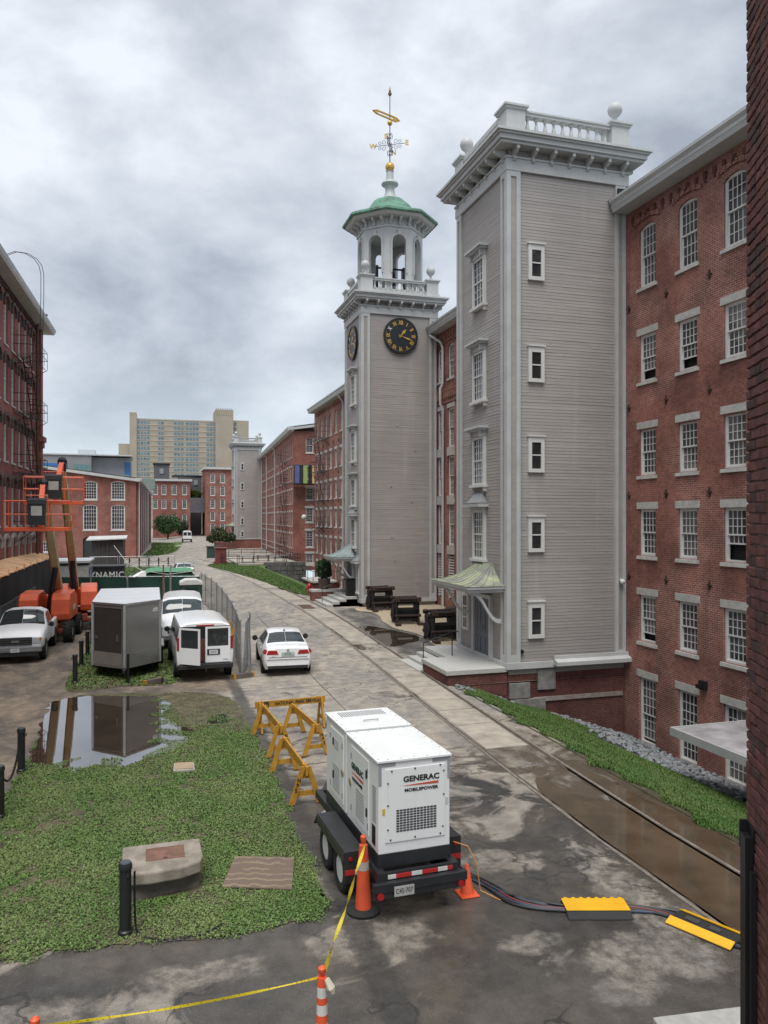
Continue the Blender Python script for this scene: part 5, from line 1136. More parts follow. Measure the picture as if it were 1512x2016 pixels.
m = MB(); m.fbox(Fl, -1.6, .2, -1.4, -.2, 19.2, 20.2); m.lathe([(.5, 0), (.5, .9)], Fl.p(-1.2, -.3, 19.2), 10); m.build('roof_vent', M('roof_box_grey', (.35, .36, .36), .6), lm)
OLDIRON = M('brown_black_iron', (.035, .024, .024), .7, .2, var=.2)
fire_escape(lm, Fl, 6.6, 5.2, [15.4, 12.0, 8.4, 4.95], OLDIRON, out=1.1)
m = MB()
for nn in (.95, 1.12): m.tube([Fl.p(6.2, nn, 15.4), Fl.p(6.2, nn + .1, 19.6), Fl.p(6.2, nn + .1, 21.0), Fl.p(6.25, nn, 21.5), Fl.p(6.45, nn - .25, 21.85), Fl.p(6.9, nn - .7, 22.0), Fl.p(7.4, nn - 1.2, 21.9), Fl.p(7.8, nn - 1.7, 21.5), Fl.p(8, nn - 1.9, 20.6)], .02, 5)
m.build('roof_ladder', OLDIRON, lm)
for u in (2.1,): pipe(lm, [Fl.p(u, .8, 19.5), Fl.p(u, .2, 18.7), Fl.p(u, .2, .3)], .08, M('brown_pipe', (.12, .06, .05), .6))

# --- mid red building at the left of the street
mr = thing('mill_building', 'low red brick mill with tall white-framed windows, end wall facing the yard', 'building', (-10, 130, 0))
Fm = Fr(0, 115.3, 180)
wins = [(-8.0, 8.25, 10.9, 1.9), (-4.3, 8.25, 10.95, 1.9), (-8.0, 4.0, 7.6, 1.9), (-4.3, 4.0, 7.6, 1.9), (-14.0, .95, 2.5, 1.35)]
hl = [(-x - w / 2, -x + w / 2, a, b_, .25) for x, a, b_, w in wins] + [(8.0 - .95, 8.0 + .95, 0, 3.1, .3), (4.3 - .95, 4.3 + .95, 0, 3.1, .3)]
wall(mr, Fm, 1.9, 26, 0, 11.0, hl, BRICK_FAR, reveal=.35, name='end_wall')
for x, a, b_, w in wins:
    K = window_kit(w, round(b_ - a, 2), 4 if w < 1.5 else 5, 3 if b_ - a < 3 else 3, 0 if w < 1.5 else 3, arch=.25, lintel=False, fr=.13, mun=.045, single=True, lo_frac=.52, depth=.12); put_window(mr, Fm, -x, a, K, 0)
m = MB(); m.prism([(1.9, 11.0), (26, 11.0), (26, 13.0), (14.5, 12.6)], lambda a, b_, k: Fm.p(a, -.1 if k == 0 else 0, b_)); m.build('gable', BRICK_FAR, mr, fix=True)
m = MB(); m.prism([(1.4, 10.85), (14.5, 12.55), (26, 12.95), (26, 13.35), (14.5, 12.95), (1.3, 11.25)], lambda a, b_, k: Fm.p(a, -.6 if k == 0 else .45, b_)); m.build('gable_eave', TRIM, mr, fix=True)
m = MB(); m.box(-25, -2.4, 115.8, 190, 0, 10.9); m.build('interior', DARK, mr)
Fs = Fr(-1.9, 115.3, -90 - 1.5)
hs = []
for i in range(16):
    u = -(3 + 4.4 * i); hs += [(u - 1.1, u + 1.1, 4.0, 7.6, .25), (u - 1.1, u + 1.1, 8.25, 10.4, .25)]
wall(mr, Fs, -74, 0, 0, 11.0, hs, BRICK_FAR, reveal=.25)
for (a, b_, za, zb, r) in hs: put_window(mr, Fs, (a + b_) / 2, za, window_kit(2.2, round(zb - za, 2), 5, 4, 0, arch=.25, fr=.13, mun=.05, lintel=False, single=True, depth=.1), 0)
m = MB()
for i in range(17): u = -(.8 + 4.4 * i); m.fbox(Fs, u - .35, u + .35, -.1, .3, 0, 10.8)
m.build('buttresses', BRICK_FAR, mr)
for i in range(6): pipe(mr, [Fs.p(-(.5 + 8.8 * i), .45, 11.0), Fs.p(-(.5 + 8.8 * i), .42, .1)], .1)
m = MB(); m.prism([(0, 10.9), (.75, 10.95), (.85, 11.35), (0, 11.4)], lambda a, b_, k: Fs.p(.3 if k == 0 else -74, a, b_)); m.build('eave', TRIM, mr, fix=True)
m = MB(); m.quad((-1.2, 115, 11.36), (-1.2 + 1.9, 189, 11.36), (-14, 189, 13.1), (-14.3, 115, 13.0)); m.build('roof', LEADROOF, mr)
for x, a in ((-8.0, .02), (-4.3, .02)):
    m = MB(); m.box(x - .92, x + .92, 115.55, 115.62, 0, 2.9); m.build('door', M('dark_green_door', (.03, .04, .04), .5), mr)
# timber shed in front of it
sh = thing('shed', 'dark brown shed with slanting pale roof before the low mill', 'shed', (-4.7, 97, 0))
m = MB(); m.box(-6.4, -3.0, 95.2, 99.5, 0, 3.1); m.build('wall', M('shed_brown', (.045, .04, .042), .7, var=.2), sh)
for x in (-5.6, -4.7, -3.9): m = MB(); m.box(x - .05, x + .05, 95.1, 95.2, 0, 3.0); m.build('batten', M('shed_trim', (.09, .05, .045), .7), sh)
m = MB(); m.hexa([(-7.0, 94.6, 3.1), (-2.6, 94.6, 3.25), (-2.6, 100, 3.45), (-7.0, 100, 3.35)], [(-7.0, 94.6, 3.22), (-2.6, 94.6, 3.37), (-2.6, 100, 3.6), (-7.0, 100, 3.5)]); m.build('roof', M('shed_roof_pale', (.5, .5, .49), .6), sh)

# --- buildings closing the street
def far_block(label, x0, x1, y, ztop, wins, depth=14, mat=BRICK_FAR, w=1.35):
    t = thing('mill_building', label, 'building', ((x0 + x1) / 2, y + depth / 2, 0)); Fq = Fr(0, y, 180)
    hl = [(-x - w / 2, -x + w / 2, a, b_, .2) for x, a, b_ in wins]; wall(t, Fq, -x1, -x0, 0, ztop, hl, mat, reveal=.3, name='front_wall')
    for x, a, b_ in wins: put_window(t, Fq, -x, a, window_kit(w, round(b_ - a, 2), 3, 2, 2, arch=.2, lintel=False, single=True, fr=.14, mun=.05), 0)
    m = MB(); m.box(x0 + .1, x1 - .1, y + .5, y + depth - .1, 0, ztop - .1); m.build('interior', DARK, t)
    m = MB(); m.quad((x0, y, 0), (x0, y, ztop), (x0, y + depth, ztop), (x0, y + depth, 0)); m.quad((x1, y, 0), (x1, y + depth, 0), (x1, y + depth, ztop), (x1, y, ztop)); m.build('side_wall', mat, t)
    m = MB(); m.box(x0 - .5, x1 + .5, y - .6, y + depth, ztop, ztop + .6); m.build('cornice', TRIM, t); return t
far_block('brick building with three window columns at the end of the street', .9, 11.2, 230, 16.3, [(x, a, b_) for x in (3.85, 6.7, 9.6) for a, b_ in ((12.4, 15.3), (8.4, 11.2), (3.9, 6.8))] + [(1.5, 12.4, 15.3), (1.5, 8.4, 11.2)])
far_block('slim tall brick building beside the passage at the street end', 15.3, 24, 228, 19.8, [(x, a, b_) for x in (17.4, 20.2) for a, b_ in ((15.9, 18.6), (12.2, 15), (8.5, 11.3), (4.9, 7.6), (1.4, 4.2))])
tn = thing('timber_bridge', 'grey timber-clad bridge building over the dark passage at the street end', 'building', (13.2, 231, 0))
TIMB = M('weathered_grey_timber', (.115, .115, .125), .85, var=.25, scale=3)
for i in range(17): x = 11.2 + i * .24; m = MB(); m.box(x, x + .22, 229.9, 230.1, 7.3, 11.6); m.build('plank', TIMB, tn)
m = MB(); m.box(11.2, 15.3, 230.3, 240, 7.3, 11.6); m.build('wall', TIMB, tn)
m = MB(); m.box(8.5, 15.3, 244, 250, 0, 18.4); m.box(1.2, 5.8, 250, 256, 16, 22.4); m.build('upper_wall', TIMB, tn); m = MB(); m.box(11.2, 15.3, 245, 246, .0, 8); m.build('dark_gate', DARK, tn)
m = MB(); m.box(.9, 6.1, 249.6, 256.4, 22.4, 22.8); m.box(6.5, 15.5, 243.8, 250, 18.4, 18.8); m.build('roof_edge', IRON, tn)
for x, z in ((3.5, 19.5), (9.8, 16), (13.5, 15.8)): m = MB(); m.box(x - .6, x + .6, 243.8 if x > 6 else 249.8, 244.2 if x > 6 else 250.2, z, z + 1.6); m.build('window', M('grey_pane', (.25, .27, .3), .3), tn)
# --- concrete apartment slab
TAN = M('tan_concrete', (.34, .305, .245), .85, var=.1, scale=.1); FLOORB = M('floor_edge_band', (.55, .52, .46), .8)
tb = thing('apartment_block', 'tall tan apartment slab with rows of small windows on the skyline', 'building', (12, 446, 0))
m = MB(); m.box(-7, 35.5, 440.4, 456, 0, 60); m.build('wall', TAN, tb)
m = MB(); m.box(-10.5, -6.8, 439.5, 457, 0, 63); m.build('end_tower', TAN, tb); m = MB(); m.box(35, 44.8, 438.5, 456, 0, 66.2)
for i in range(8): m.box(35.2 + i * 1.2, 35.7 + i * 1.2, 438.3, 438.7, 63.2, 67.0)
m.build('stair_core', TAN, tb); m = MB(); m.box(44.8, 53.6, 441, 456, 0, 60.8); m.box(-16.2, -10.5, 441, 456, 0, 46); m.build('side_wing', TAN, tb)
WBL = M('apartment_glazing', (.13, .19, .21), .15, spec=.6, var=.5, scale=.6)
WFR = M('apartment_window_panel', (.30, .33, .33), .6)
for fl in range(19):
    z = 60 - 1.4 - fl * 2.85 - 1.5
    if z < 1: break
    m = MB(); m.box(-7, 35.2, 440.2, 440.4, z + 2.35, z + 2.55); m.build('floor_band', FLOORB, tb)
    for (a, b_, nn) in ((-6.6, 0, 4), (4.2, 7.4, 2), (12.6, 18, 3), (19, 26, 4), (30.2, 33.5, 2), (33.8, 35, 1)):
        m = MB(); m.box(a, b_, 440.25, 440.4, z - .1, z + 1.75); wo = m.build('window', WFR, tb)
        w = (b_ - a) / nn; m = MB()
        for i in range(nn): m.box(a + i * w + .2, a + (i + 1) * w - .2, 440.19, 440.25, z + .25, z + 1.55)
        m.build('pane', WBL, wo)
for fl in range(10): m = MB(); m.box(45.2, 46.8, 440.8, 441, 58 - fl * 2.85, 59.6 - fl * 2.85); m.build('window', WBL, tb)
# --- grey modern block
gm = thing('office_block', 'low modern grey and blue office block behind the low mill', 'building', (-14, 205, 0))
m = MB(); m.box(-40, -13.6, 200, 216, 0, 20.9); m.build('wall', M('grey_cladding', (.25, .25, .26), .6, var=.1, scale=.3), gm); m = MB(); m.box(-13.6, -4.5, 202, 216, 0, 20.6); m.build('side_block', M('mid_grey_cladding', (.27, .28, .30), .6, var=.1, scale=.3), gm)
m = MB(); m.box(-40, -19, 199.85, 200, 15.9, 18.9); m.box(-6.0, -4.6, 201.9, 202, 15.5, 19.5); m.build('blue_panel', M('blue_panel', (.045, .16, .38), .4), gm)
for i in range(4): m = MB(); m.box(-17.6 + i * .95, -16.75 + i * .95, 199.85, 200, 15.9, 18.7); m.build('window', M('teal_glazing', (.14, .24, .26), .1), gm)
m = MB(); m.box(-40.3, -4.2, 199.7, 216, 20.91, 21.2); m.box(-17, -13, 204, 208, 21.2, 22.6); m.build('roof_plant', M('roof_plant_white', (.5, .52, .53), .5), gm)
m = MB(); m.box(-8.2, -4, 160, 163, 11.5, 14.2); m.box(-3.4, 1, 163, 166, 11.5, 13.6); rp = m.build('rooftop_unit', M('rooftop_green', (.2, .25, .22), .6)); setp(rp, 'green rooftop machinery on the low mill roof', 'rooftop unit')

# --- brick wall beside the camera window
NBM = M('near_brick_face', (.14, .054, .045), .9, var=.35, scale=7, bump=.5, bscale=60, dirt=.45, dcol=(.085, .04, .036), dscale=2.2)
NBM2 = M('near_brick_face_dark', (.075, .037, .036), .9, var=.35, scale=7, bump=.5, bscale=60)
MORT = M('near_mortar', (.26, .20, .175), .95, var=.25, scale=20, bump=.5, bscale=80)
nb = thing('brick_wall', 'old dark red brick wall close by at the right edge', 'wall', (4.2, 4.6, 0))
azw = 16.87 + 9.1; Fn = Fr(5.7 * (.4697 * .95695 + .29025), 5.7 * (.95695 - .4697 * .29025), 90 - azw)   # u away from the camera, n to the left
m = MB(); m.fbox(Fn, -4.0, -.004, -1.2, -.012, -.2, 13); m.build('mortar_core', MORT, nb)
rw = random.Random(11)
bl_meshes = []
for i in range(6):
    me = None; b = MB(); jj = lambda: rw.uniform(-.004, .004)
    L_, H_ = .2, .064
    vs = [(0 + jj(), jj() - .006, 0 + jj()), (L_ + jj(), jj() - .006, jj()), (L_ + jj(), -.1, jj()), (jj(), -.1, jj()), (jj(), jj() - .006, H_ + jj()), (L_ + jj(), jj() - .006, H_ + jj()), (L_ + jj(), -.1, H_ + jj()), (jj(), -.1, H_ + jj())]
    # a centre face pushed proud gives each brick a soft edge
    fr = [(vs[0][0] + .006, .006 + jj() * .6, vs[0][2] + .006), (vs[1][0] - .006, .006 + jj() * .6, vs[1][2] + .006), (vs[5][0] - .006, .006 + jj() * .6, vs[5][2] - .006), (vs[4][0] + .006, .006 + jj() * .6, vs[4][2] - .006)]
    b.add(vs + fr, [(0, 3, 2, 1), (4, 5, 6, 7), (1, 2, 6, 5), (2, 3, 7, 6), (3, 0, 4, 7), (0, 1, 9, 8), (1, 5, 10, 9), (5, 4, 11, 10), (4, 0, 8, 11), (8, 9, 10, 11)]); bl_meshes.append(b)
BM = [[b.mesh('brick', mt) for b in bl_meshes] for mt in (NBM, NBM2)]
course = .0755; far = MB(); cnt = 0
for ci in range(int(13 / course)):
    z = ci * course; head = (ci % 6 == 5); step = .106 if head else .213
    u = -.0 - step * (0.5 if (ci % 2 and not head) else 1); first = True
    if ci % 2 and not head:
        pieces = [(-.102, .49)]; u = -.102 - .213
    else: pieces = []; u = -step
    for k_ in range(3): pieces.append((u, .48 if head else 1.0)); u -= step
    for j, (uu, sc) in enumerate(pieces):
        if 1.75 < z < 9.75 and uu > -.48 and cnt < 300:
            o = link(rw.choice(BM[1 if rw.random() < .22 else 0]), 'brick', nb, Fn.p(uu, rw.uniform(-.003, .003), z), rz=Fn.th, scale=(sc, 1, 1)); cnt += 1
        else: far.fbox(Fn, uu, uu + .2 * sc, -.1, .003, z, z + .064)
    while u > -4.0: far.fbox(Fn, u, u + step - .012, -.1, .003, z, z + .064); u -= step
far.build('far_bricks', NBM, nb, kind='stuff')
sp = thing('steel_post', 'black steel post with angle bracket standing against the near brick wall', 'post', Fn.p(-.1, .1, 0))
m = MB(); m.fbox(Fn, -.21, -.09, .02, .07, 0, 3.42); m.build('post', IRON, sp); m = MB(); m.fbox(Fn, -.22, -.06, .012, .02, 3.3, 3.5); m.fbox(Fn, -.075, -.06, .02, .07, 3.3, 3.5); m.build('bracket', IRON, sp); m = MB(); m.fbox(Fn, -.28, -.23, .015, .05, 0, 3.2); m.build('channel', IRON, sp)
# ------------------------------------------------------------------ mobile generator on its trailer
def enamel():
    m, nt, b = nodes('generator_white_enamel'); t = NT(nt); mp = t.new('ShaderNodeMapping'); mp.inputs['Scale'].default_value = (9, 9, .7); t.l.new(t.pos(), mp.inputs[0])
    c = t.mix(t.step(t.noise(1.0, 5, .65, mp.outputs[0]), .54, .78, 0, .4), (.76, .77, .76, 1), (.50, .48, .44, 1)); c = t.mix(t.step(t.noise(2.2, 6, .7), .58, .75, 0, .25), c, (.52, .50, .46, 1))
    t.l.new(c, b.inputs['Base Color']); t.put(b.inputs['Roughness'], t.step(t.noise(3, 4), .3, .7, .3, .5)); return m
GW = enamel(); GBK = M('trailer_black_paint', (.02, .021, .024), .42, var=.25, dirt=.2, dcol=(.06, .055, .05))
GREYTAPE = M('grey_tape', (.27, .28, .29), .5, var=.1); RIMW = M('white_wheel_rim', (.62, .63, .65), .4)
RED_T = M('red_reflector', (.45, .03, .03), .35); WHT_T = M('white_reflector', (.6, .6, .58), .35); REDSW = M('red_swoosh', (.50, .10, .05), .5, var=0)
gen = thing('generator_trailer', 'white mobile generator on a black twin-axle trailer', 'generator', (3.645, 12.1, 0), R(2.4), local=True)
hw, yl, yr, zb, zt = .56, 1.43, -1.43, .85, 2.17; ys_ = .32   # local: y forward, rear at yr
SP = .18
mb = MB(); mb.box(-hw, hw, yr, SP - .03, zb, zt); rear = mb.build('rear_housing', GW, gen, bevel=.012)
mb = MB(); mb.box(-hw, hw, SP + .03, yl, zb, zt + .02); front = mb.build('front_housing', GW, gen, bevel=.012)
mb = MB(); mb.box(-hw + .03, hw - .03, SP - .04, SP + .04, zb, zt - .03); mb.build('seam', GBK, gen)
mb = MB(); mb.box(-hw - .025, hw + .025, yr - .025, SP - .025, zt, zt + .035); tp = mb.build('roof_panel', GW, rear, bevel=.006)
mb = MB(); mb.box(-hw - .025, hw + .025, SP + .03, yl + .02, zt + .02, zt + .055); tf = mb.build('roof_panel', GW, front, bevel=.006)
GRILL = M('grille_grey', (.22, .23, .24), .5)
for i in range(20):
    x = -.40 + i * .042; mb = MB(); mb.box(x, x + .02, yl - .42, yl - .1, zt + .055, zt + .06); mb.build('roof_slot', GRILL, front)
mb = MB(); mb.tube([(-.13, .62, zt + .056), (-.13, .6, zt + .085), (.13, .6, zt + .085), (.13, .62, zt + .056)], .008, 5); mb.build('lift_handle', STEEL, front)
mb = MB()
for y in np.linspace(yr + .06, SP - .1, 6):
    for s in (-1, 1): mb.lathe([(.012, 0), (.008, .006)], (s * (hw - .02), y, zt + .035), 6)
for x in np.linspace(-hw + .15, hw - .15, 5):
    for y in (yr + .02, SP - .07): mb.lathe([(.012, 0), (.008, .006)], (x, y, zt + .035), 6)
for y in np.linspace(SP + .1, yl - .05, 5):
    for s in (-1, 1): mb.lathe([(.012, 0), (.008, .006)], (s * (hw - .02), y, zt + .055), 6)
mb.build('rivets', STEEL, rear, kind='stuff')
mb = MB(); yz = yr - .002
mb.box(-hw + .1, hw - .08, yz - .012, yz + .005, zb + .16, zt - .1); panel = mb.build('rear_panel', GW, rear, bevel=.004)
mb = MB()
for (x, z) in ((-.36, zt - .13), (0, zt - .12), (.4, zt - .11), (-.42, zt - .3), (-.42, zt - .62), (-.42, zb + .35), (.455, zt - .2), (.455, zt - .55), (.44, zb + .3), (-.38, zb + .2), (0, zb + .2), (.4, zb + .2)): mb.lathe([(.012, -.01), (.012, 0)], (x, yz - .012, z), 8, axis='y')
mb.build('bolts', IRON, rear, kind='stuff')
for (a, b_, c, d) in ((-hw, -hw + .26, zt - .06, zt - .005), (-hw, -hw + .045, zt - .33, zt - .06), (hw - .28, hw, zt - .06, zt - .005), (hw - .04, hw, zt - .33, zt - .06)): mb = MB(); mb.box(a, b_, yz - .004, yz + .004, c, d); mb.build('corner_tape', GREYTAPE, rear)
# grille on the rear panel: small slots
mb = MB()
for i in range(12):
    for j in range(9): x = -.29 + i * .053; z = zb + .30 + j * .037; mb.box(x, x + .043, yz - .0155, yz - .012, z, z + .026)
mb.build('rear_grille', M('grille_dark', (.05, .05, .055), .6), panel, kind='stuff')
text('GENERAC', .113, INK, panel, (.10, yz - .015, zt - .27), 0, ext=.002, sx=1.12, bold=.004)
mb = MB(); mb.prism([(-.18, zt - .355), (.37, zt - .335), (.37, zt - .375), (-.12, zt - .362)], lambda a, b_, k: (a, yz - (.012 if k == 0 else .0165), b_)); mb.build('swoosh', REDSW, panel)
text('MOBILEPOWER', .064, INK, panel, (.10, yz - .015, zt - .43), 0, ext=.002, sx=1.2, bold=.002)
# left side
xs = -hw - .002
for (ya, yb, par) in ((-1.0, -.1, rear), (.35, 1.15, front)):
    mb = MB(); mb.box(xs - .01, xs + .004, ya, yb, zb + .1, zt - .1); dr = mb.build('side_door', GW, par, bevel=.004)
    for z in (zb + .38, zb + .95):
        mb = MB(); mb.box(xs - .03, xs - .01, ya + (.05 if par is rear else .55), ya + (.05 if par is rear else .55) + .035, z, z + .12); mb.build('latch', IRON, dr)
    for i in range(9):
        mb = MB(); mb.hexa([(xs - .012, ya + .22, zb + .2 + i * .05), (xs - .012, ya + .62, zb + .2 + i * .05), (xs - .008, ya + .62, zb + .2 + i * .05), (xs - .008, ya + .22, zb + .2 + i * .05)], [(xs - .014, ya + .22, zb + .222 + i * .05), (xs - .014, ya + .62, zb + .222 + i * .05), (xs - .008, ya + .62, zb + .222 + i * .05), (xs - .008, ya + .22, zb + .222 + i * .05)]); mb.build('vent_slot', GRILL, dr)
    mb = MB(); mb.lathe([(.06, -.012), (.06, 0)], (xs - .01, yb + .03 if par is rear else ya + .03, zb + .62), 10, axis='x'); mb.build('lock', M('brass_lock', (.35, .3, .2), .4, .4), par)
    if par is rear:
        text('GENERAC', .135, M('dark_green_ink', (.02, .05, .04), .6, var=0), dr, (xs - .013, -.45, zt - .4), -90, ext=.002, sx=1.0, bold=.006)
        mb = MB(); mb.prism([(-.15, zt - .50), (-.75, zt - .485), (-.75, zt - .53), (-.2, zt - .51)], lambda a, b_, k: (xs - (.01 if k == 0 else .0145), a, b_)); mb.build('swoosh', REDSW, dr)
        text('MOBILEPOWER', .07, INK, dr, (xs - .013, -.45, zt - .6), -90, ext=.002, sx=1.1, bold=.002)
for i in range(12): mb = MB(); mb.box(xs - .004, xs + .004, -1.32, -1.17, zb + .42 + i * .045, zb + .44 + i * .045); mb.build('vent_slot', GRILL, rear)
mb = MB(); mb.box(xs - .006, xs + .004, -1.3, -1.15, zb + .08, zb + .36); mb.build('outlet_box', IRON, rear, bevel=.003)
mb = MB(); mb.box(-hw - .01, hw + .01, yr - .01, yl, .66, .849); mb.build('fuel_tank', GBK, gen)
mb = MB(); mb.box(-.62, -.5, yr - .12, yl + .5, .52, .659); mb.box(.5, .62, yr - .12, yl + .5, .52, .659); mb.box(-.62, .62, yr - .18, yr - .12, .5, .66); mb.box(-.62, .62, yl + .5, yl + .58, .52, .66); mb.build('chassis', GBK, gen)
mb = MB(); mb.box(-.72, .72, yr - .28, yr - .19, .43, .56); mb.box(-.70, .70, yr - .26, yr - .2, .33, .43); bp = mb.build('bumper', GBK, gen, bevel=.01)
mb = MB(); mb.beam((-.5, yl + .5, .58), (0, yl + 1.5, .58), .1, .1); mb.beam((.5, yl + .5, .58), (0, yl + 1.5, .58), .1, .1); mb.tube([(0, yl + 1.3, .05), (0, yl + 1.3, .9)], .04, 8); mb.lathe([(.05, 0), (.1, .06), (.05, .12)], (0, yl + 1.55, .55), 8); mb.build('drawbar', GBK, gen)
for s in (-1, 1):
    xa, xb = (s * .62, s * .94) if s > 0 else (s * .94, s * .62)
    mb = MB(); xo = s * .94; xi = s * .63
    mb.box(min(xo, xi), max(xo, xi), -.98, .62, .74, .765); mb.box(xo - .012, xo + .012, -.98, .62, .6, .74)
    mb.hexa([(min(xo, xi), .62, .74), (max(xo, xi), .62, .74), (max(xo, xi), .86, .5), (min(xo, xi), .86, .5)], [(min(xo, xi), .62, .765), (max(xo, xi), .62, .765), (max(xo, xi), .885, .5), (min(xo, xi), .885, .5)])
    fd = mb.build('fender', GBK, gen, bevel=.004)
    mb = MB(); mb.box(min(xo, xi), max(xo, xi), -1.0, -.98, .3, .765); fl = mb.build('mud_flap', GBK, fd)
    w4 = (max(xo, xi) - min(xo, xi)) / 2
    for j, mt in enumerate((RED_T, WHT_T) if s < 0 else (WHT_T, RED_T)): mb = MB(); a = min(xo, xi) + j * w4; mb.box(a + .005, a + w4 - .005, -1.006, -1.0, .42, .50); mb.build('reflector', mt, fd)
    mb = MB(); mb.lathe([(.03, -.02), (.03, 0)], (s * .85, -1.0, .66), 8, axis='y'); mb.build('marker_lamp', REDLIGHT, fd)
    for y in (-.57, .27):
        mb = MB(); cxw = s * .8
        mb.lathe([(.2, -.1), (.3, -.11), (.335, -.08), (.34, 0), (.335, .08), (.3, .11), (.2, .1)], (cxw, y, .34), 20, axis='x', caps=False); wh = mb.build('wheel', RUBBER, gen, smooth=40)
        mb = MB(); mb.lathe([(.2, -.09), (.17, -.05), (.09, -.045), (.085, -.09), (.03, -.095)] if s < 0 else [(.03, .095), (.085, .09), (.09, .045), (.17, .05), (.2, .09)], (cxw, y, .34), 20, axis='x'); mb.build('rim', RIMW, wh, smooth=40)
    mb = MB(); mb.lathe([(.05, -.03), (.05, 0)], (s * .62, yr - .26, .39), 10, axis='y'); mb.build('tail_lamp', REDLIGHT, bp)
for j, (a, b_) in enumerate(((-.48, -.36), (-.36, -.13), (-.12, .04), (.04, .28), (.29, .44), (.45, .52))): mb = MB(); mb.box(a, b_, yr - .193, yr - .18, .575, .63); mb.build('reflector', (WHT_T, RED_T)[j % 2], gen)
mb = MB(); mb.box(-.42, -.12, yr - .29, yr - .281, .36, .5); pl_ = mb.build('licence_plate', M('plate_grey', (.4, .4, .38), .5), gen); text('C45·707', .1, INK, pl_, (-.27, yr - .292, .43), 0, ext=.001, sx=.75)

for (a, b_, z0_, z1_, cc) in ((-.5, -.42, zt - .75, zt - .66, (.6, .45, .05)), (.46, .53, zb + .62, zb + .72, (.55, .55, .53))): mb = MB(); mb.box(a, b_, yz - .006, yz + .002, z0_, z1_); mb.build('sticker', M('sticker_%d' % int(cc[2] * 100), cc, .5), rear)
for yy in (-.98, -.14, .38, 1.12):
    for z0_ in (zb + .2, zt - .3): mb = MB(); mb.box(xs - .022, xs - .01, yy - .012, yy + .012, z0_, z0_ + .09); mb.build('hinge', STEEL, rear if yy < 0 else front)
mb = MB(); mb.box(xs - .013, xs - .01, .62, .9, zt - .42, zt - .25); mb.build('data_label', M('label_grey', (.5, .5, .48), .5), front)
# ------------------------------------------------------------------ cones, tape, cables
CONE = M('orange_cone_rubber', (.72, .10, .035), .5, var=.12, dirt=.25, dcol=(.35, .07, .04)); REFL = M('grey_reflective_band', (.42, .38, .34), .5, var=.15); WREF = M('white_reflective_band', (.62, .60, .56), .5, var=.1)
c1 = thing('traffic_cone', 'tall slim orange cone with one grey band and black base behind the trailer', 'traffic cone', (2.96, 10.79, 0))
MB().lathe([(.24, 0), (.25, .04), (.2, .07), (.15, .075), (.12, .07)], (2.96, 10.79, 0), 18).build('base', RUBBER, c1, smooth=40)
def prof(h0, h1, r0=.125, r1=.06, H=.98): 
    f = lambda h: r0 + (r1 - r0) * h / H
    return [(f(h0), h0), (f(h1), h1)]
MB().lathe(prof(.06, .62) , (2.96, 10.79, 0), 18).build('body', CONE, c1, smooth=40); MB().lathe([(r + .003, h) for r, h in prof(.62, .74)], (2.96, 10.79, 0), 18).build('band', REFL, c1, smooth=40); MB().lathe(prof(.74, .97) + [(.03, .98), (.028, 1.0), (.045, 1.03), (.045, 1.09), (.02, 1.11)], (2.96, 10.79, 0), 18).build('top', CONE, c1, smooth=40)
c2 = thing('traffic_cone', 'small plain orange traffic cone beside the cables', 'traffic cone', (4.6, 10.83, 0))
MB().box(4.6 - .15, 4.6 + .15, 10.83 - .15, 10.83 + .15, .0, .03).build('base', CONE, c2, bevel=.02); MB().lathe([(.11, .03), (.1, .06), (.03, .44), (.02, .46)], (4.6, 10.83, 0), 16).build('body', CONE, c2, smooth=40)
dl = thing('delineator_post', 'red and white banded delineator post at the bottom with tape tied to it', 'delineator', (1.72, 7.9, 0))
dx, dy = 1.72, 7.9
for a, b_, mt in ((.06, .38, CONE), (.38, .50, WREF), (.50, .60, CONE), (.60, .72, WREF), (.72, .80, CONE), (.80, .92, WREF), (.92, 1.03, CONE)):
    f_ = lambda h: .075 - .025 * h
    MB().lathe([(f_(a), a), (f_(b_), b_)], (dx, dy, 0), 16).build('band' if mt is WREF else 'tube', mt, dl, smooth=40)
dl.scale = (1, 1, .89); MB().lathe([(.025, 1.03), (.025, 1.06), (.042, 1.08), (.042, 1.13), (.02, 1.15)], (dx, dy, 0), 12).build('knob', CONE, dl, smooth=40); MB().box(dx - .22, dx + .22, dy - .22, dy + .22, 0, .06).build('base', RUBBER, dl, bevel=.02)
c3 = thing('traffic_cone', 'orange cone top peeking in at the bottom left corner', 'traffic cone', (-1.03, 7.88, 0)); MB().lathe([(.2, 0), (.2, .04), (.12, .05), (.055, .9), (.03, .92), (.042, .96), (.042, 1.0), (.02, 1.02)], (-1.03, 7.88, 0), 14).build('body', CONE, c3, smooth=40)
YTAPE = None
def tape_mat():
    m, nt, b = nodes('yellow_caution_tape'); t = NT(nt); x = t.xyz()
    w = t.new('ShaderNodeTexWave'); w.inputs['Scale'].default_value = 7; w.inputs['Distortion'].default_value = 3; t.l.new(t.pos(), w.inputs['Vector'])
    n_ = t.noise(55, 2); t.put(b.inputs['Base Color'], t.mix(t.step(n_, .6, .64, 0, .8), (.72, .56, .03, 1), (.05, .045, .01, 1))); b.inputs['Roughness'].default_value = .45; return m
YTAPE = tape_mat()
def tape(a, b_, sag, tw, n=26, w=.035):
    m = MB(); rows = []; P = chain_pts(a, b_, sag, n)
    for i, p in enumerate(P):
        an = tw * math.sin(i * .45) + tw * .5; d = Vector((0, 0, 1)) * math.cos(an) * w + Vector((1, .3, 0)).normalized() * math.sin(an) * w
        rows.append([tuple(p - d), tuple(p + d)])
    m.grid(rows); return m
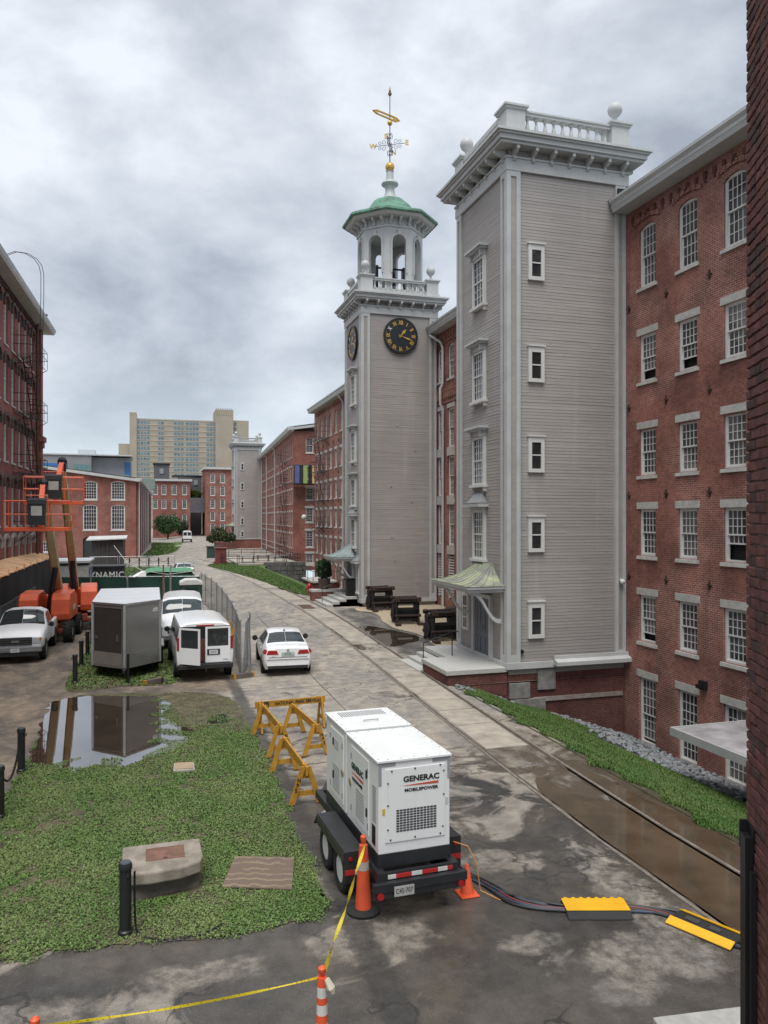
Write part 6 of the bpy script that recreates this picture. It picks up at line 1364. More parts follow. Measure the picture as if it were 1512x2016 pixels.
t1 = tape((2.96, 10.72, 1.0), (1.74, 7.93, .92), .04, .9).build('caution_tape', YTAPE); setp(t1, 'yellow caution tape from the tall cone down to the delineator', 'tape', 'caution tapes')
t2 = tape((1.70, 7.92, .90), (-1.0, 7.88, .93), .05, .8, w=.015).build('caution_tape', YTAPE); setp(t2, 'yellow caution tape running left from the delineator to the corner cone', 'tape', 'caution tapes')
mb = MB(); mb.tube([(1.76, 7.86, 1.02), (1.8, 7.83, .92), (1.82, 7.82, .86)], [.03, .045, .02], 6); mb.build('tape_knot', M('tape_tail', (.6, .57, .45), .6), dl)
CAB = [M('black_cable', (.014, .015, .018), .5, var=.1), M('blue_cable', (.03, .05, .085), .5, var=.1), M('red_cable', (.16, .03, .03), .5, var=.1), M('grey_cable', (.05, .055, .065), .5, var=.1)]
route = [(4.75, 11.55), (4.9, 11.2), (5.05, 10.75), (5.2, 10.42), (5.5, 10.12), (5.85, 9.95), (6.2, 9.83), (6.65, 9.72), (7.0, 9.5), (7.25, 9.2), (7.4, 8.9), (7.6, 8.4), (7.9, 7.6)]
def cr_(pts, n=5):
    out = []
    for i in range(len(pts) - 1):
        p0, p1, p2, p3 = [Vector((*pts[max(0, min(len(pts) - 1, i + k))], 0)) for k in (-1, 0, 1, 2)]
        for k in range(n): t = k / n; q = 0.5 * ((2 * p1) + (p2 - p0) * t + (2 * p0 - 5 * p1 + 4 * p2 - p3) * t * t + (3 * p1 - p0 - 3 * p2 + p3) * t ** 3); out.append((q.x, q.y))
    out.append(pts[-1]); return out
nm = ('black', 'blue', 'black', 'red', 'grey', 'black', 'grey')
lab = ['thick black power cable on the near side of the cable bundle', 'blue power cable within the bundle leading to the ramps', 'black power cable in the middle of the bundle', 'thin red power cable in the bundle from the generator', 'grey power cable along the far side of the bundle', 'black power cable lying on top of the bundle', 'slim grey power cable weaving under the bundle']
for i in range(7):
    r_ = random.Random(40 + i); pts = []; of = (i - 3) * .032; ph = r_.uniform(0, 6)
    base = cr_(route)
    for j, (x, y) in enumerate(base):
        spread = of * (1 + .5 * math.sin(j * .35 + ph)) + .03 * math.sin(j * .22 + ph * 2); pts.append((x + spread * .8, y + spread * .6, .02 + (.012 if i in (3, 5) else 0)))
    pts = [(4.5, 11.75, .55), (4.62, 11.7, .35)] + pts
    o = MB().tube(pts, .017 if i in (3, 6) else .023, 6).build('power_cable', CAB[{'black': 0, 'blue': 1, 'red': 2, 'grey': 3}[nm[i]]], smooth=60); setp(o, lab[i], 'cable', 'generator cables')
o = MB().tube([(4.45, 11.0, .75), (4.62, 10.85, .72), (4.72, 10.75, .5), (4.76, 10.7, .1), (5.0, 10.5, .01)], .008, 5).build('orange_cord', M('orange_cord', (.6, .25, .05), .5)); setp(o, 'thin orange cord hanging from the generator fender', 'cord')
RAMPY = M('yellow_ramp_plastic', (.80, .42, .015), .45, var=.1, dirt=.15, dcol=(.4, .25, .03)); RAMPK = M('black_ramp_rubber', (.022, .022, .023), .6, var=.2, bump=.4, bscale=90)
def cable_ramp(label, c, rz, lidtilt=0):
    t = thing('cable_ramp', label, 'cable ramp', (*c, 0), rz, 'cable ramps', local=True)
    L2 = .46; m = MB()
    m.prism([(-.27, 0), (.27, 0), (.27, .012), (.11, .062), (-.11, .062), (-.27, .012)], lambda a, b_, k: (-L2 if k == 0 else L2, a, b_)); m.build('base', RAMPK, t, fix=True)
    for s in (-1, 1):
        m = MB()
        for i in range(9): m.box(-L2 + .03 + i * .1, -L2 + .09 + i * .1, s * .19 - .06, s * .19 + .06, .0, .052 if abs(s) else .05)
        if s < 0: m = MB(); m.hexa([(-L2 + .01, -.26, .014), (L2 - .01, -.26, .014), (L2 - .01, -.12, .06), (-L2 + .01, -.12, .06)], [(-L2 + .01, -.26, .018), (L2 - .01, -.26, .018), (L2 - .01, -.12, .064), (-L2 + .01, -.12, .064)]); m.build('tread', RAMPK, t)
    return t
r1_ = cable_ramp('cable ramp lying flat across the cables with yellow lid up to the edge', (6.2, 9.83), math.atan2(-.26, .87))
m = MB(); m.box(-.46, .46, -.13, .22, .066, .078); lid = m.build('lid', RAMPY, r1_, bevel=.004)
m = MB()
for i in range(8): m.box(-.42 + i * .115, -.37 + i * .115, .215, .24, .062, .082)
m.build('hinge', RAMPY, lid)
r2_ = cable_ramp('cable ramp turned along the cables with open black channel between yellow edges', (7.36, 8.92), math.atan2(-.86, .38))
for s in (-1, 1):
    m = MB(); m.hexa([(-.46, s * .27, .016), (.46, s * .27, .016), (.46, s * .13, .066), (-.46, s * .13, .066)], [(-.46, s * .27, .028), (.46, s * .27, .028), (.46, s * .13, .08), (-.46, s * .13, .08)]); m.build('yellow_edge', RAMPY, r2_, fix=True)
m = MB(); m.box(-.3, -.1, -.05, .05, .063, .075); m.box(.05, .2, -.05, .05, .063, .075); m.build('lid_mark', M('ramp_mark', (.05, .05, .05), .7), r2_)

# ------------------------------------------------------------------ yellow wooden trestles
YW = M('yellow_trestle_paint', (.46, .235, .025), .6, var=.18, scale=5, bump=.15, dirt=.3, dcol=(.16, .085, .03), dscale=4)
def trestle(label, c, rz, L, h=.78, txt='NPS', facing=-1, board=None):
    t = thing('trestle', label, 'trestle', (*c, 0), rz, 'yellow trestles', local=True)
    for s in (-1, 1):
        y = s * (L / 2 - .12); legs = []
        for q in (-1, 1):
            m = MB(); m.beam((q * .29, y, .0), (q * .05, y, h - .02), .04, .115, up=(q, 0, .3)); m2 = MB()
            # legs as flat boards: wide across x, thin along y
            a, b_ = q * .29, q * .055; w = .06
            m2.hexa([(a - w, y - .022, 0), (a + w, y - .022, 0), (a + w, y + .022, 0), (a - w, y + .022, 0)], [(b_ - w * .8, y - .022, h - .02), (b_ + w * .8, y - .022, h - .02), (b_ + w * .8, y + .022, h - .02), (b_ - w * .8, y + .022, h - .02)])
            lg = m2.build('leg', YW, t)
            if txt and s < 0 and q == (-1 if facing < 0 else 1):
                for i, ch in enumerate(txt):
                    z = .5 - i * .1; xx = a + (b_ - a) * z / h; o = link(text_mesh(ch, .11, INK, .002, 1, .85, .003), 'lettering', lg, (xx, y - .025, z), rot=(R(90), 0, 0)); 
            m3 = MB(); m3.box(a - w, a + w, y - .024, y + .024, -.001, .03); m3.build('foot', M('muddy_wood', (.05, .035, .025), .9), lg)
        m = MB(); m.box(-.21, .21, y + .024, y + .062, .17, .27); m.build('crosspiece', YW, t); m = MB(); m.box(-.12, .12, y + .024, y + .062, .52, .62); m.build('crosspiece', YW, t)
    m = MB(); m.box(-.02, .02, -L / 2, L / 2, h - .17, h); bm_ = m.build('beam', YW, t)
    for s in (-1, 1): m = MB(); m.box(-.05, .05, s * (L / 2 - .2) - .03, s * (L / 2 - .2) + .03, h - .06, h + .012); m.build('cleat', YW, bm_)
    return t, bm_
trestle('nearest yellow trestle lettered NPS, beside the lawn edge', (2.93, 16.2), R(2), 2.35, txt='NPS', facing=-1)
trestle('middle yellow trestle along the lawn edge', (2.92, 19.35), R(3), 2.3, txt='NPS', facing=1)
trestle('yellow trestle standing apart toward the generator', (3.72, 19.2), R(5), 2.3, txt='NPS', facing=1)
tt, bm_ = trestle('far yellow trestle across the gap with NATIONAL PARK SERVICE on its beam', (3.65, 20.75), R(-85), 1.95, h=.8, txt='')
# board with lettering facing the camera (local -x... the beam runs along local y)
o = link(text_mesh('NATIONAL PARK SERVICE', .125, INK, .002, 1.0, .86, .003), 'lettering', bm_, (.0225 + .002, .18, .715), rot=(R(90), 0, R(90)))
m = MB(); m.box(-.024, .024, -.75, -.6, .64, .79); m.build('dark_patch', M('trestle_dark', (.06, .04, .02), .7), bm_)

# ------------------------------------------------------------------ lawn furniture
ub = thing('utility_vault', 'mossy concrete utility vault with rusty steel hatch on the lawn', 'utility vault', (.19, 12.55, 0))
m = MB(); m.hexa([(-.33, 12.02, 0), (.74, 12.22, 0), (.74, 13.05, 0), (-.4, 13.0, 0)], [(-.33, 12.06, .26), (.72, 12.24, .26), (.72, 13.0, .26), (-.38, 12.96, .26)]); m.build('lower_block', M('vault_dark_stone', (.12, .10, .085), .9, var=.35, scale=4, bump=.6, bscale=14), ub, bevel=.02)
m = MB(); pts = [(-.4, 11.98), (.0, 11.93), (.45, 11.98), (.74, 12.12), (.79, 12.3), (.78, 13.0), (-.42, 12.98)]
m.prism(pts, lambda a, b_, k: (a, b_, .27 if k == 0 else .46)); m.build('cap', M('vault_concrete', (.27, .235, .195), .9, var=.3, scale=4, bump=.5, bscale=18, dirt=.6, dcol=(.13, .105, .085), dscale=2.5), ub, bevel=.03)
m = MB(); m.box(-.06, .52, 12.32, 12.78, .455, .467); hp = m.build('hatch', M('rusty_hatch', (.20, .105, .075), .7, .2, var=.25, scale=8, bump=.3), ub); m = MB(); m.box(.2, .26, 12.35, 12.38, .467, .473); m.build('pull_slot', IRON, hp)
def ply_mat():
    m, nt, b = nodes('weathered_plywood'); t = NT(nt)
    mp = t.new('ShaderNodeMapping'); mp.inputs['Scale'].default_value = (4, 1.2, 1); mp.inputs['Rotation'].default_value = (0, 0, .1); t.l.new(t.pos(), mp.inputs[0])
    w = t.new('ShaderNodeTexWave'); w.wave_type = 'RINGS'; w.inputs['Scale'].default_value = 1.3; w.inputs['Distortion'].default_value = 5; w.inputs['Detail'].default_value = 3; t.l.new(mp.outputs[0], w.inputs['Vector'])
    n_ = t.noise(1.6, 4); t.put(b.inputs['Base Color'], t.mix(t.math('MULTIPLY', t.step(w.outputs['Fac'], .72, .9), t.step(n_, .35, .55)), (.155, .112, .085, 1), (.24, .185, .125, 1))); b.inputs['Roughness'].default_value = .75; return m
pw = MB(); pw.hexa([(1.06, 12.06, .03), (2.07, 11.66, .03), (2.3, 12.72, .03), (1.36, 13.05, .03)], [(1.06, 12.06, .05), (2.07, 11.66, .05), (2.3, 12.72, .06), (1.36, 13.05, .06)]); o = pw.build('plywood_sheet', ply_mat()); setp(o, 'weathered plywood sheet lying on the lawn by the generator', 'plywood')
t = thing('inspection_cover', 'small tan square cover set in the grass near the puddle', 'cover', (.74, 18.1, 0)); m = MB(); m.hexa([(.5, 17.85, .0), (.97, 17.8, .0), (.97, 18.35, .0), (.53, 18.4, .0)], [(.5, 17.85, .06), (.97, 17.8, .06), (.97, 18.35, .06), (.53, 18.4, .06)]); m.build('frame', CONCRETE, t); m = MB(); m.hexa([(.54, 17.92, .06), (.93, 17.88, .06), (.94, 18.32, .06), (.56, 18.36, .06)], [(.54, 17.92, .08), (.93, 17.88, .08), (.94, 18.32, .08), (.56, 18.36, .08)]); m.build('lid', M('tan_lid', (.36, .27, .18), .7), t)
# black bollards and chains
BOL = M('black_bollard_paint', (.014, .016, .016), .4, var=.2, scale=9, bump=.15)
bol_prof = [(.1, 0), (.1, .06), (.082, .08), (.08, .9), (.092, .905), (.092, .95), (.085, .975), (.05, .985)]
bol_me = MB().lathe(bol_prof, (0, 0, 0), 16).mesh('post', BOL, smooth=40)
cap_me = MB().lathe([(.078, .985), (.07, 1.0), (.02, 1.005)], (0, 0, 0), 16).mesh('cap', M('bollard_cap', (.05, .065, .07), .35, var=.2), smooth=40)
eye_me = MB().tube([(.08, 0, .86), (.13, 0, .88), (.14, 0, .85), (.12, 0, .82), (.08, 0, .84)], .012, 5).mesh('chain_eye', IRON)
for lb, x, y in (('black bollard in front of the concrete vault', -.32, 11.14), ('black bollard at the near left edge of the lawn', -2.73, 16.16), ('black bollard beside the big lawn puddle', -2.76, 18.94), ('black bollard nearest the front corner of the grey trailer', -2.47, 28.61), ('second black bollard beside the grey trailer', -2.52, 31.77), ('third black bollard beside the grey trailer', -2.48, 34.29), ('fourth, farthest black bollard beside the grey trailer', -2.5, 37.3)):
    t = thing('bollard', lb, 'bollard', (x, y, 0), random.uniform(0, 6), 'black chain bollards', local=True); link(bol_me, 'post', t, (0, 0, 0)); link(cap_me, 'cap', t, (0, 0, 0)); link(eye_me, 'chain_eye', t, (0, 0, 0))
def chain(label, pts, link_len=.055, r=.008):
    t = thing('chain', label, 'chain', tuple(pts[-1]), group='bollard chains'); P = [Vector(p) for p in pts]; d = [0]
    for a, b_ in zip(P[:-1], P[1:]): d.append(d[-1] + (b_ - a).length)
    n_ = int(d[-1] / link_len); m = MB()
    for i in range(n_):
        def at(s):
            k = min(len(P) - 2, max(0, next((j for j in range(len(d) - 1) if d[j + 1] >= s), len(P) - 2))); return P[k].lerp(P[k + 1], (s - d[k]) / max(1e-6, d[k + 1] - d[k]))
        a, b_ = at(i * link_len), at(min(d[-1], (i + 1.35) * link_len)); ax = (b_ - a).normalized(); sd_ = ax.cross(Vector((.3, .2, 1)) if i % 2 else Vector((1, -.4, .1))).normalized() * .017
        m.tube([a + sd_, b_ + sd_, b_ - sd_, a - sd_, a + sd_], r, 4, caps=False)
    m.build('links', IRON, t, kind='stuff'); return t
chain('chain sagging between the two bollards at the lawn left edge', chain_pts((-2.73, 16.25, .84), (-2.76, 18.86, .84), .5))
chain('chain hanging down the bollard in front of the vault', [(-.2, 11.12, .86), (-.2, 11.1, .5), (-.19, 11.08, .15), (-.16, 11.05, .02), (-.1, 11.0, .02)])
chain('loose chain lying on the asphalt at the lawn edge', [(-.1, 10.98, .02), (.15, 10.8, .02), (.4, 10.76, .02), (.6, 10.8, .02), (.85, 10.86, .03), (.95, 10.95, .04)])
# ------------------------------------------------------------------ vehicles
def pchip(xs, ys):
    xs, ys = np.array(xs, float), np.array(ys, float); h = np.diff(xs); d = np.diff(ys) / h; m = np.zeros(len(xs))
    for i in range(1, len(xs) - 1):
        if d[i - 1] * d[i] > 0: w1, w2 = 2 * h[i] + h[i - 1], h[i] + 2 * h[i - 1]; m[i] = (w1 + w2) / (w1 / d[i - 1] + w2 / d[i])
    m[0], m[-1] = d[0], d[-1]
    def f(x):
        i = int(np.clip(np.searchsorted(xs, x) - 1, 0, len(xs) - 2)); t = (x - xs[i]) / h[i]
        return ys[i] * (2 * t ** 3 - 3 * t ** 2 + 1) + h[i] * m[i] * (t ** 3 - 2 * t ** 2 + t) + ys[i + 1] * (-2 * t ** 3 + 3 * t ** 2) + h[i] * m[i + 1] * (t ** 3 - t ** 2)
    return f
class Loft:
    def __init__(s, st):
        s.ys = [a for a, _ in st]; K = len(st[0][1]); s.K = K
        s.fx = [pchip(s.ys, [p[k][0] for _, p in st]) for k in range(K)]; s.fz = [pchip(s.ys, [p[k][1] for _, p in st]) for k in range(K)]
    def P(s, y, t):
        k = min(int(t), s.K - 2); f = t - k
        x = s.fx[k](y) * (1 - f) + s.fx[k + 1](y) * f; z = s.fz[k](y) * (1 - f) + s.fz[k + 1](y) * f
        return Vector((x, y, z))
    def N(s, y, t):
        e = .02; a = s.P(min(s.ys[-1], y + e), t) - s.P(max(s.ys[0], y - e), t); b = s.P(y, min(s.K - 1.001, t + e)) - s.P(y, max(0, t - e)); n = a.cross(b)
        return n.normalized() if n.length > 1e-9 else Vector((0, 0, 1))
    def body(s, ny=44, nt=3):
        m = MB(); rows = []
        yy = sorted(set(list(np.linspace(s.ys[0], s.ys[-1], ny)) + s.ys)); ts = [i / nt for i in range((s.K - 1) * nt + 1)]
        for y in yy:
            half = [s.P(y, min(t, s.K - 1 - 1e-6)) for t in ts]; rows.append([tuple(p) for p in half] + [(-p.x, p.y, p.z) for p in half[-2::-1]])
        m.grid(rows); n = len(rows[0]); m.add(rows[0], [tuple(range(n))[::-1]]); m.add(rows[-1], [tuple(range(n))])
        m.add([rows[0][0], rows[0][-1], rows[-1][-1], rows[-1][0]], [(0, 1, 2, 3)]); return m
    def patch(s, m, q, off=.008, side=1, n=(6, 6)):
        """q = (y,t) corners a,b,c,d ; bilinear patch lifted off the body"""
        (ya, ta), (yb, tb), (yc, tc), (yd, td) = q; rows = []
        for i in range(n[0] + 1):
            u = i / n[0]; row = []
            for j in range(n[1] + 1):
                v = j / n[1]; y = (ya * (1 - u) + yb * u) * (1 - v) + (yd * (1 - u) + yc * u) * v; t = (ta * (1 - u) + tb * u) * (1 - v) + (td * (1 - u) + tc * u) * v
                p = s.P(y, min(t, s.K - 1.0001)); nn = s.N(y, min(t, s.K - 1.01)); 
                if nn.dot(p - Vector((0, y * .6, .75))) < 0: nn = -nn
                p = p + nn * off; row.append((p.x * side, p.y, p.z))
            rows.append(row)
        p0, p1, p2 = Vector(rows[0][0]), Vector(rows[0][1]), Vector(rows[1][0]); fn = (p1 - p0).cross(p2 - p0); mid = Vector(rows[n[0] // 2][n[1] // 2])
        if fn.dot(mid - Vector((0, mid.y * .6, .75))) < 0: rows = rows[::-1]
        m.grid(rows); return m
def wheel(parent, x, y, r, w, rimmat, spokes=0, name='wheel'):
    s = 1 if x > 0 else -1; m = MB()
    m.lathe([(r * .62, -w / 2), (r * .9, -w / 2), (r, -w * .32), (r, w * .32), (r * .9, w / 2), (r * .62, w / 2)], (x, y, r), 22, axis='x', caps=False); wo = m.build(name, RUBBER, parent, smooth=35)
    m = MB(); pr = [(r * .63, w * .47), (r * .56, w * .3), (r * .25, w * .32), (r * .2, w * .45), (.01, w * .46)]
    m.lathe([(a, s * b_) for a, b_ in pr], (x, y, r), 22, axis='x'); m.build('rim', rimmat, wo, smooth=40)
    m = MB(); m.lathe([(r * 1.14, s * (w * .5 - .03)), (r * 1.14, s * (w * .5 - .022))], (x, y, r + .01), 22, axis='x'); return wo
GREYRIM = M('steel_wheel_rim', (.32, .33, .34), .4, .5); DARKRIM = M('dark_wheel_rim', (.10, .10, .105), .45, .4)
def arch_disc(parent, x, y, r, z):
    s = 1 if x > 0 else -1; m = MB(); m.lathe([(r, 0), (r, s * .012)], (x, y, z), 24, axis='x'); return m.build('wheel_arch', BLACKPL, parent)
def mirrors(parent, x, y, z, mat, s_=(.16, .1, .13)):
    for s in (-1, 1):
        m = MB(); m.box(s * x - .03, s * x + .03, y - .03, y + .05, z - .03, z + .02); a = s * (x + .1); m.lathe([(.02, -.08), (.1, -.07), (.11, 0), (.08, .06), (.02, .08)], (a, y, z + .03), 10, axis='y'); m.build('door_mirror', mat, parent, smooth=40)

# --- white sedan
car = thing('sedan', 'white sedan parked on the street, seen from behind', 'car', (4.92, 29.9, 0), R(-4), local=True)
SED = Loft([(-2.32, [(.62, .34), (.74, .42), (.78, .60), (.78, .80), (.70, .97), (.4, 1.0), (0, 1.01)]),
            (-2.24, [(.72, .27), (.82, .42), (.86, .62), (.85, .84), (.73, 1.03), (.42, 1.06), (0, 1.07)]),
            (-1.85, [(.80, .22), (.87, .40), (.89, .64), (.87, .88), (.75, 1.06), (.42, 1.09), (0, 1.10)]),
            (-1.62, [(.80, .21), (.87, .40), (.89, .65), (.87, .90), (.74, 1.09), (.42, 1.12), (0, 1.13)]),
            (-0.95, [(.80, .20), (.87, .40), (.89, .66), (.87, .93), (.60, 1.38), (.36, 1.42), (0, 1.43)]),
            (-0.30, [(.80, .20), (.87, .40), (.89, .66), (.87, .94), (.60, 1.42), (.36, 1.45), (0, 1.46)]),
            (0.35, [(.80, .20), (.87, .40), (.89, .66), (.87, .93), (.60, 1.38), (.36, 1.42), (0, 1.43)]),
            (1.20, [(.80, .20), (.87, .40), (.89, .65), (.86, .90), (.74, .99), (.4, 1.03), (0, 1.04)]),
            (1.95, [(.80, .22), (.86, .40), (.87, .60), (.82, .76), (.68, .84), (.36, .87), (0, .88)]),
            (2.28, [(.62, .28), (.72, .40), (.76, .52), (.72, .64), (.60, .70), (.30, .72), (0, .73)])])
SED.body().build('body', WHITE_CAR, car, smooth=38, fix=True)
m = MB()
for s in (-1, 1): SED.patch(m, ((-1.58, 4.12), (-1.0, 4.1), (-1.0, 5.99), (-1.58, 5.99)), .008, s)
m.build('rear_window', CARGLASS, car, smooth=60)
m = MB()
for s in (-1, 1): SED.patch(m, ((1.13, 4.1), (.42, 4.1), (.42, 5.99), (1.13, 5.99)), .008, s)
m.build('windscreen', CARGLASS, car, smooth=60)
for s in (-1, 1):
    for q in (((-1.28, 3.2), (-.42, 3.15), (-.42, 3.92), (-.92, 3.92)), ((-.34, 3.15), (.82, 3.15), (.38, 3.92), (-.34, 3.92))):
        m = MB(); SED.patch(m, q, .008, s); m.build('side_window', CARGLASS, car, smooth=60)
    m = MB(); SED.patch(m, ((-2.3, 3.05), (-1.98, 2.75), (-1.98, 3.45), (-2.3, 3.75)), .012, s); m.hexa([(s * .34, -2.335, .80), (s * .775, -2.325, .80), (s * .775, -2.30, .80), (s * .34, -2.30, .80)], [(s * .40, -2.335, .94), (s * .70, -2.325, .95), (s * .70, -2.28, .95), (s * .40, -2.28, .94)])
    m.build('tail_light', REDLIGHT, car, fix=True)
    m = MB(); SED.patch(m, ((2.0, 2.5), (2.26, 2.4), (2.26, 3.6), (2.0, 3.5)), .01, s); m.build('headlight', M('headlight_glass', (.5, .52, .55), .1), car)
    for y in (-1.38, 1.38): arch_disc(car, s * .886, y, .36, .33); wheel(car, s * .80, y, .325, .21, DARKRIM)
m = MB(); m.box(-.23, .23, -2.345, -2.33, .76, .88); pl_ = m.build('licence_plate', M('plate_green_white', (.38, .46, .42), .4), car); text('R·7 26', .1, INK, pl_, (0, -2.348, .82), 0, ext=.001, sx=.8)
m = MB(); m.lathe([(.05, -.012), (.05, 0)], (0, -2.335, .94), 12, axis='y'); m.build('badge', CHROME, car)
m = MB(); m.box(-.72, .72, -2.335, -2.24, .30, .40); m.build('valance', BLACKPL, car); m = MB(); m.box(-.76, .76, -2.345, -2.25, .62, .635); m.build('bumper_line', M('car_shadow_line', (.3, .3, .31), .5), car)
text('JETTA', .05, CHROME, car, (-.52, -2.34, .74), 0, ext=.002)
mirrors(car, .9, .72, .95, BLACKPL)
m = MB(); m.lathe([(.05, 0), (.02, .05), (.01, .1)], (0, -.85, 1.43), 6); m.build('aerial', BLACKPL, car)

SEAM = M('panel_gap', (.05, .05, .052), .7, var=0)
def seams(L, parent, lines, handles=()):
    for (ya, ta, yb, tb) in lines:
        for sd in (-1, 1):
            m = MB(); e = .007
            if abs(ta - tb) > abs(ya - yb) * .3: L.patch(m, ((ya - e, ta), (ya + e, ta), (yb + e, tb), (yb - e, tb)), .004, sd, (1, 8))
            else: L.patch(m, ((ya, ta - .03), (yb, tb - .03), (yb, tb + .03), (ya, ta + .03)), .004, sd, (12, 1))
            m.build('panel_gap', SEAM, parent)
    for (y, t) in handles:
        for sd in (-1, 1):
            p = L.P(y, t); m = MB(); m.box(p.x * sd - .02, p.x * sd + .02, y - .09, y + .09, p.z - .018, p.z + .018); m.build('door_handle', WHITE_CAR, parent, bevel=.008)
seams(SED, car, ((-1.02, .8, -1.15, 3.1), (-.38, .5, -.38, 3.1), (.78, .5, .88, 3.1), (-1.15, .8, .88, .8)), ((-.95, 2.75), (.0, 2.75)))
for zz0 in (1.0,):
    m = MB(); m.box(-.70, .70, -2.334, -2.322, .70, .708); m.build('boot_gap', SEAM, car)
# --- white vans
def van(label, loc, rz, open_door):
    t = thing('van', label, 'van', loc, rz, local=True)
    S0 = [(.90, .42), (.97, .56), (1.0, 1.0), (.985, 1.28), (.86, 1.94), (.62, 2.04), (0, 2.08)]
    def sc(f, dz=0): return [(x * f, z + dz) for x, z in S0]
    V = Loft([(-2.8, [(.86, .46), (.93, .6), (.96, 1.0), (.945, 1.28), (.83, 1.90), (.60, 2.0), (0, 2.03)]), (-2.7, sc(.99)), (-1.5, sc(1.0, .02)), (.6, sc(1.0, .02)), (1.05, [(.9, .4), (.97, .55), (1.0, 1.0), (.985, 1.27), (.86, 1.90), (.62, 2.0), (0, 2.03)]),
              (1.75, [(.9, .4), (.97, .55), (1.0, .98), (.98, 1.2), (.88, 1.38), (.5, 1.44), (0, 1.46)]), (2.5, [(.88, .42), (.95, .55), (.97, .85), (.93, 1.02), (.8, 1.14), (.45, 1.19), (0, 1.2)]), (2.82, [(.76, .46), (.84, .56), (.86, .78), (.82, .95), (.7, 1.02), (.4, 1.06), (0, 1.07)])])
    V.body().build('body', WHITE_CAR, t, smooth=38, fix=True)
    m = MB()
    for s in (-1, 1): V.patch(m, ((1.70, 4.05), (1.08, 4.05), (1.08, 5.99), (1.70, 5.99)), .01, s)
    m.build('windscreen', CARGLASS, t, smooth=60)
    for s in (-1, 1):
        m = MB(); V.patch(m, ((.35, 3.15), (1.45, 3.15), (1.05, 3.85), (.35, 3.85)), .01, s); m.build('side_window', CARGLASS, t, smooth=60)
        for a, b_ in ((-2.6, -1.75), (-1.65, -.75), (-.65, .2)): m = MB(); V.patch(m, ((a, 3.2), (b_, 3.2), (b_, 3.85), (a, 3.85)), .01, s); m.build('side_window', CARGLASS, t, smooth=60)
        for y in (-1.75, 1.85): arch_disc(t, s * .992, y, .42, .37); wheel(t, s * .90, y, .37, .24, GREYRIM)
        m = MB(); V.patch(m, ((2.6, 2.3), (2.81, 2.3), (2.81, 3.3), (2.6, 3.3)), .012, s); m.build('headlight', M('headlight_glass', (.5, .52, .55), .1), t)
    m = MB(); m.box(-.62, .62, 2.80, 2.84, .72, .95); m.build('grille', BLACKPL, t); m = MB(); m.box(-.9, .9, 2.76, 2.9, .45, .62); m.build('front_bumper', M('grey_bumper', (.2, .2, .21), .5), t)
    m = MB(); m.box(-.94, .94, -2.98, -2.78, .46, .62); m.build('rear_bumper', BLACKPL, t, bevel=.02)
    m = MB(); m.tube([(0, -2.8, .4), (0, -3.08, .4)], .03, 6); m.sphere((0, -3.06, .46), .04, 8); m.build('tow_hitch', IRON, t)
    mirrors(t, 1.0, 1.25, 1.3, BLACKPL)
    seams(V, t, ((.28, .4, .28, 3.9), (1.42, .6, 1.5, 3.1), (-1.0, .4, -1.0, 3.9)), ((.42, 2.7),))
    for s in (-1, 1): m = MB(); m.box(s * .905 - .05, s * .905 + .05, -2.815, -2.7, 1.1 if s > 0 else 1.1, 1.55); m.build('tail_light', REDLIGHT, t, bevel=.01)
    m = MB(); m.box(-.3, .3, -2.83, -2.79, 1.93, 1.97); m.build('brake_lamp', REDLIGHT, t)
    def door(parent_, a, b_, hinge, ang):
        dt = MB(); z0, z1 = .66, 1.9; w = b_ - a
        dt.box(a, b_, -2.87, -2.83, z0, 1.22); dt.box(a, a + .07, -2.87, -2.83, 1.22, z1 - .06); dt.box(b_ - .07, b_, -2.87, -2.83, 1.22, z1 - .06); dt.box(a, b_, -2.87, -2.83, z1 - .06, z1); gl = MB(); gl.box(a + .07, b_ - .07, -2.855, -2.845, 1.22, z1 - .06)
        for q in (dt, gl):
            q.v = [((x - hinge) * math.cos(ang) - (y + 2.83) * math.sin(ang) + hinge, (x - hinge) * math.sin(ang) + (y + 2.83) * math.cos(ang) - 2.83, z) for x, y, z in q.v]
        d = dt.build('rear_door', WHITE_CAR, t); gl.build('door_glass', CARGLASS, d); return d
    if open_door:
        m = MB(); m.box(-.85, .85, -2.826, -2.80, .64, 1.92); m.build('load_opening', DARK, t); m = MB(); m.box(-.25, .0, -2.83, -2.826, .7, 1.5); m.build('seat_back', M('red_seat_fabric', (.11, .035, .03), .9), t)
        door(t, -.86, -.02, -.86, R(-40)); d = door(t, .0, .86, .86, 0)
        m = MB(); m.box(.06, .50, -2.885, -2.871, .92, 1.12); m.build('plate_holder', BLACKPL, d); m = MB(); m.box(.13, .43, -2.89, -2.885, .95, 1.09); pl_ = m.build('licence_plate', PLATE, d); text('4K57·87', .09, INK, pl_, (.28, -2.893, 1.02), 0, ext=.001, sx=.7)
        text('EXPRESS', .05, CHROME, d, (.7, -2.873, .74), 0, ext=.002)
    else:
        door(t, -.86, -.005, -.86, 0); door(t, .005, .86, .86, 0)
    return t
van('white van with one rear door swung open, nearest on the grass strip', (1.78, 30.45, 0), R(1.5), True)
van('white van parked nose to nose behind the open-door van', (1.45, 37.4, 0), R(178), False)
fv = van('white delivery van far down the street by the passage', (7.75, 174, .46), R(-1), False); fv.scale = (1, 1, 1.2)

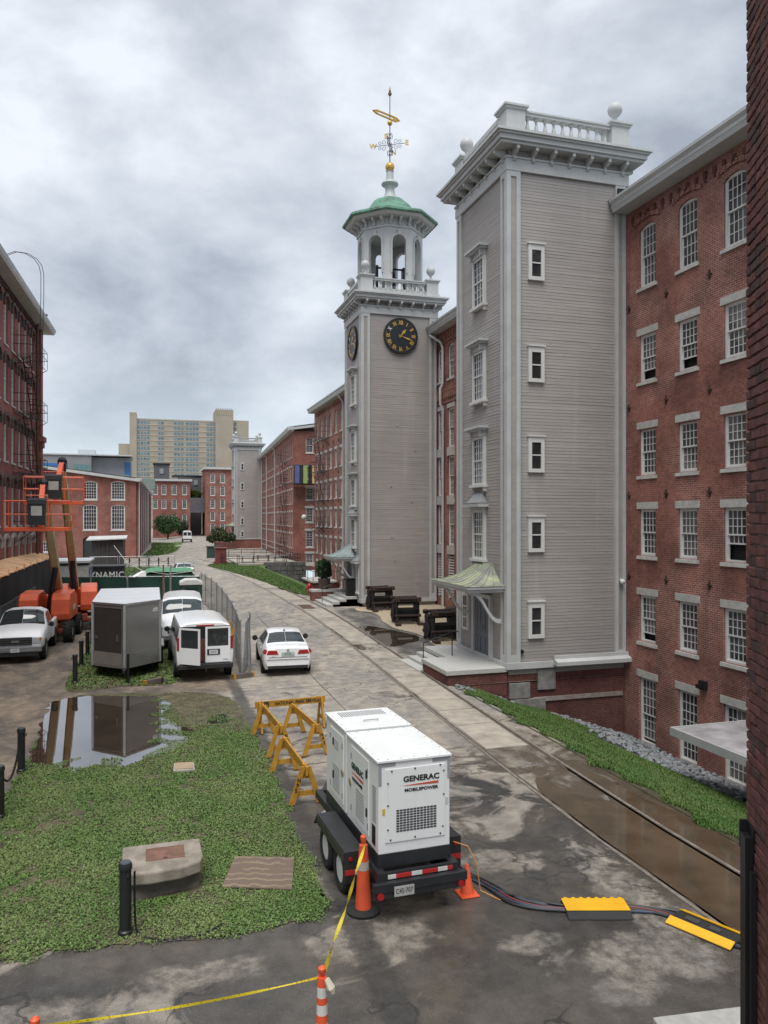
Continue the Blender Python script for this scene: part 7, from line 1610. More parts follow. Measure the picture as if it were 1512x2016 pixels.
# --- pickup
pk = thing('pickup_truck', 'white pickup truck facing the camera at the left edge', 'pickup', (-5.05, 35.75, 0), R(180.5), local=True)
PK = Loft([(-.75, [(.90, .5), (.98, .62), (1.0, 1.0), (.98, 1.22), (.80, 1.70), (.55, 1.82), (0, 1.85)]), (-.55, [(.90, .48), (.98, .62), (1.0, 1.0), (.98, 1.24), (.78, 1.76), (.55, 1.86), (0, 1.89)]), (.25, [(.90, .48), (.98, .62), (1.0, 1.0), (.98, 1.23), (.78, 1.74), (.55, 1.84), (0, 1.87)]),
          (1.0, [(.90, .48), (.98, .62), (1.0, 1.0), (.97, 1.18), (.9, 1.27), (.5, 1.32), (0, 1.34)]), (2.3, [(.90, .5), (.98, .62), (1.0, .95), (.96, 1.08), (.86, 1.18), (.5, 1.22), (0, 1.24)]), (2.62, [(.88, .52), (.95, .62), (.97, .86), (.94, 1.0), (.84, 1.08), (.5, 1.11), (0, 1.12)]), (2.7, [(.84, .56), (.9, .64), (.92, .85), (.9, .97), (.8, 1.02), (.45, 1.04), (0, 1.05)])])
WHITE_PK = M('white_truck_paint', (.93, .94, .95), .35, var=.02)
PK.body().build('cab', WHITE_PK, pk, smooth=38, fix=True)
m = MB()
for s in (-1, 1): PK.patch(m, ((.95, 4.08), (.28, 4.12), (.28, 5.99), (.95, 5.99)), .01, s)
m.build('windscreen', CARGLASS, pk, smooth=60)
for s in (-1, 1):
    m = MB(); PK.patch(m, ((-.6, 3.15), (.75, 3.15), (.3, 3.88), (-.6, 3.88)), .01, s); m.build('side_window', CARGLASS, pk, smooth=60)
    for y in (-1.75, 1.75): arch_disc(pk, s * .995, y, .45, .39); wheel(pk, s * .9, y, .39, .26, GREYRIM)
    m = MB(); m.box(min(s * .62, s * .93), max(s * .62, s * .93), 2.60, 2.73, .78, 1.0); hl_ = m.build('headlight', M('headlight_glass', (.5, .52, .55), .1), pk, bevel=.01); m = MB(); m.box(min(s * .86, s * .945), max(s * .86, s * .945), 2.6, 2.735, .88, 1.0); m.build('indicator', AMBER, hl_)
    m = MB(); m.box(min(s * .86, s * 1.0), max(s * .86, s * 1.0), -2.85, -.8, .5, 1.2); m.build('bed_side', WHITE_PK, pk, bevel=.03)
m = MB(); m.box(-.86, .86, -2.85, -.8, .5, .62); m.build('bed_floor', BLACKPL, pk); m = MB(); m.box(-.86, .86, -2.85, -2.75, .62, 1.2); m.build('tailgate', WHITE_CAR, pk)
m = MB(); m.box(-.6, .6, 2.66, 2.74, .72, 1.02); gr = m.build('grille', BLACKPL, pk, bevel=.01)
for i in range(3): m = MB(); m.box(-.57, .57, 2.74, 2.75, .76 + i * .085, .79 + i * .085); m.build('grille_bar', M('dark_grey_bar', (.06, .06, .065), .4), gr)
text('GMC', .1, CHROME, gr, (0, 2.755, .875), 180, ext=.005, sx=1.3, bold=.004)
m = MB(); m.box(-.96, .96, 2.62, 2.84, .46, .68); bp = m.build('front_bumper', M('dull_chrome', (.3, .3, .31), .35, .6), pk, bevel=.03); m = MB(); m.box(-.8, .8, 2.6, 2.8, .3, .46); m.build('air_dam', BLACKPL, pk)
m = MB(); m.box(-.16, .16, 2.84, 2.852, .47, .61); pl_ = m.build('licence_plate', PLATE, bp); text('1APP·56', .08, INK, pl_, (0, 2.855, .54), 180, ext=.001, sx=.75)
mirrors(pk, 1.0, .8, 1.25, BLACKPL); seams(PK, pk, ((-.66, .5, -.66, 3.0), (.85, .6, .92, 3.0)), ((-.5, 2.8),))

# --- enclosed V-nose cargo trailer
ct_ = thing('cargo_trailer', 'grey enclosed trailer with pointed nose and silver lower band', 'trailer', (-.8, 31.8, 0), 0)
CH = M('charcoal_metal', (.25, .243, .23), .42, .35, var=.08, scale=.8); CHD = M('dark_trailer_door', (.055, .05, .048), .45, .2, var=.1); AL = M('aluminium_trim', (.45, .45, .44), .3, .8, var=.1)
pl = [(-1.97, 29.6), (-.85, 28.45), (.36, 29.7), (.38, 34.8), (-1.97, 34.8)]
zb, zm, zt = .42, .95, 2.62
m = MB(); m.prism(pl, lambda a, b_, k: (a, b_, zm if k == 0 else zt)); m.build('body', CH, ct_)
def grow(pl, d):
    c = np.mean(pl, 0); return [tuple(np.array(p) + (np.array(p) - c) / np.linalg.norm(np.array(p) - c) * d) for p in pl]
m = MB(); m.prism(grow(pl, .012), lambda a, b_, k: (a, b_, zb if k == 0 else zm)); m.build('stone_guard', M('silver_guard', (.42, .41, .40), .32, .7, var=.1), ct_)
m = MB(); m.prism(grow(pl, .03), lambda a, b_, k: (a, b_, zt if k == 0 else zt + .07)); m.build('roof_rail', AL, ct_); m = MB(); m.prism(grow(pl, .02), lambda a, b_, k: (a, b_, zt + .07 if k == 0 else zt + .085)); m.build('roof', M('white_roof_skin', (.66, .68, .70), .35, .1, var=.06, scale=1.5, bump=.1, bscale=4), ct_)
for p in pl: m = MB(); m.box(p[0] - .04, p[0] + .04, p[1] - .04, p[1] + .04, zb, zt + .02); m.build('corner_post', AL, ct_)
A, B_ = Vector((-1.97, 29.6, 0)), Vector((-.85, 28.45, 0)); th = math.degrees(math.atan2(A.y - B_.y, A.x - B_.x)); Ft = Fr(B_.x, B_.y, th)
if (Ft.p(0, 1, 0)[1] - B_.y) > 0: Ft = Fr(A.x, A.y, math.degrees(math.atan2(B_.y - A.y, B_.x - A.x)) )
sgn = 1 if (Ft.p(0, 1, 0)[1] - Ft.p(0, 0, 0)[1]) < 0 else -1; Ln = (A - B_).length
m = MB(); m.fbox(Ft, .1, Ln - .12, sgn * .0, sgn * .025, .5, 2.52); d = m.build('door', CHD, ct_, fix=True); m = MB(); m.fbox(Ft, .1, Ln - .12, sgn * .025, sgn * .03, .5, .95); m.build('kick_plate', M('silver_guard', (.3, .3, .3), .32, .7), d, fix=True)
m = MB()
for a, b_ in ((.07, .1), (Ln - .12, Ln - .09)): m.fbox(Ft, a, b_, 0, sgn * .035, .47, 2.55)
m.fbox(Ft, .1, Ln - .12, 0, sgn * .035, 2.52, 2.55); m.build('door_trim', AL, ct_, fix=True)
m = MB(); m.fbox(Ft, .28, .33, sgn * .025, sgn * .07, 1.35, 1.6); m.fbox(Ft, Ln - .3, Ln - .2, sgn * .025, sgn * .05, 1.4, 1.5); m.build('door_handle', CHROME, d, fix=True)
m = MB(); m.beam((-.85, 28.6, .42), (-.85, 27.9, .42), .1, .1); m.tube([(-.72, 28.1, .02), (-.72, 28.1, 1.0)], .045, 8); m.lathe([(.1, 0), (.1, .02)], (-.72, 28.1, .02), 8); m.build('hitch', IRON, ct_)
C_ = Vector((.36, 29.7, 0)); Fr2 = Fr(B_.x, B_.y, math.degrees(math.atan2(C_.y - B_.y, C_.x - B_.x))); s2 = 1 if (Fr2.p(0, 1, 0)[1] - Fr2.p(0, 0, 0)[1]) < 0 else -1
m = MB(); m.prism([(1.36, 2.35), (1.44, 2.43), (1.5, 2.40), (1.56, 2.45), (1.64, 2.35)], lambda a, b_, k: Fr2.p(a, s2 * (.001 if k == 0 else .006), b_)); m.fbox(Fr2, 1.36, 1.64, s2 * .001, s2 * .006, 2.29, 2.33); m.build('mountain_logo', WHT_T, ct_, fix=True)
for y in (31.6, 32.5):
    for x in (-1.98, .39): m = MB(); m.lathe([(.2, -.09), (.33, -.1), (.34, 0), (.33, .1), (.2, .09)], (x, y, .34), 18, axis='x'); m.build('wheel', RUBBER, ct_, smooth=40)
m = MB(); m.box(-2.12, -1.97, 31.1, 33.0, .72, .78); m.box(.38, .53, 31.1, 33.0, .72, .78); m.build('fender', AL, ct_)

# --- boom lifts
def tread_wheel(parent, x, y, r, w):
    m = MB(); s = 1 if x > 0 else -1
    m.lathe([(r * .55, -w / 2), (r * .92, -w / 2), (r * .97, -w * .4), (r * .97, w * .4), (r * .92, w / 2), (r * .55, w / 2)], (x, y, r), 24, axis='x', caps=False)
    for i in range(18):
        a = 2 * math.pi * i / 18
        for q in (-1, 1):
            c = (x + q * w * .22, y + r * .985 * math.sin(a + q * .09), r + r * .985 * math.cos(a + q * .09)); e = (x + q * w * .5, y + r * .97 * math.sin(a + q * .09 + .12), r + r * .97 * math.cos(a + q * .09 + .12)); m.beam(c, e, .05, .04)
    wo = m.build('wheel', RUBBER, parent, smooth=35); m = MB(); m.lathe([(r * .56, s * w * .4), (r * .5, s * w * .2), (r * .2, s * w * .22), (.02, s * w * .3)], (x, y, r), 18, axis='x'); m.build('rim', M('cream_rim', (.55, .52, .45), .5), wo, smooth=40)
def boom_lift(label, loc, rz, base, head, bask, bk_rz, col=ORANGE):
    t = thing('boom_lift', label, 'boom lift', (*loc, 0), rz, 'boom lifts', local=True)
    for x in (-1.05, 1.05):
        for y in (-1.3, 1.3): tread_wheel(t, x, y, .5, .4)
    m = MB(); m.box(-.62, .62, -1.6, 1.6, .5, .85); m.box(-.95, .95, -1.45, -1.15, .42, .62); m.box(-.95, .95, 1.15, 1.45, .42, .62); m.build('chassis', M('lift_chassis_red', (.28, .05, .03), .5, var=.2, dirt=.4), t, bevel=.03)
    m = MB(); m.lathe([(.62, .85), (.62, 1.0)], (0, 0, 0), 20); m.build('turntable', IRON, t)
    for s in (-1, 1):
        prof_ = [(-1.35, 1.0), (-1.42, 1.3), (-1.3, 1.95), (-1.0, 2.22), (.3, 2.28), (.95, 2.0), (1.2, 1.35), (1.2, 1.0)]
        xa, xb = (.28, 1.1); m = MB(); m.prism(prof_, lambda a, b_, k: (s * (xa if k == 0 else xb) , a, b_)); m.build('hood', col, t, smooth=None, bevel=.06, fix=True)
        m = MB(); m.box(min(s * 1.1, s * 1.115), max(s * 1.1, s * 1.115), -.4, .3, 1.35, 1.6); m.build('decal', M('pale_decal', (.5, .46, .4), .5), t)
    m = MB(); m.prism([(.9, 1.05), (1.7, 1.05), (1.75, 1.5), (1.55, 1.95), (.9, 2.0)], lambda a, b_, k: (-1.0 if k == 0 else 1.0, a, b_)); m.build('counterweight', col, t, bevel=.1, fix=True)
    lo = Vector((*loc, 0)); ro = Matrix.Rotation(-rz, 3, 'Z'); b0, b1, bk0 = [ro @ (Vector(q) - lo) for q in (base, head, bask)]
    d = (b1 - b0); Ld = d.length; dv = Vector((d.x, d.y, 0)).normalized(); sdv = Vector((dv.y, -dv.x, 0)); d.normalize()
    for i, (f0, f1, w, h) in enumerate(((0, .62, .30, .38), (.5, .86, .25, .31), (.8, 1.0, .2, .25))):
        m = MB(); m.beam(b0 + d * Ld * f0, b0 + d * Ld * f1, w, h); m.build('boom_section', CREAM, t, bevel=.01)
    m = MB(); m.tube([b0 + d * .2 + sdv * .19 + Vector((0, 0, .05)), b0 + d * Ld * .9 + sdv * .16], .035, 6); m.tube([b0 + d * .4 + sdv * .22, b0 + d * Ld * .85 + sdv * .19 - Vector((0, 0, .08))], .025, 6); m.build('hose_track', M('cream_track', (.42, .36, .22), .5), t)
    m = MB(); m.tube([Vector((0, 0, 1.1)) + dv * .5, b0 + d * 2.6 - Vector((0, 0, .22))], .13, 8); m.build('lift_cylinder', IRON, t)
    # head, jib and platform
    m = MB(); m.beam(b1 - d * .1, b1 + d * .35, .3, .42); m.sphere(b1 + d * .3, .22, 8); m.build('boom_head', IRON, t)
    j1 = bk0 + Vector((0, 0, .5)) - dv * .35
    m = MB(); m.beam(b1 + d * .25, j1, .2, .28); m.beam(j1, j1 - Vector((0, 0, .6)), .18, .18); m.build('jib', col, t, bevel=.01)
    c_, s_ = math.cos(bk_rz), math.sin(bk_rz)
    def W_(x, y, z): return (bk0.x + c_ * x - s_ * y, bk0.y + s_ * x + c_ * y, bk0.z + z)
    hx, hy = 1.2, .42
    m = MB(); m.hexa([W_(-hx, -hy, -.12), W_(hx, -hy, -.12), W_(hx, hy, -.12), W_(-hx, hy, -.12)], [W_(-hx, -hy, .03), W_(hx, -hy, .03), W_(hx, hy, .03), W_(-hx, hy, .03)]); bo = m.build('platform', col, t, bevel=.01)
    m = MB(); cor = [(-hx, -hy), (hx, -hy), (hx, hy), (-hx, hy)]
    for z in (.55, 1.08): m.tube([W_(x, y, z) for x, y in cor + cor[:1]], .025, 6)
    for x, y in cor + [(-.42, -hy), (.42, -hy), (-.42, hy), (.42, hy)]: m.tube([W_(x, y, 0), W_(x, y, 1.08)], .022, 6)
    m.tube([W_(-.42, -hy, 1.08), W_(-.4, -hy, 1.3), W_(.4, -hy, 1.3), W_(.42, -hy, 1.08)], .02, 6); m.build('guard_rail', col, bo)
    m = MB(); m.hexa([W_(-.34, -hy - .12, .95), W_(.34, -hy - .12, .95), W_(.34, -hy + .12, .95), W_(-.34, -hy + .12, .95)], [W_(-.36, -hy - .1, 1.12), W_(.36, -hy - .1, 1.12), W_(.36, -hy + .16, 1.2), W_(-.36, -hy + .16, 1.2)]); m.hexa([W_(-.3, -hy - .1, .12), W_(.3, -hy - .1, .12), W_(.3, -hy + .08, .12), W_(-.3, -hy + .08, .12)], [W_(-.32, -hy - .1, .95), W_(.32, -hy - .1, .95), W_(.32, -hy + .1, .95), W_(-.32, -hy + .1, .95)]); m.build('control_box', BLACKPL, bo)
    m = MB(); m.hexa([W_(-.2, -hy - .115, .5), W_(.2, -hy - .115, .5), W_(.2, -hy - .1, .5), W_(-.2, -hy - .1, .5)], [W_(-.2, -hy - .115, .88), W_(.2, -hy - .115, .88), W_(.2, -hy - .1, .88), W_(-.2, -hy - .1, .88)]); m.build('manual_case', M('manual_case_grey', (.42, .40, .37), .5), bo)
    return t
boom_lift('orange boom lift in front, cream boom with lower platform toward the left', (-4.55, 39.6), R(-3), (-4.2, 41.0, 1.75), (-4.34, 35.8, 6.95), (-4.27, 33.7, 5.3), 0.02)
boom_lift('orange boom lift behind the other, its platform raised higher', (-3.75, 43.3), R(4), (-3.8, 44.6, 1.8), (-3.88, 38.8, 8.1), (-4.02, 36.75, 6.42), -.03)
# ------------------------------------------------------------------ yard: looms, planting, fences
def TZ(x, y): return float(tz(x, y))
LOOMB = M('loom_iron', (.015, .012, .012), .75, .2, var=.35, scale=6, bump=.2)
def loom(label, x, y, rz):
    t = thing('loom', label, 'loom', (x, y, TZ(x, y)), rz, 'rusty looms', local=True)
    for s in (-1, 1):
        m = MB(); xx = s * .55
        m.prism([(-.75, 0), (-.55, 0), (-.5, .12), (.4, .12), (.5, 0), (.7, 0), (.55, .35), (.5, .75), (.55, 1.05), (.45, 1.2), (-.45, 1.2), (-.55, 1.0), (-.5, .6), (-.6, .3)], lambda a, b_, k: (xx - .035 if k == 0 else xx + .035, a, b_)); m.build('side_frame', LOOMB, t, fix=True)
        m = MB(); m.lathe([(.33, -.03), (.36, 0), (.33, .03)], (s * .66, .12, .5), 18, axis='x'); m.lathe([(.08, -.06), (.08, .06)], (s * .66, .12, .5), 10, axis='x'); m.build('gear_wheel', LOOMB, t)
        m = MB(); m.box(xx - .1, xx + .1, -.7, -.5, 1.18, 1.38); m.box(xx - .1, xx + .1, .4, .58, 1.18, 1.36); m.build('bearing_block', RUST, t)
    for z, y_, r_ in ((1.28, -.42, .09), (1.28, .45, .08), (1.12, .0, .12), (.45, -.5, .07), (.4, .5, .07)):
        m = MB(); m.tube([(-.68, y_, z), (.68, y_, z)], r_, 10); m.build('roller', M('rust_brown_roller', (.03, .019, .017), .75, .2, var=.35, scale=6), t, smooth=40)
    for z, y_ in ((.2, -.45), (.75, -.5), (.95, .45), (.2, .4), (.6, 0)): m = MB(); m.box(-.55, .55, y_ - .05, y_ + .05, z, z + .12); m.build('crossbar', LOOMB, t)
    m = MB(); m.box(-.5, .5, -.12, .2, .35, .72); m.build('cloth_beam_box', M('loom_black', (.014, .015, .018), .6), t)
    m = MB(); m.box(-.7, -.45, -1.0, -.6, .0, .12); m.box(.45, .75, -.95, -.6, 0, .12); m.build('foot', RUST, t)
loom('rusty loom nearest the clock tower corner', 12.55, 42.2, R(4)); loom('rusty loom in the middle of the three', 12.5, 37.4, R(-5)); loom('rusty loom nearest the close tower porch', 12.65, 32.8, R(3))
hy = thing('fire_hydrant', 'small red fire hydrant beside the grass and the tower steps', 'hydrant', (10.46, 52.1, .48))
HR = M('hydrant_red', (.42, .025, .03), .4, var=.1)
m = MB(); m.lathe([(.17, .48), (.17, .53), (.12, .55), (.12, 1.0), (.16, 1.02), (.16, 1.07), (.12, 1.16), (.05, 1.22), (.04, 1.28)], (10.46, 52.1, 0), 12); m.build('barrel', HR, hy, smooth=40)
for s in (-1, 1): m = MB(); m.lathe([(.06, 0), (.07, s * .12)], (10.46 + s * .1, 52.1, .9), 8, axis='x'); m.build('outlet', HR, hy)
m = MB(); m.lathe([(.08, 0), (.09, -.14)], (10.46, 52.0, .85), 8, axis='y'); m.build('outlet', HR, hy)
def leaf_cloud(name, c, rad, n, size, mat, parent=None, hollow=.55):
    u = RNG.normal(size=(n, 3)); u /= np.linalg.norm(u, axis=1)[:, None]; r = RNG.uniform(hollow, 1.0, n) ** .6
    lump = 1 + .16 * np.sin(u[:, 0] * 5 + c[0]) * np.sin(u[:, 2] * 6 + c[1]) + .1 * np.sin(u[:, 1] * 9)
    P = u * (r * lump)[:, None] * np.array(rad) + np.array(c)
    a = RNG.normal(size=(n, 3)); a /= np.linalg.norm(a, axis=1)[:, None]; b = np.cross(a, RNG.normal(size=(n, 3))); b /= np.linalg.norm(b, axis=1)[:, None]; s = (size * RNG.uniform(.6, 1.3, n))[:, None]
    off = np.array(ORG[parent]) if parent is not None else np.zeros(3)
    V = np.stack([P - a * s * .5, P + b * s * .35, P + a * s * .5, P - b * s * .35], 1).reshape(-1, 3) - off
    me = bpy.data.meshes.new(name); me.vertices.add(4 * n); me.vertices.foreach_set('co', V.astype(np.float32).ravel()); me.loops.add(4 * n); me.loops.foreach_set('vertex_index', np.arange(4 * n, dtype=np.int32)); me.polygons.add(n); me.polygons.foreach_set('loop_start', np.arange(0, 4 * n, 4, dtype=np.int32)); me.update(calc_edges=True); me.materials.append(mat)
    o = bpy.data.objects.new(name, me); COL.objects.link(o); o.parent = parent; return o
TOP_G = grass_mat('evergreen_leaves', (.018, .040, .018), (.030, .058, .024), (.05, .085, .035)); TREE_G = grass_mat('tree_leaves', (.035, .075, .022), (.05, .10, .03), (.08, .14, .045)); SHR_G = grass_mat('shrub_leaves', (.035, .06, .02), (.06, .07, .03), (.20, .10, .07))
pt = thing('potted_topiary', 'round clipped evergreen in a brown urn on the steps pier', 'potted plant', (10.6, 48.05, 1.19))
m = MB(); m.lathe([(.24, 1.19), (.26, 1.24), (.36, 1.45), (.40, 1.78), (.42, 1.84), (.38, 1.87), (.2, 1.84)], (10.6, 48.05, 0), 16); m.build('urn', M('brown_urn', (.075, .05, .045), .6, var=.2), pt, smooth=40)
m = MB(); m.tube([(10.6, 48.05, 1.95), (10.6, 48.05, 2.7)], .05, 6); m.build('trunk', M('bark', (.06, .045, .035), .9), pt); leaf_cloud('crown', (10.6, 48.05, 2.42), (.47, .47, .62), 4200, .1, TOP_G, pt, .7)
tb_ = thing('litter_bin', 'black litter bin beside the clock tower door', 'litter bin', (11.45, 44.75, 1.05)); m = MB(); m.box(11.2, 11.7, 44.5, 45.0, 1.05, 2.05); m.build('body', IRON, tb_, bevel=.03); m = MB(); m.box(11.28, 11.62, 44.49, 44.51, 1.75, 1.9); m.build('slot', DARK, tb_); m = MB(); m.box(11.17, 11.73, 44.47, 45.03, 2.05, 2.1); m.build('lid', IRON, tb_)
# grass mound and sunken strip past the clock tower
MOUND_S = M('mound_soil', (.075, .125, .035), .95, var=.35, scale=2)
m = MB(); gy2 = list(np.linspace(49.7, 84, 20)); prof_ = [(11.1, .49), (11.6, .42), (12.4, .0), (13.2, -.7), (14.2, -1.2), (16.6, -1.35)]
m.grid([[(x + (.35 * math.sin(y * .12) if x < 12 else 0), y, z) for y in gy2] for x, z in prof_][::-1]); o = m.build('grass_slope', MOUND_S, smooth=60); setp(o, kind='structure')
md = smooth_loop([(10.1, 51.4), (9.75, 53.5), (9.35, 57), (8.6, 66), (7.4, 77), (6.3, 87.5), (6.8, 90.5), (9.4, 91), (12.2, 86), (12.3, 84.5), (11.5, 80), (11.5, 66), (11.5, 55), (11.0, 50.2)], 5, .04)
sheet('lawn_mound', md, .03, MOUND_S)
n = 110000; px = RNG.uniform(6.2, 14.0, n); py = RNG.uniform(50, 91, n); ins = inside(px, py, md); sl = (px > 11.2) & (py < 84); zz_ = np.where(sl, np.interp(px, [p[0] for p in prof_], [p[1] for p in prof_]), tz(px, py) + .04); kp = ins | sl
o = leaf_mesh('mound_grass', np.stack([px[kp], py[kp], zz_[kp]], 1), .035, .03, BANK_G, 1.2, 3.0); setp(o, 'mown grass on the slope beside the street puddle', 'grass', kind='stuff')
# stone retaining wall, patio, railing and tables
rwall = thing('stone_wall', 'rough grey stone retaining wall below the patio', 'wall', (13.8, 84.3, -1.4)); STB = M('rough_wall_stone', (.13, .125, .12), .9, var=.45, scale=1.5, bump=.6, bscale=6)
z = -1.5
while z < .75:
    h_ = random.uniform(.38, .55); x = 11.9
    while x < 16.4:
        w_ = random.uniform(.6, 1.3); m = MB(); m.box(x, min(16.5, x + w_ - .03), 83.9 + random.uniform(-.06, .06), 84.6, z, z + h_ - .03); m.build('stone', STB, rwall, bevel=.03); x += w_
    z += h_
m = MB(); m.box(9.2, 16.15, 84.65, 100, .45, .72); o = m.build('patio', M('patio_gravel', (.36, .33, .28), .9, var=.2)); setp(o, kind='structure')
rl = thing('patio_railing', 'black iron railing round the raised patio', 'railing', (12.5, 92, .72)); m = MB(); cs = [(7.6, 92.5), (7.9, 86.2), (9.3, 85.0), (16.0, 84.9), (16.0, 99.5), (8.5, 99.8)]
for z in (.2, .65, 1.05): MB().tube([(x, y, z + .62) for x, y in cs], .03, 5).build('rail', IRON, rl)
for (x0, y0), (x1, y1) in zip(cs[:-1], cs[1:]):
    L_ = math.hypot(x1 - x0, y1 - y0)
    for i in range(int(L_ / 1.6) + 1): q = i * 1.6 / L_; x, y = x0 + (x1 - x0) * q, y0 + (y1 - y0) * q; MB().tube([(x, y, .4), (x, y, 1.7)], .035, 5).build('post', IRON, rl)
for i, (x, y) in enumerate(((10.6, 88), (12.6, 90), (14.4, 88.6))):
    t = thing('picnic_table', ('white-topped picnic table nearest the street', 'white-topped picnic table in the middle of the patio', 'white-topped picnic table nearest the mill wing')[i], 'table', (x, y, .72), group='patio tables')
    m = MB(); m.box(x - .9, x + .9, y - .4, y + .4, 1.44, 1.5); m.build('table_top', TRIM_W, t)
    for s in (-1, 1): m = MB(); m.box(x - .9, x + .9, y + s * .75 - .14, y + s * .75 + .14, 1.14, 1.18); m.build('bench', IRON, t); m = MB(); m.beam((x + s * .6, y - .75, .72), (x + s * .6, y + .2, 1.44), .06, .06); m.beam((x + s * .6, y + .75, .72), (x + s * .6, y - .2, 1.44), .06, .06); m.build('leg', IRON, t)
kb = thing('brick_kiosk', 'small dark red square pillar by the patio corner', 'pillar', (7.75, 89.8, .46)); KR = M('kiosk_red', (.17, .045, .04), .6, var=.15); m = MB(); m.box(7.0, 8.5, 89.2, 90.6, .4, .75); m.build('plinth', KR, kb); m = MB(); m.box(7.15, 8.35, 89.3, 90.5, .75, 2.2); m.build('body', KR, kb); m = MB(); m.box(7.0, 8.5, 89.2, 90.6, 2.2, 2.35); m.build('cap', KR, kb, bevel=.05)
ub2 = thing('utility_box', 'dark green utility box behind the red pillar', 'utility box', (8.1, 104, .48)); m = MB(); m.box(7.2, 8.9, 103.4, 104.8, .4, 1.9); m.build('body', M('utility_green', (.03, .06, .05), .6), ub2, bevel=.03); m = MB(); m.box(7.1, 9.0, 103.3, 104.9, 1.9, 2.0); m.build('lid', M('utility_green', (.03, .06, .05), .6), ub2)
tw_ = thing('brick_terrace', 'low brick terrace with iron rail beside the mill basement', 'terrace', (15.4, 72, -1.3)); m = MB(); m.box(14.2, 16.5, 69, 74, -1.4, -.2); m.build('wall', BRICK_DK, tw_); m = MB(); m.box(14.1, 16.5, 68.9, 74.1, -.2, -.05); m.build('coping', STONE, tw_); m = MB(); m.tube([(14.2, 74, .85), (14.2, 69, .85), (16.5, 69, .85)], .03, 5)
for x, y in ((14.2, 74), (14.2, 71.5), (14.2, 69), (15.3, 69), (16.4, 69)): m.tube([(x, y, -.1), (x, y, .85)], .03, 5)
m.build('railing', IRON, tw_)
# far lawn, bushes, trees
fl_ = smooth_loop([(-.9, 118), (2.0, 125), (3.9, 134), (5.6, 152), (6.8, 178), (4.0, 181), (.7, 181), (.3, 150)], 5, .05); sheet('far_lawn', fl_, .03, MOUND_S); sheet('far_path', [(.1, 157), (6.2, 156.5), (6.4, 160), (.2, 160.5)], .05, M('far_path_concrete', (.4, .38, .34), .9))
nl_ = smooth_loop([(-5.5, 68), (2.4, 67), (2.6, 78), (1.6, 91), (-2.5, 92.5), (-6, 90)], 5, .05); sheet('middle_lawn', nl_, .03, MOUND_S)
for poly, n, sz, lb in ((fl_, 16000, .2, 'far lawn beside the low mill'), (nl_, 30000, .12, 'grass between the site trailer and the shed')):
    a = np.array(poly); px = RNG.uniform(a[:, 0].min(), a[:, 0].max(), n); py = RNG.uniform(a[:, 1].min(), a[:, 1].max(), n); kp = inside(px, py, poly); o = leaf_mesh('lawn_grass', np.stack([px[kp], py[kp], np.full(kp.sum(), .04)], 1), sz, .06, BANK_G, 1.2, 1.5); setp(o, lb, 'grass', kind='stuff')
def tree(label, x, y, h, r, n, size, mat, z0=0, name='tree', cat='tree'):
    t = thing(name, label, cat, (x, y, z0)); m = MB(); m.tube([(x, y, z0), (x + .1, y, z0 + h * .3), (x, y, z0 + h * .6)], [h * .035, h * .025, h * .012], 7)
    for k in range(6): a = k * 1.05; m.tube([(x, y, z0 + h * (.25 + .04 * k)), (x + r * .6 * math.cos(a), y + r * .6 * math.sin(a), z0 + h * (.5 + .05 * k))], [h * .015, h * .004], 5)
    m.build('trunk', M('bark', (.06, .045, .035), .9), t)
    c0 = bpy.data.objects.new('x', None)
    parts = []
    for k in range(7): a = k * .9; q = .5 if k else 0; leaf_cloud('crown', (x + q * r * math.cos(a), y + q * r * math.sin(a), z0 + h * (.58 + .16 * math.sin(k * 2.1))), (r * .62, r * .62, h * .28), n // 7, size, mat, t, .3)
    bpy.data.objects.remove(c0); return t
tree('bushy green tree at the corner of the end building', 4.6, 214, 6.8, 3.4, 5200, .42, TREE_G)
tree('small dark tree beside the far van', 8.6, 222, 5.2, 2.0, 2200, .4, TOP_G)
for i, (x, y, h, r) in enumerate(((11.9, 139.5, 2.6, 1.5), (13.0, 135.2, 2.2, 1.4), (12.4, 146, 3.2, 1.6), (10.9, 143, 1.6, 1.1))): tree(('leafy shrub with pinkish heads left of the far tower door', 'leafy shrub with pinkish heads at the corner of the far tower', 'tallest flowering shrub by the far tower', 'smallest flowering shrub by the far tower')[i], x, y, h, r, 1600, .3, SHR_G, 1.0, 'shrub', 'shrub')
m = MB(); m.box(10.6, 14.0, 132.5, 136, .4, 1.6); o = m.build('planter_wall', BRICK_DK); setp(o, 'low brick planter at the foot of the far tower', 'planter')
m = MB(); m.box(11.2, 15.3, 252, 253, 9, 17); o = m.build('ivy_wall', TIMB); setp(o, 'timber wall behind the passage bridge', 'wall'); leaf_cloud('climbing_ivy', (13.2, 243.6, 13.2), (2.0, .3, 1.1), 1500, .5, LAWN_G, o)
# ------------------------------------------------------------------ covered walkway on the left
wk = thing('covered_walkway', 'new timber walkway roof with black debris netting at the left', 'walkway', (-7.0, 48, 0)); PLY = M('fresh_plank', (.80, .50, .28), .8, var=.2, scale=1.6)
y = 33.0; q = 0
while y < 57.8:
    w_ = random.uniform(.26, .3); m = MB(); e = random.uniform(-.05, .05); j = random.uniform(0, .03)
    m.hexa([(-6.42 + e, y, 3.0 + j), (-6.42 + e, y + w_ - .012, 3.0 + j), (-7.75, y + w_ - .012, 3.38 + j), (-7.75, y, 3.38 + j)][::-1], [(-6.42 + e, y, 3.035 + j), (-6.42 + e, y + w_ - .012, 3.035 + j), (-7.75, y + w_ - .012, 3.415 + j), (-7.75, y, 3.415 + j)][::-1]); m.build('plank', PLY, wk); y += w_
NET = M('black_netting', (.012, .014, .014), .8, var=.3, scale=2)
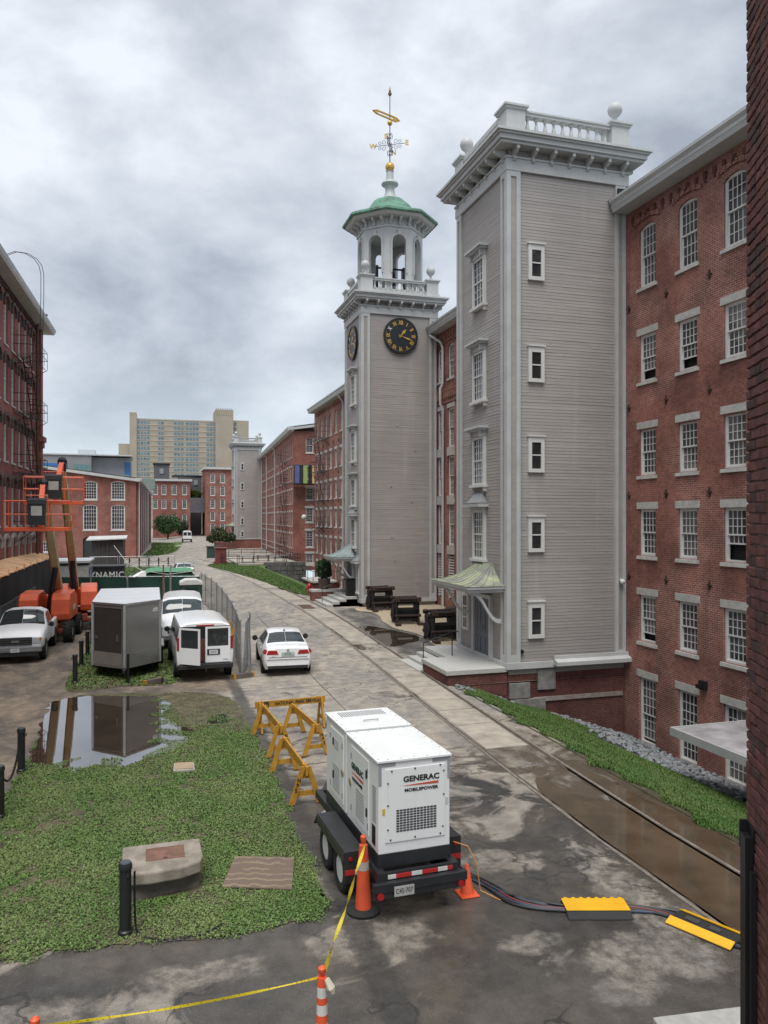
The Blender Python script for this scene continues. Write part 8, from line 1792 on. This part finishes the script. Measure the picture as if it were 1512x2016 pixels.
m = MB(); m.grid([[(-6.45 + .05 * math.sin(yy * 1.9) * (3 - z) * .4, yy, z) for z in (0.02, 1, 2, 2.98)] for yy in np.arange(33, 58, .5)]); m.build('netting', NET, wk, smooth=60)
for yy in np.arange(33.2, 58, 2.4): m = MB(); m.box(-6.6, -6.5, yy - .05, yy + .05, 0, 3.0); m.build('post', PLY, wk); m = MB(); m.box(-6.47, -6.42, yy, yy + .04, 2.95, 3.25); m.build('stake', PLY, wk)
# ------------------------------------------------------------------ temporary fence panels
WIRE = M('fence_wire', (.22, .23, .23), .45, .6, var=.1)
def fence_panel(name_label, a, b_, h=1.9, screen=None, mesh_=True, group=None, lean=0, mat=STEEL, z=None, feet=True):
    a3, b3 = Vector((*a, TZ(*a) if z is None else z)), Vector((*b_, TZ(*b_) if z is None else z)); d = (b3 - a3); L_ = d.length; ang = math.atan2(d.y, d.x)
    t = thing('fence_panel', name_label, 'fence', tuple(a3), ang, group, local=True)
    def W_(x, zz): return (x, lean * zz / h, zz)
    m = MB(); m.tube([W_(.03, .08), W_(.03, h - .03), W_(L_ - .03, h - .03), W_(L_ - .03, .08), W_(.03, .08)], .022, 6); m.tube([W_(.03, h * .55), W_(L_ - .03, h * .55)], .014, 5); m.build('frame', mat, t)
    for x in (.03, L_ - .03): m = MB(); m.tube([W_(x, 0), W_(x, h + .05)], .028, 6); m.build('post', mat, t)
    if feet:
        for x in (.03, L_ - .03): m = MB(); m.box(x - .04, x + .04, -.35, .35, 0, .03); m.build('foot', mat, t)
    if mesh_:
        m = MB(); s_ = .15; n_ = int((L_ + h) / s_)
        for i in range(n_):
            x0 = i * s_ - h
            for sg in (1, -1):
                xa, za, xb, zb_ = x0, 0.1, x0 + h - .15, h - .05
                if sg < 0: xa, xb = x0 + h - .15, x0
                pts = []
                for k in range(2): pass
                # clip to the panel
                def clip(xa, za, xb, zb_):
                    ts = [0, 1]
                    for lim in (0.03, L_ - .03):
                        if (xa - lim) * (xb - lim) < 0: ts.append((lim - xa) / (xb - xa))
                    ts.sort(); best = None
                    for u, v in zip(ts[:-1], ts[1:]):
                        mid = xa + (xb - xa) * (u + v) / 2
                        if .03 <= mid <= L_ - .03 and v - u > .02: best = (u, v)
                    return best
                c = clip(xa, za, xb, zb_)
                if c:
                    p = W_(xa + (xb - xa) * c[0], za + (zb_ - za) * c[0]); r_ = W_(xa + (xb - xa) * c[1], za + (zb_ - za) * c[1]); m.tube([p, r_], .0026, 3, caps=False)
        m.build('wire_mesh', WIRE, t, kind='stuff')
    if screen is not None:
        m = MB(); m.grid([[(x, -.035 + .025 * math.sin(x * 3 + zz * 2) + lean * zz / h, zz) for zz in np.linspace(.1, h - .06, 6)] for x in np.linspace(.05, L_ - .05, 12)]); m.build('screen', screen, t, smooth=60)
    return t
GSCR = M('dark_green_screen', (.012, .05, .038), .75, var=.25, scale=1.5)
names = ['first', 'second', 'third', 'fourth']
xs_ = np.linspace(-6.2, 3.3, 5); ys2 = [56.6, 56.0, 55.4, 54.8, 54.3]
for i in range(4): fence_panel(names[i] + ' green-screened fence panel from the walkway', (xs_[i], ys2[i]), (xs_[i + 1], ys2[i + 1]), 1.75, GSCR, False, 'green screened panels', z=0)
pts = [(3.15, 28.3), (3.35, 31.6), (3.52, 35.0), (3.62, 38.4), (3.68, 41.8), (3.68, 45.2), (3.62, 48.6), (3.5, 52.0), (3.36, 54.3)]
nn = ['first', 'second', 'third', 'fourth', 'fifth', 'sixth', 'seventh', 'eighth']
for i in range(8): fence_panel(nn[i] + ' chain-link panel along the street, counted from the sedan', pts[i], pts[i + 1], 1.95, None, True, 'chain-link panels along the street', z=0)
fence_panel('leaning fence panel stacked at the near end by the sedan', (3.2, 28.0), (3.62, 30.3), 1.95, None, True, None, lean=-.12, z=0); fence_panel('upright fence panel at the near end, closest to the sedan', (3.42, 27.9), (3.72, 30.0), 2.05, None, True, None, lean=.06, z=0)
for i in range(3): fence_panel(('near', 'middle', 'far')[i] + ' black mesh fence panel beside the covered walkway', (-6.15, 36.5 + i * 3.5), (-6.1, 39.9 + i * 3.5), 1.9, None, True, 'mesh panels by the walkway', mat=M('dull_grey_pipe', (.12, .12, .125), .5, .4), z=0)
for i in range(3): fence_panel(('left', 'middle', 'right')[i] + ' silver mesh panel before the brown shed', (-5.6 + i * 2.7, 80), (-3.0 + i * 2.7, 80), 1.95, None, True, 'mesh panels before the shed', z=0)
tf = thing('timber_block', 'timber block with yellow ends under the near fence end', 'timber block', (3.2, 27.8, 0), R(20)  , local=True); m = MB(); m.box(-.33, .33, -.09, .09, 0, .17); m.build('block', M('wet_timber', (.12, .10, .085), .8, var=.3), tf)
for s in (-1, 1): m = MB(); m.box(min(s * .33, s * .40), max(s * .33, s * .40), -.09, .09, 0, .17); m.build('yellow_end', YW, tf)
tf = thing('timber_block', 'timber block with yellow end lying in the grass by the trailer nose', 'timber block', (.12, 27.75, 0), R(35), local=True); m = MB(); m.box(-.3, .25, -.09, .09, 0, .16); m.build('block', M('wet_timber', (.12, .10, .085), .8, var=.3), tf); m = MB(); m.box(-.38, -.3, -.09, .09, 0, .16); m.build('yellow_end', YW, tf)
# folded yellow barricades stacked behind the fence
for i, (x, y) in enumerate(((2.98, 30.6), (3.05, 32.4))):
    t = thing('folded_barricade', ('folded yellow barricade leaning on the fence, nearer the sedan', 'folded yellow barricade leaning on the fence, beside the van')[i], 'barricade', (x, y, 0), R(4), local=True)
    for k in range(3): m = MB(); m.hexa([(-.12 + k * .02, -.7, .1 + k * .42), (-.09 + k * .02, -.7, .1 + k * .42), (-.09 + k * .02, .8, .1 + k * .42), (-.12 + k * .02, .8, .1 + k * .42)], [(-.03 + k * .02, -.7, .44 + k * .42), (.0 + k * .02, -.7, .44 + k * .42), (.0 + k * .02, .8, .44 + k * .42), (-.03 + k * .02, .8, .44 + k * .42)]); m.build('board', YW, t)
    for yy in (-.55, .65): m = MB(); m.beam((-.16, yy, 0), (.06, yy, 1.5), .05, .09); m.build('leg', YW, t)
# ------------------------------------------------------------------ site cabins
pt_ = thing('portable_toilet', 'dark green portable toilet with white roof behind the parked vans', 'portable toilet', (2.2, 44.5, 0)); PG = M('toilet_green', (.02, .055, .045), .6, var=.1)
m = MB(); m.box(1.62, 2.78, 43.9, 45.1, .1, 2.0); m.build('cabin', PG, pt_, bevel=.03); m = MB(); m.prism([(1.56, 2.0), (2.84, 2.0), (2.8, 2.16), (2.5, 2.3), (1.9, 2.3), (1.6, 2.16)], lambda a, b_, k: (a, 43.84 if k == 0 else 45.16, b_)); m.build('roof', TRIM_W, pt_, bevel=.03, fix=True); m = MB(); m.box(1.75, 2.65, 43.88, 43.9, .2, 1.95); d = m.build('door', M('toilet_door_green', (.025, .07, .055), .55), pt_)
for i in range(3): m = MB(); m.box(1.85, 2.55, 43.87, 43.88, 1.72 + i * .06, 1.75 + i * .06); m.build('vent', IRON, d)
m = MB(); m.box(1.6, 2.8, 43.88, 45.12, 0, .1); m.build('skid', IRON, pt_)
dc = thing('dumpster', 'black container with DYNAMIC in white letters', 'container', (-3.6, 68, 0)); m = MB(); m.box(-6.2, -2.05, 67.4, 70, .1, 1.62); m.build('box', M('container_black', (.018, .02, .022), .5), dc); m = MB(); m.box(-6.3, -1.95, 67.3, 70.1, 1.62, 1.75); m.build('rim', IRON, dc); text('DYNAMIC', .72, M('white_lettering', (.65, .65, .62), .6, var=0), dc, (-3.62, 67.38, 1.0), 0, ext=.01, spacing=1.12, sx=.9, bold=.01)
for i in range(5): m = MB(); m.box(-6.1 + i * 1.0, -6.02 + i * 1.0, 67.33, 67.4, .1, .6); m.build('rib', IRON, dc)
stl = thing('site_cabin', 'white site cabin with flat roof behind the boom lifts', 'cabin', (-5.6, 61.5, 0)); m = MB(); m.box(-8.8, -4.3, 60, 64.5, .3, 2.45); m.build('wall', M('cabin_white', (.52, .52, .49), .6, dirt=.2), stl); m = MB(); m.box(-8.95, -4.15, 59.85, 64.65, 2.45, 2.6); m.build('roof', M('cabin_roof', (.6, .61, .62), .5), stl); m = MB(); m.box(-8.81, -4.29, 59.99, 64.51, 2.25, 2.44); m.build('dark_band', M('cabin_band', (.04, .06, .06), .6), stl)
for y in (61, 63): m = MB(); m.box(-4.29, -4.26, y, y + .8, .9, 2.0); m.build('window', M('blue_poster', (.08, .2, .4), .5), stl)
gd = thing('green_container', 'open container under a green tarpaulin behind the green fence', 'container', (1.6, 61.5, 0)); m = MB(); m.box(-.2, 3.1, 59.5, 64.5, .1, 1.55); m.build('box', M('container_green', (.02, .07, .045), .6), gd); m = MB(); TG = M('green_tarp', (.08, .26, .14), .7, var=.15); m.grid([[(-.3 + 3.5 * i / 8, 59.4 + 5.2 * j / 6, 1.62 + .1 * min(1, 3 * math.sin(math.pi * i / 8)) + .03 * math.sin(j * 2 + i)) for j in range(7)] for i in range(9)]); m.build('tarpaulin', TG, gd, smooth=60)
for i in range(9): m = MB(); m.box(-.15 + i * .4, .0 + i * .4, 59.44, 59.5, .2, 1.5); m.build('rib', M('container_green', (.02, .07, .045), .6), gd)
def copy_tree(o, parent=None):
    c = o.copy(); COL.objects.link(c); c.parent = parent
    for ch in list(o.children): copy_tree(ch, c)
    return c
for lb, x, y, rz in (('white car roof showing above the green container', 3.0, 76, 4), ('white car partly hidden behind the green fence', -.3, 65.5, 90)): c = copy_tree(car); c.location = (x, y, 0); c.rotation_euler = (0, 0, R(rz)); c['label'] = lb
# shed-side bollards with chain
for i, x in enumerate((-2.3, -1.2, -.1, 1.0, 2.1)):
    t = thing('bollard', ('leftmost', 'second', 'middle', 'fourth', 'rightmost')[i] + ' of the five small bollards before the far lawn', 'bollard', (x, 95.5, 0), 0, 'far chain bollards', local=True); link(bol_me, 'post', t, (0, 0, 0)); link(cap_me, 'cap', t, (0, 0, 0))
    if i < 4: o = MB().tube(chain_pts((x, 95.5, .85), (x + 1.1, 95.5, .85), .35, 8), .02, 4).build('chain', IRON); setp(o, ('leftmost', 'second', 'third', 'rightmost')[i] + ' sagging chain between the five far bollards', 'chain', 'far bollard chains')
# overhead rope from the fence to the lifts
o = MB().tube([(-2.6, 62, 3.6), (-1.6, 60, 2.4), (-.5, 57, 2.0), (1.2, 55.5, 1.8), (3.2, 54.5, 2.1)], .03, 5).build('slack_rope', M('white_rope', (.5, .5, .48), .7)); setp(o, 'slack pale rope slung over the green fence', 'rope')
# two standing pipes beside the toilet
for i, (x, c) in enumerate(((.75, (.24, .13, .09)), (1.15, (.32, .31, .29)))): o = MB().tube([(x, 46.5, 0), (x, 46.5, 3.0)], .05, 6).build('pole', M('pole_%d' % i, c, .6)); setp(o, ('rust-brown pole left of the portable toilet', 'grey pole between the rusty pole and the portable toilet')[i], 'pole')
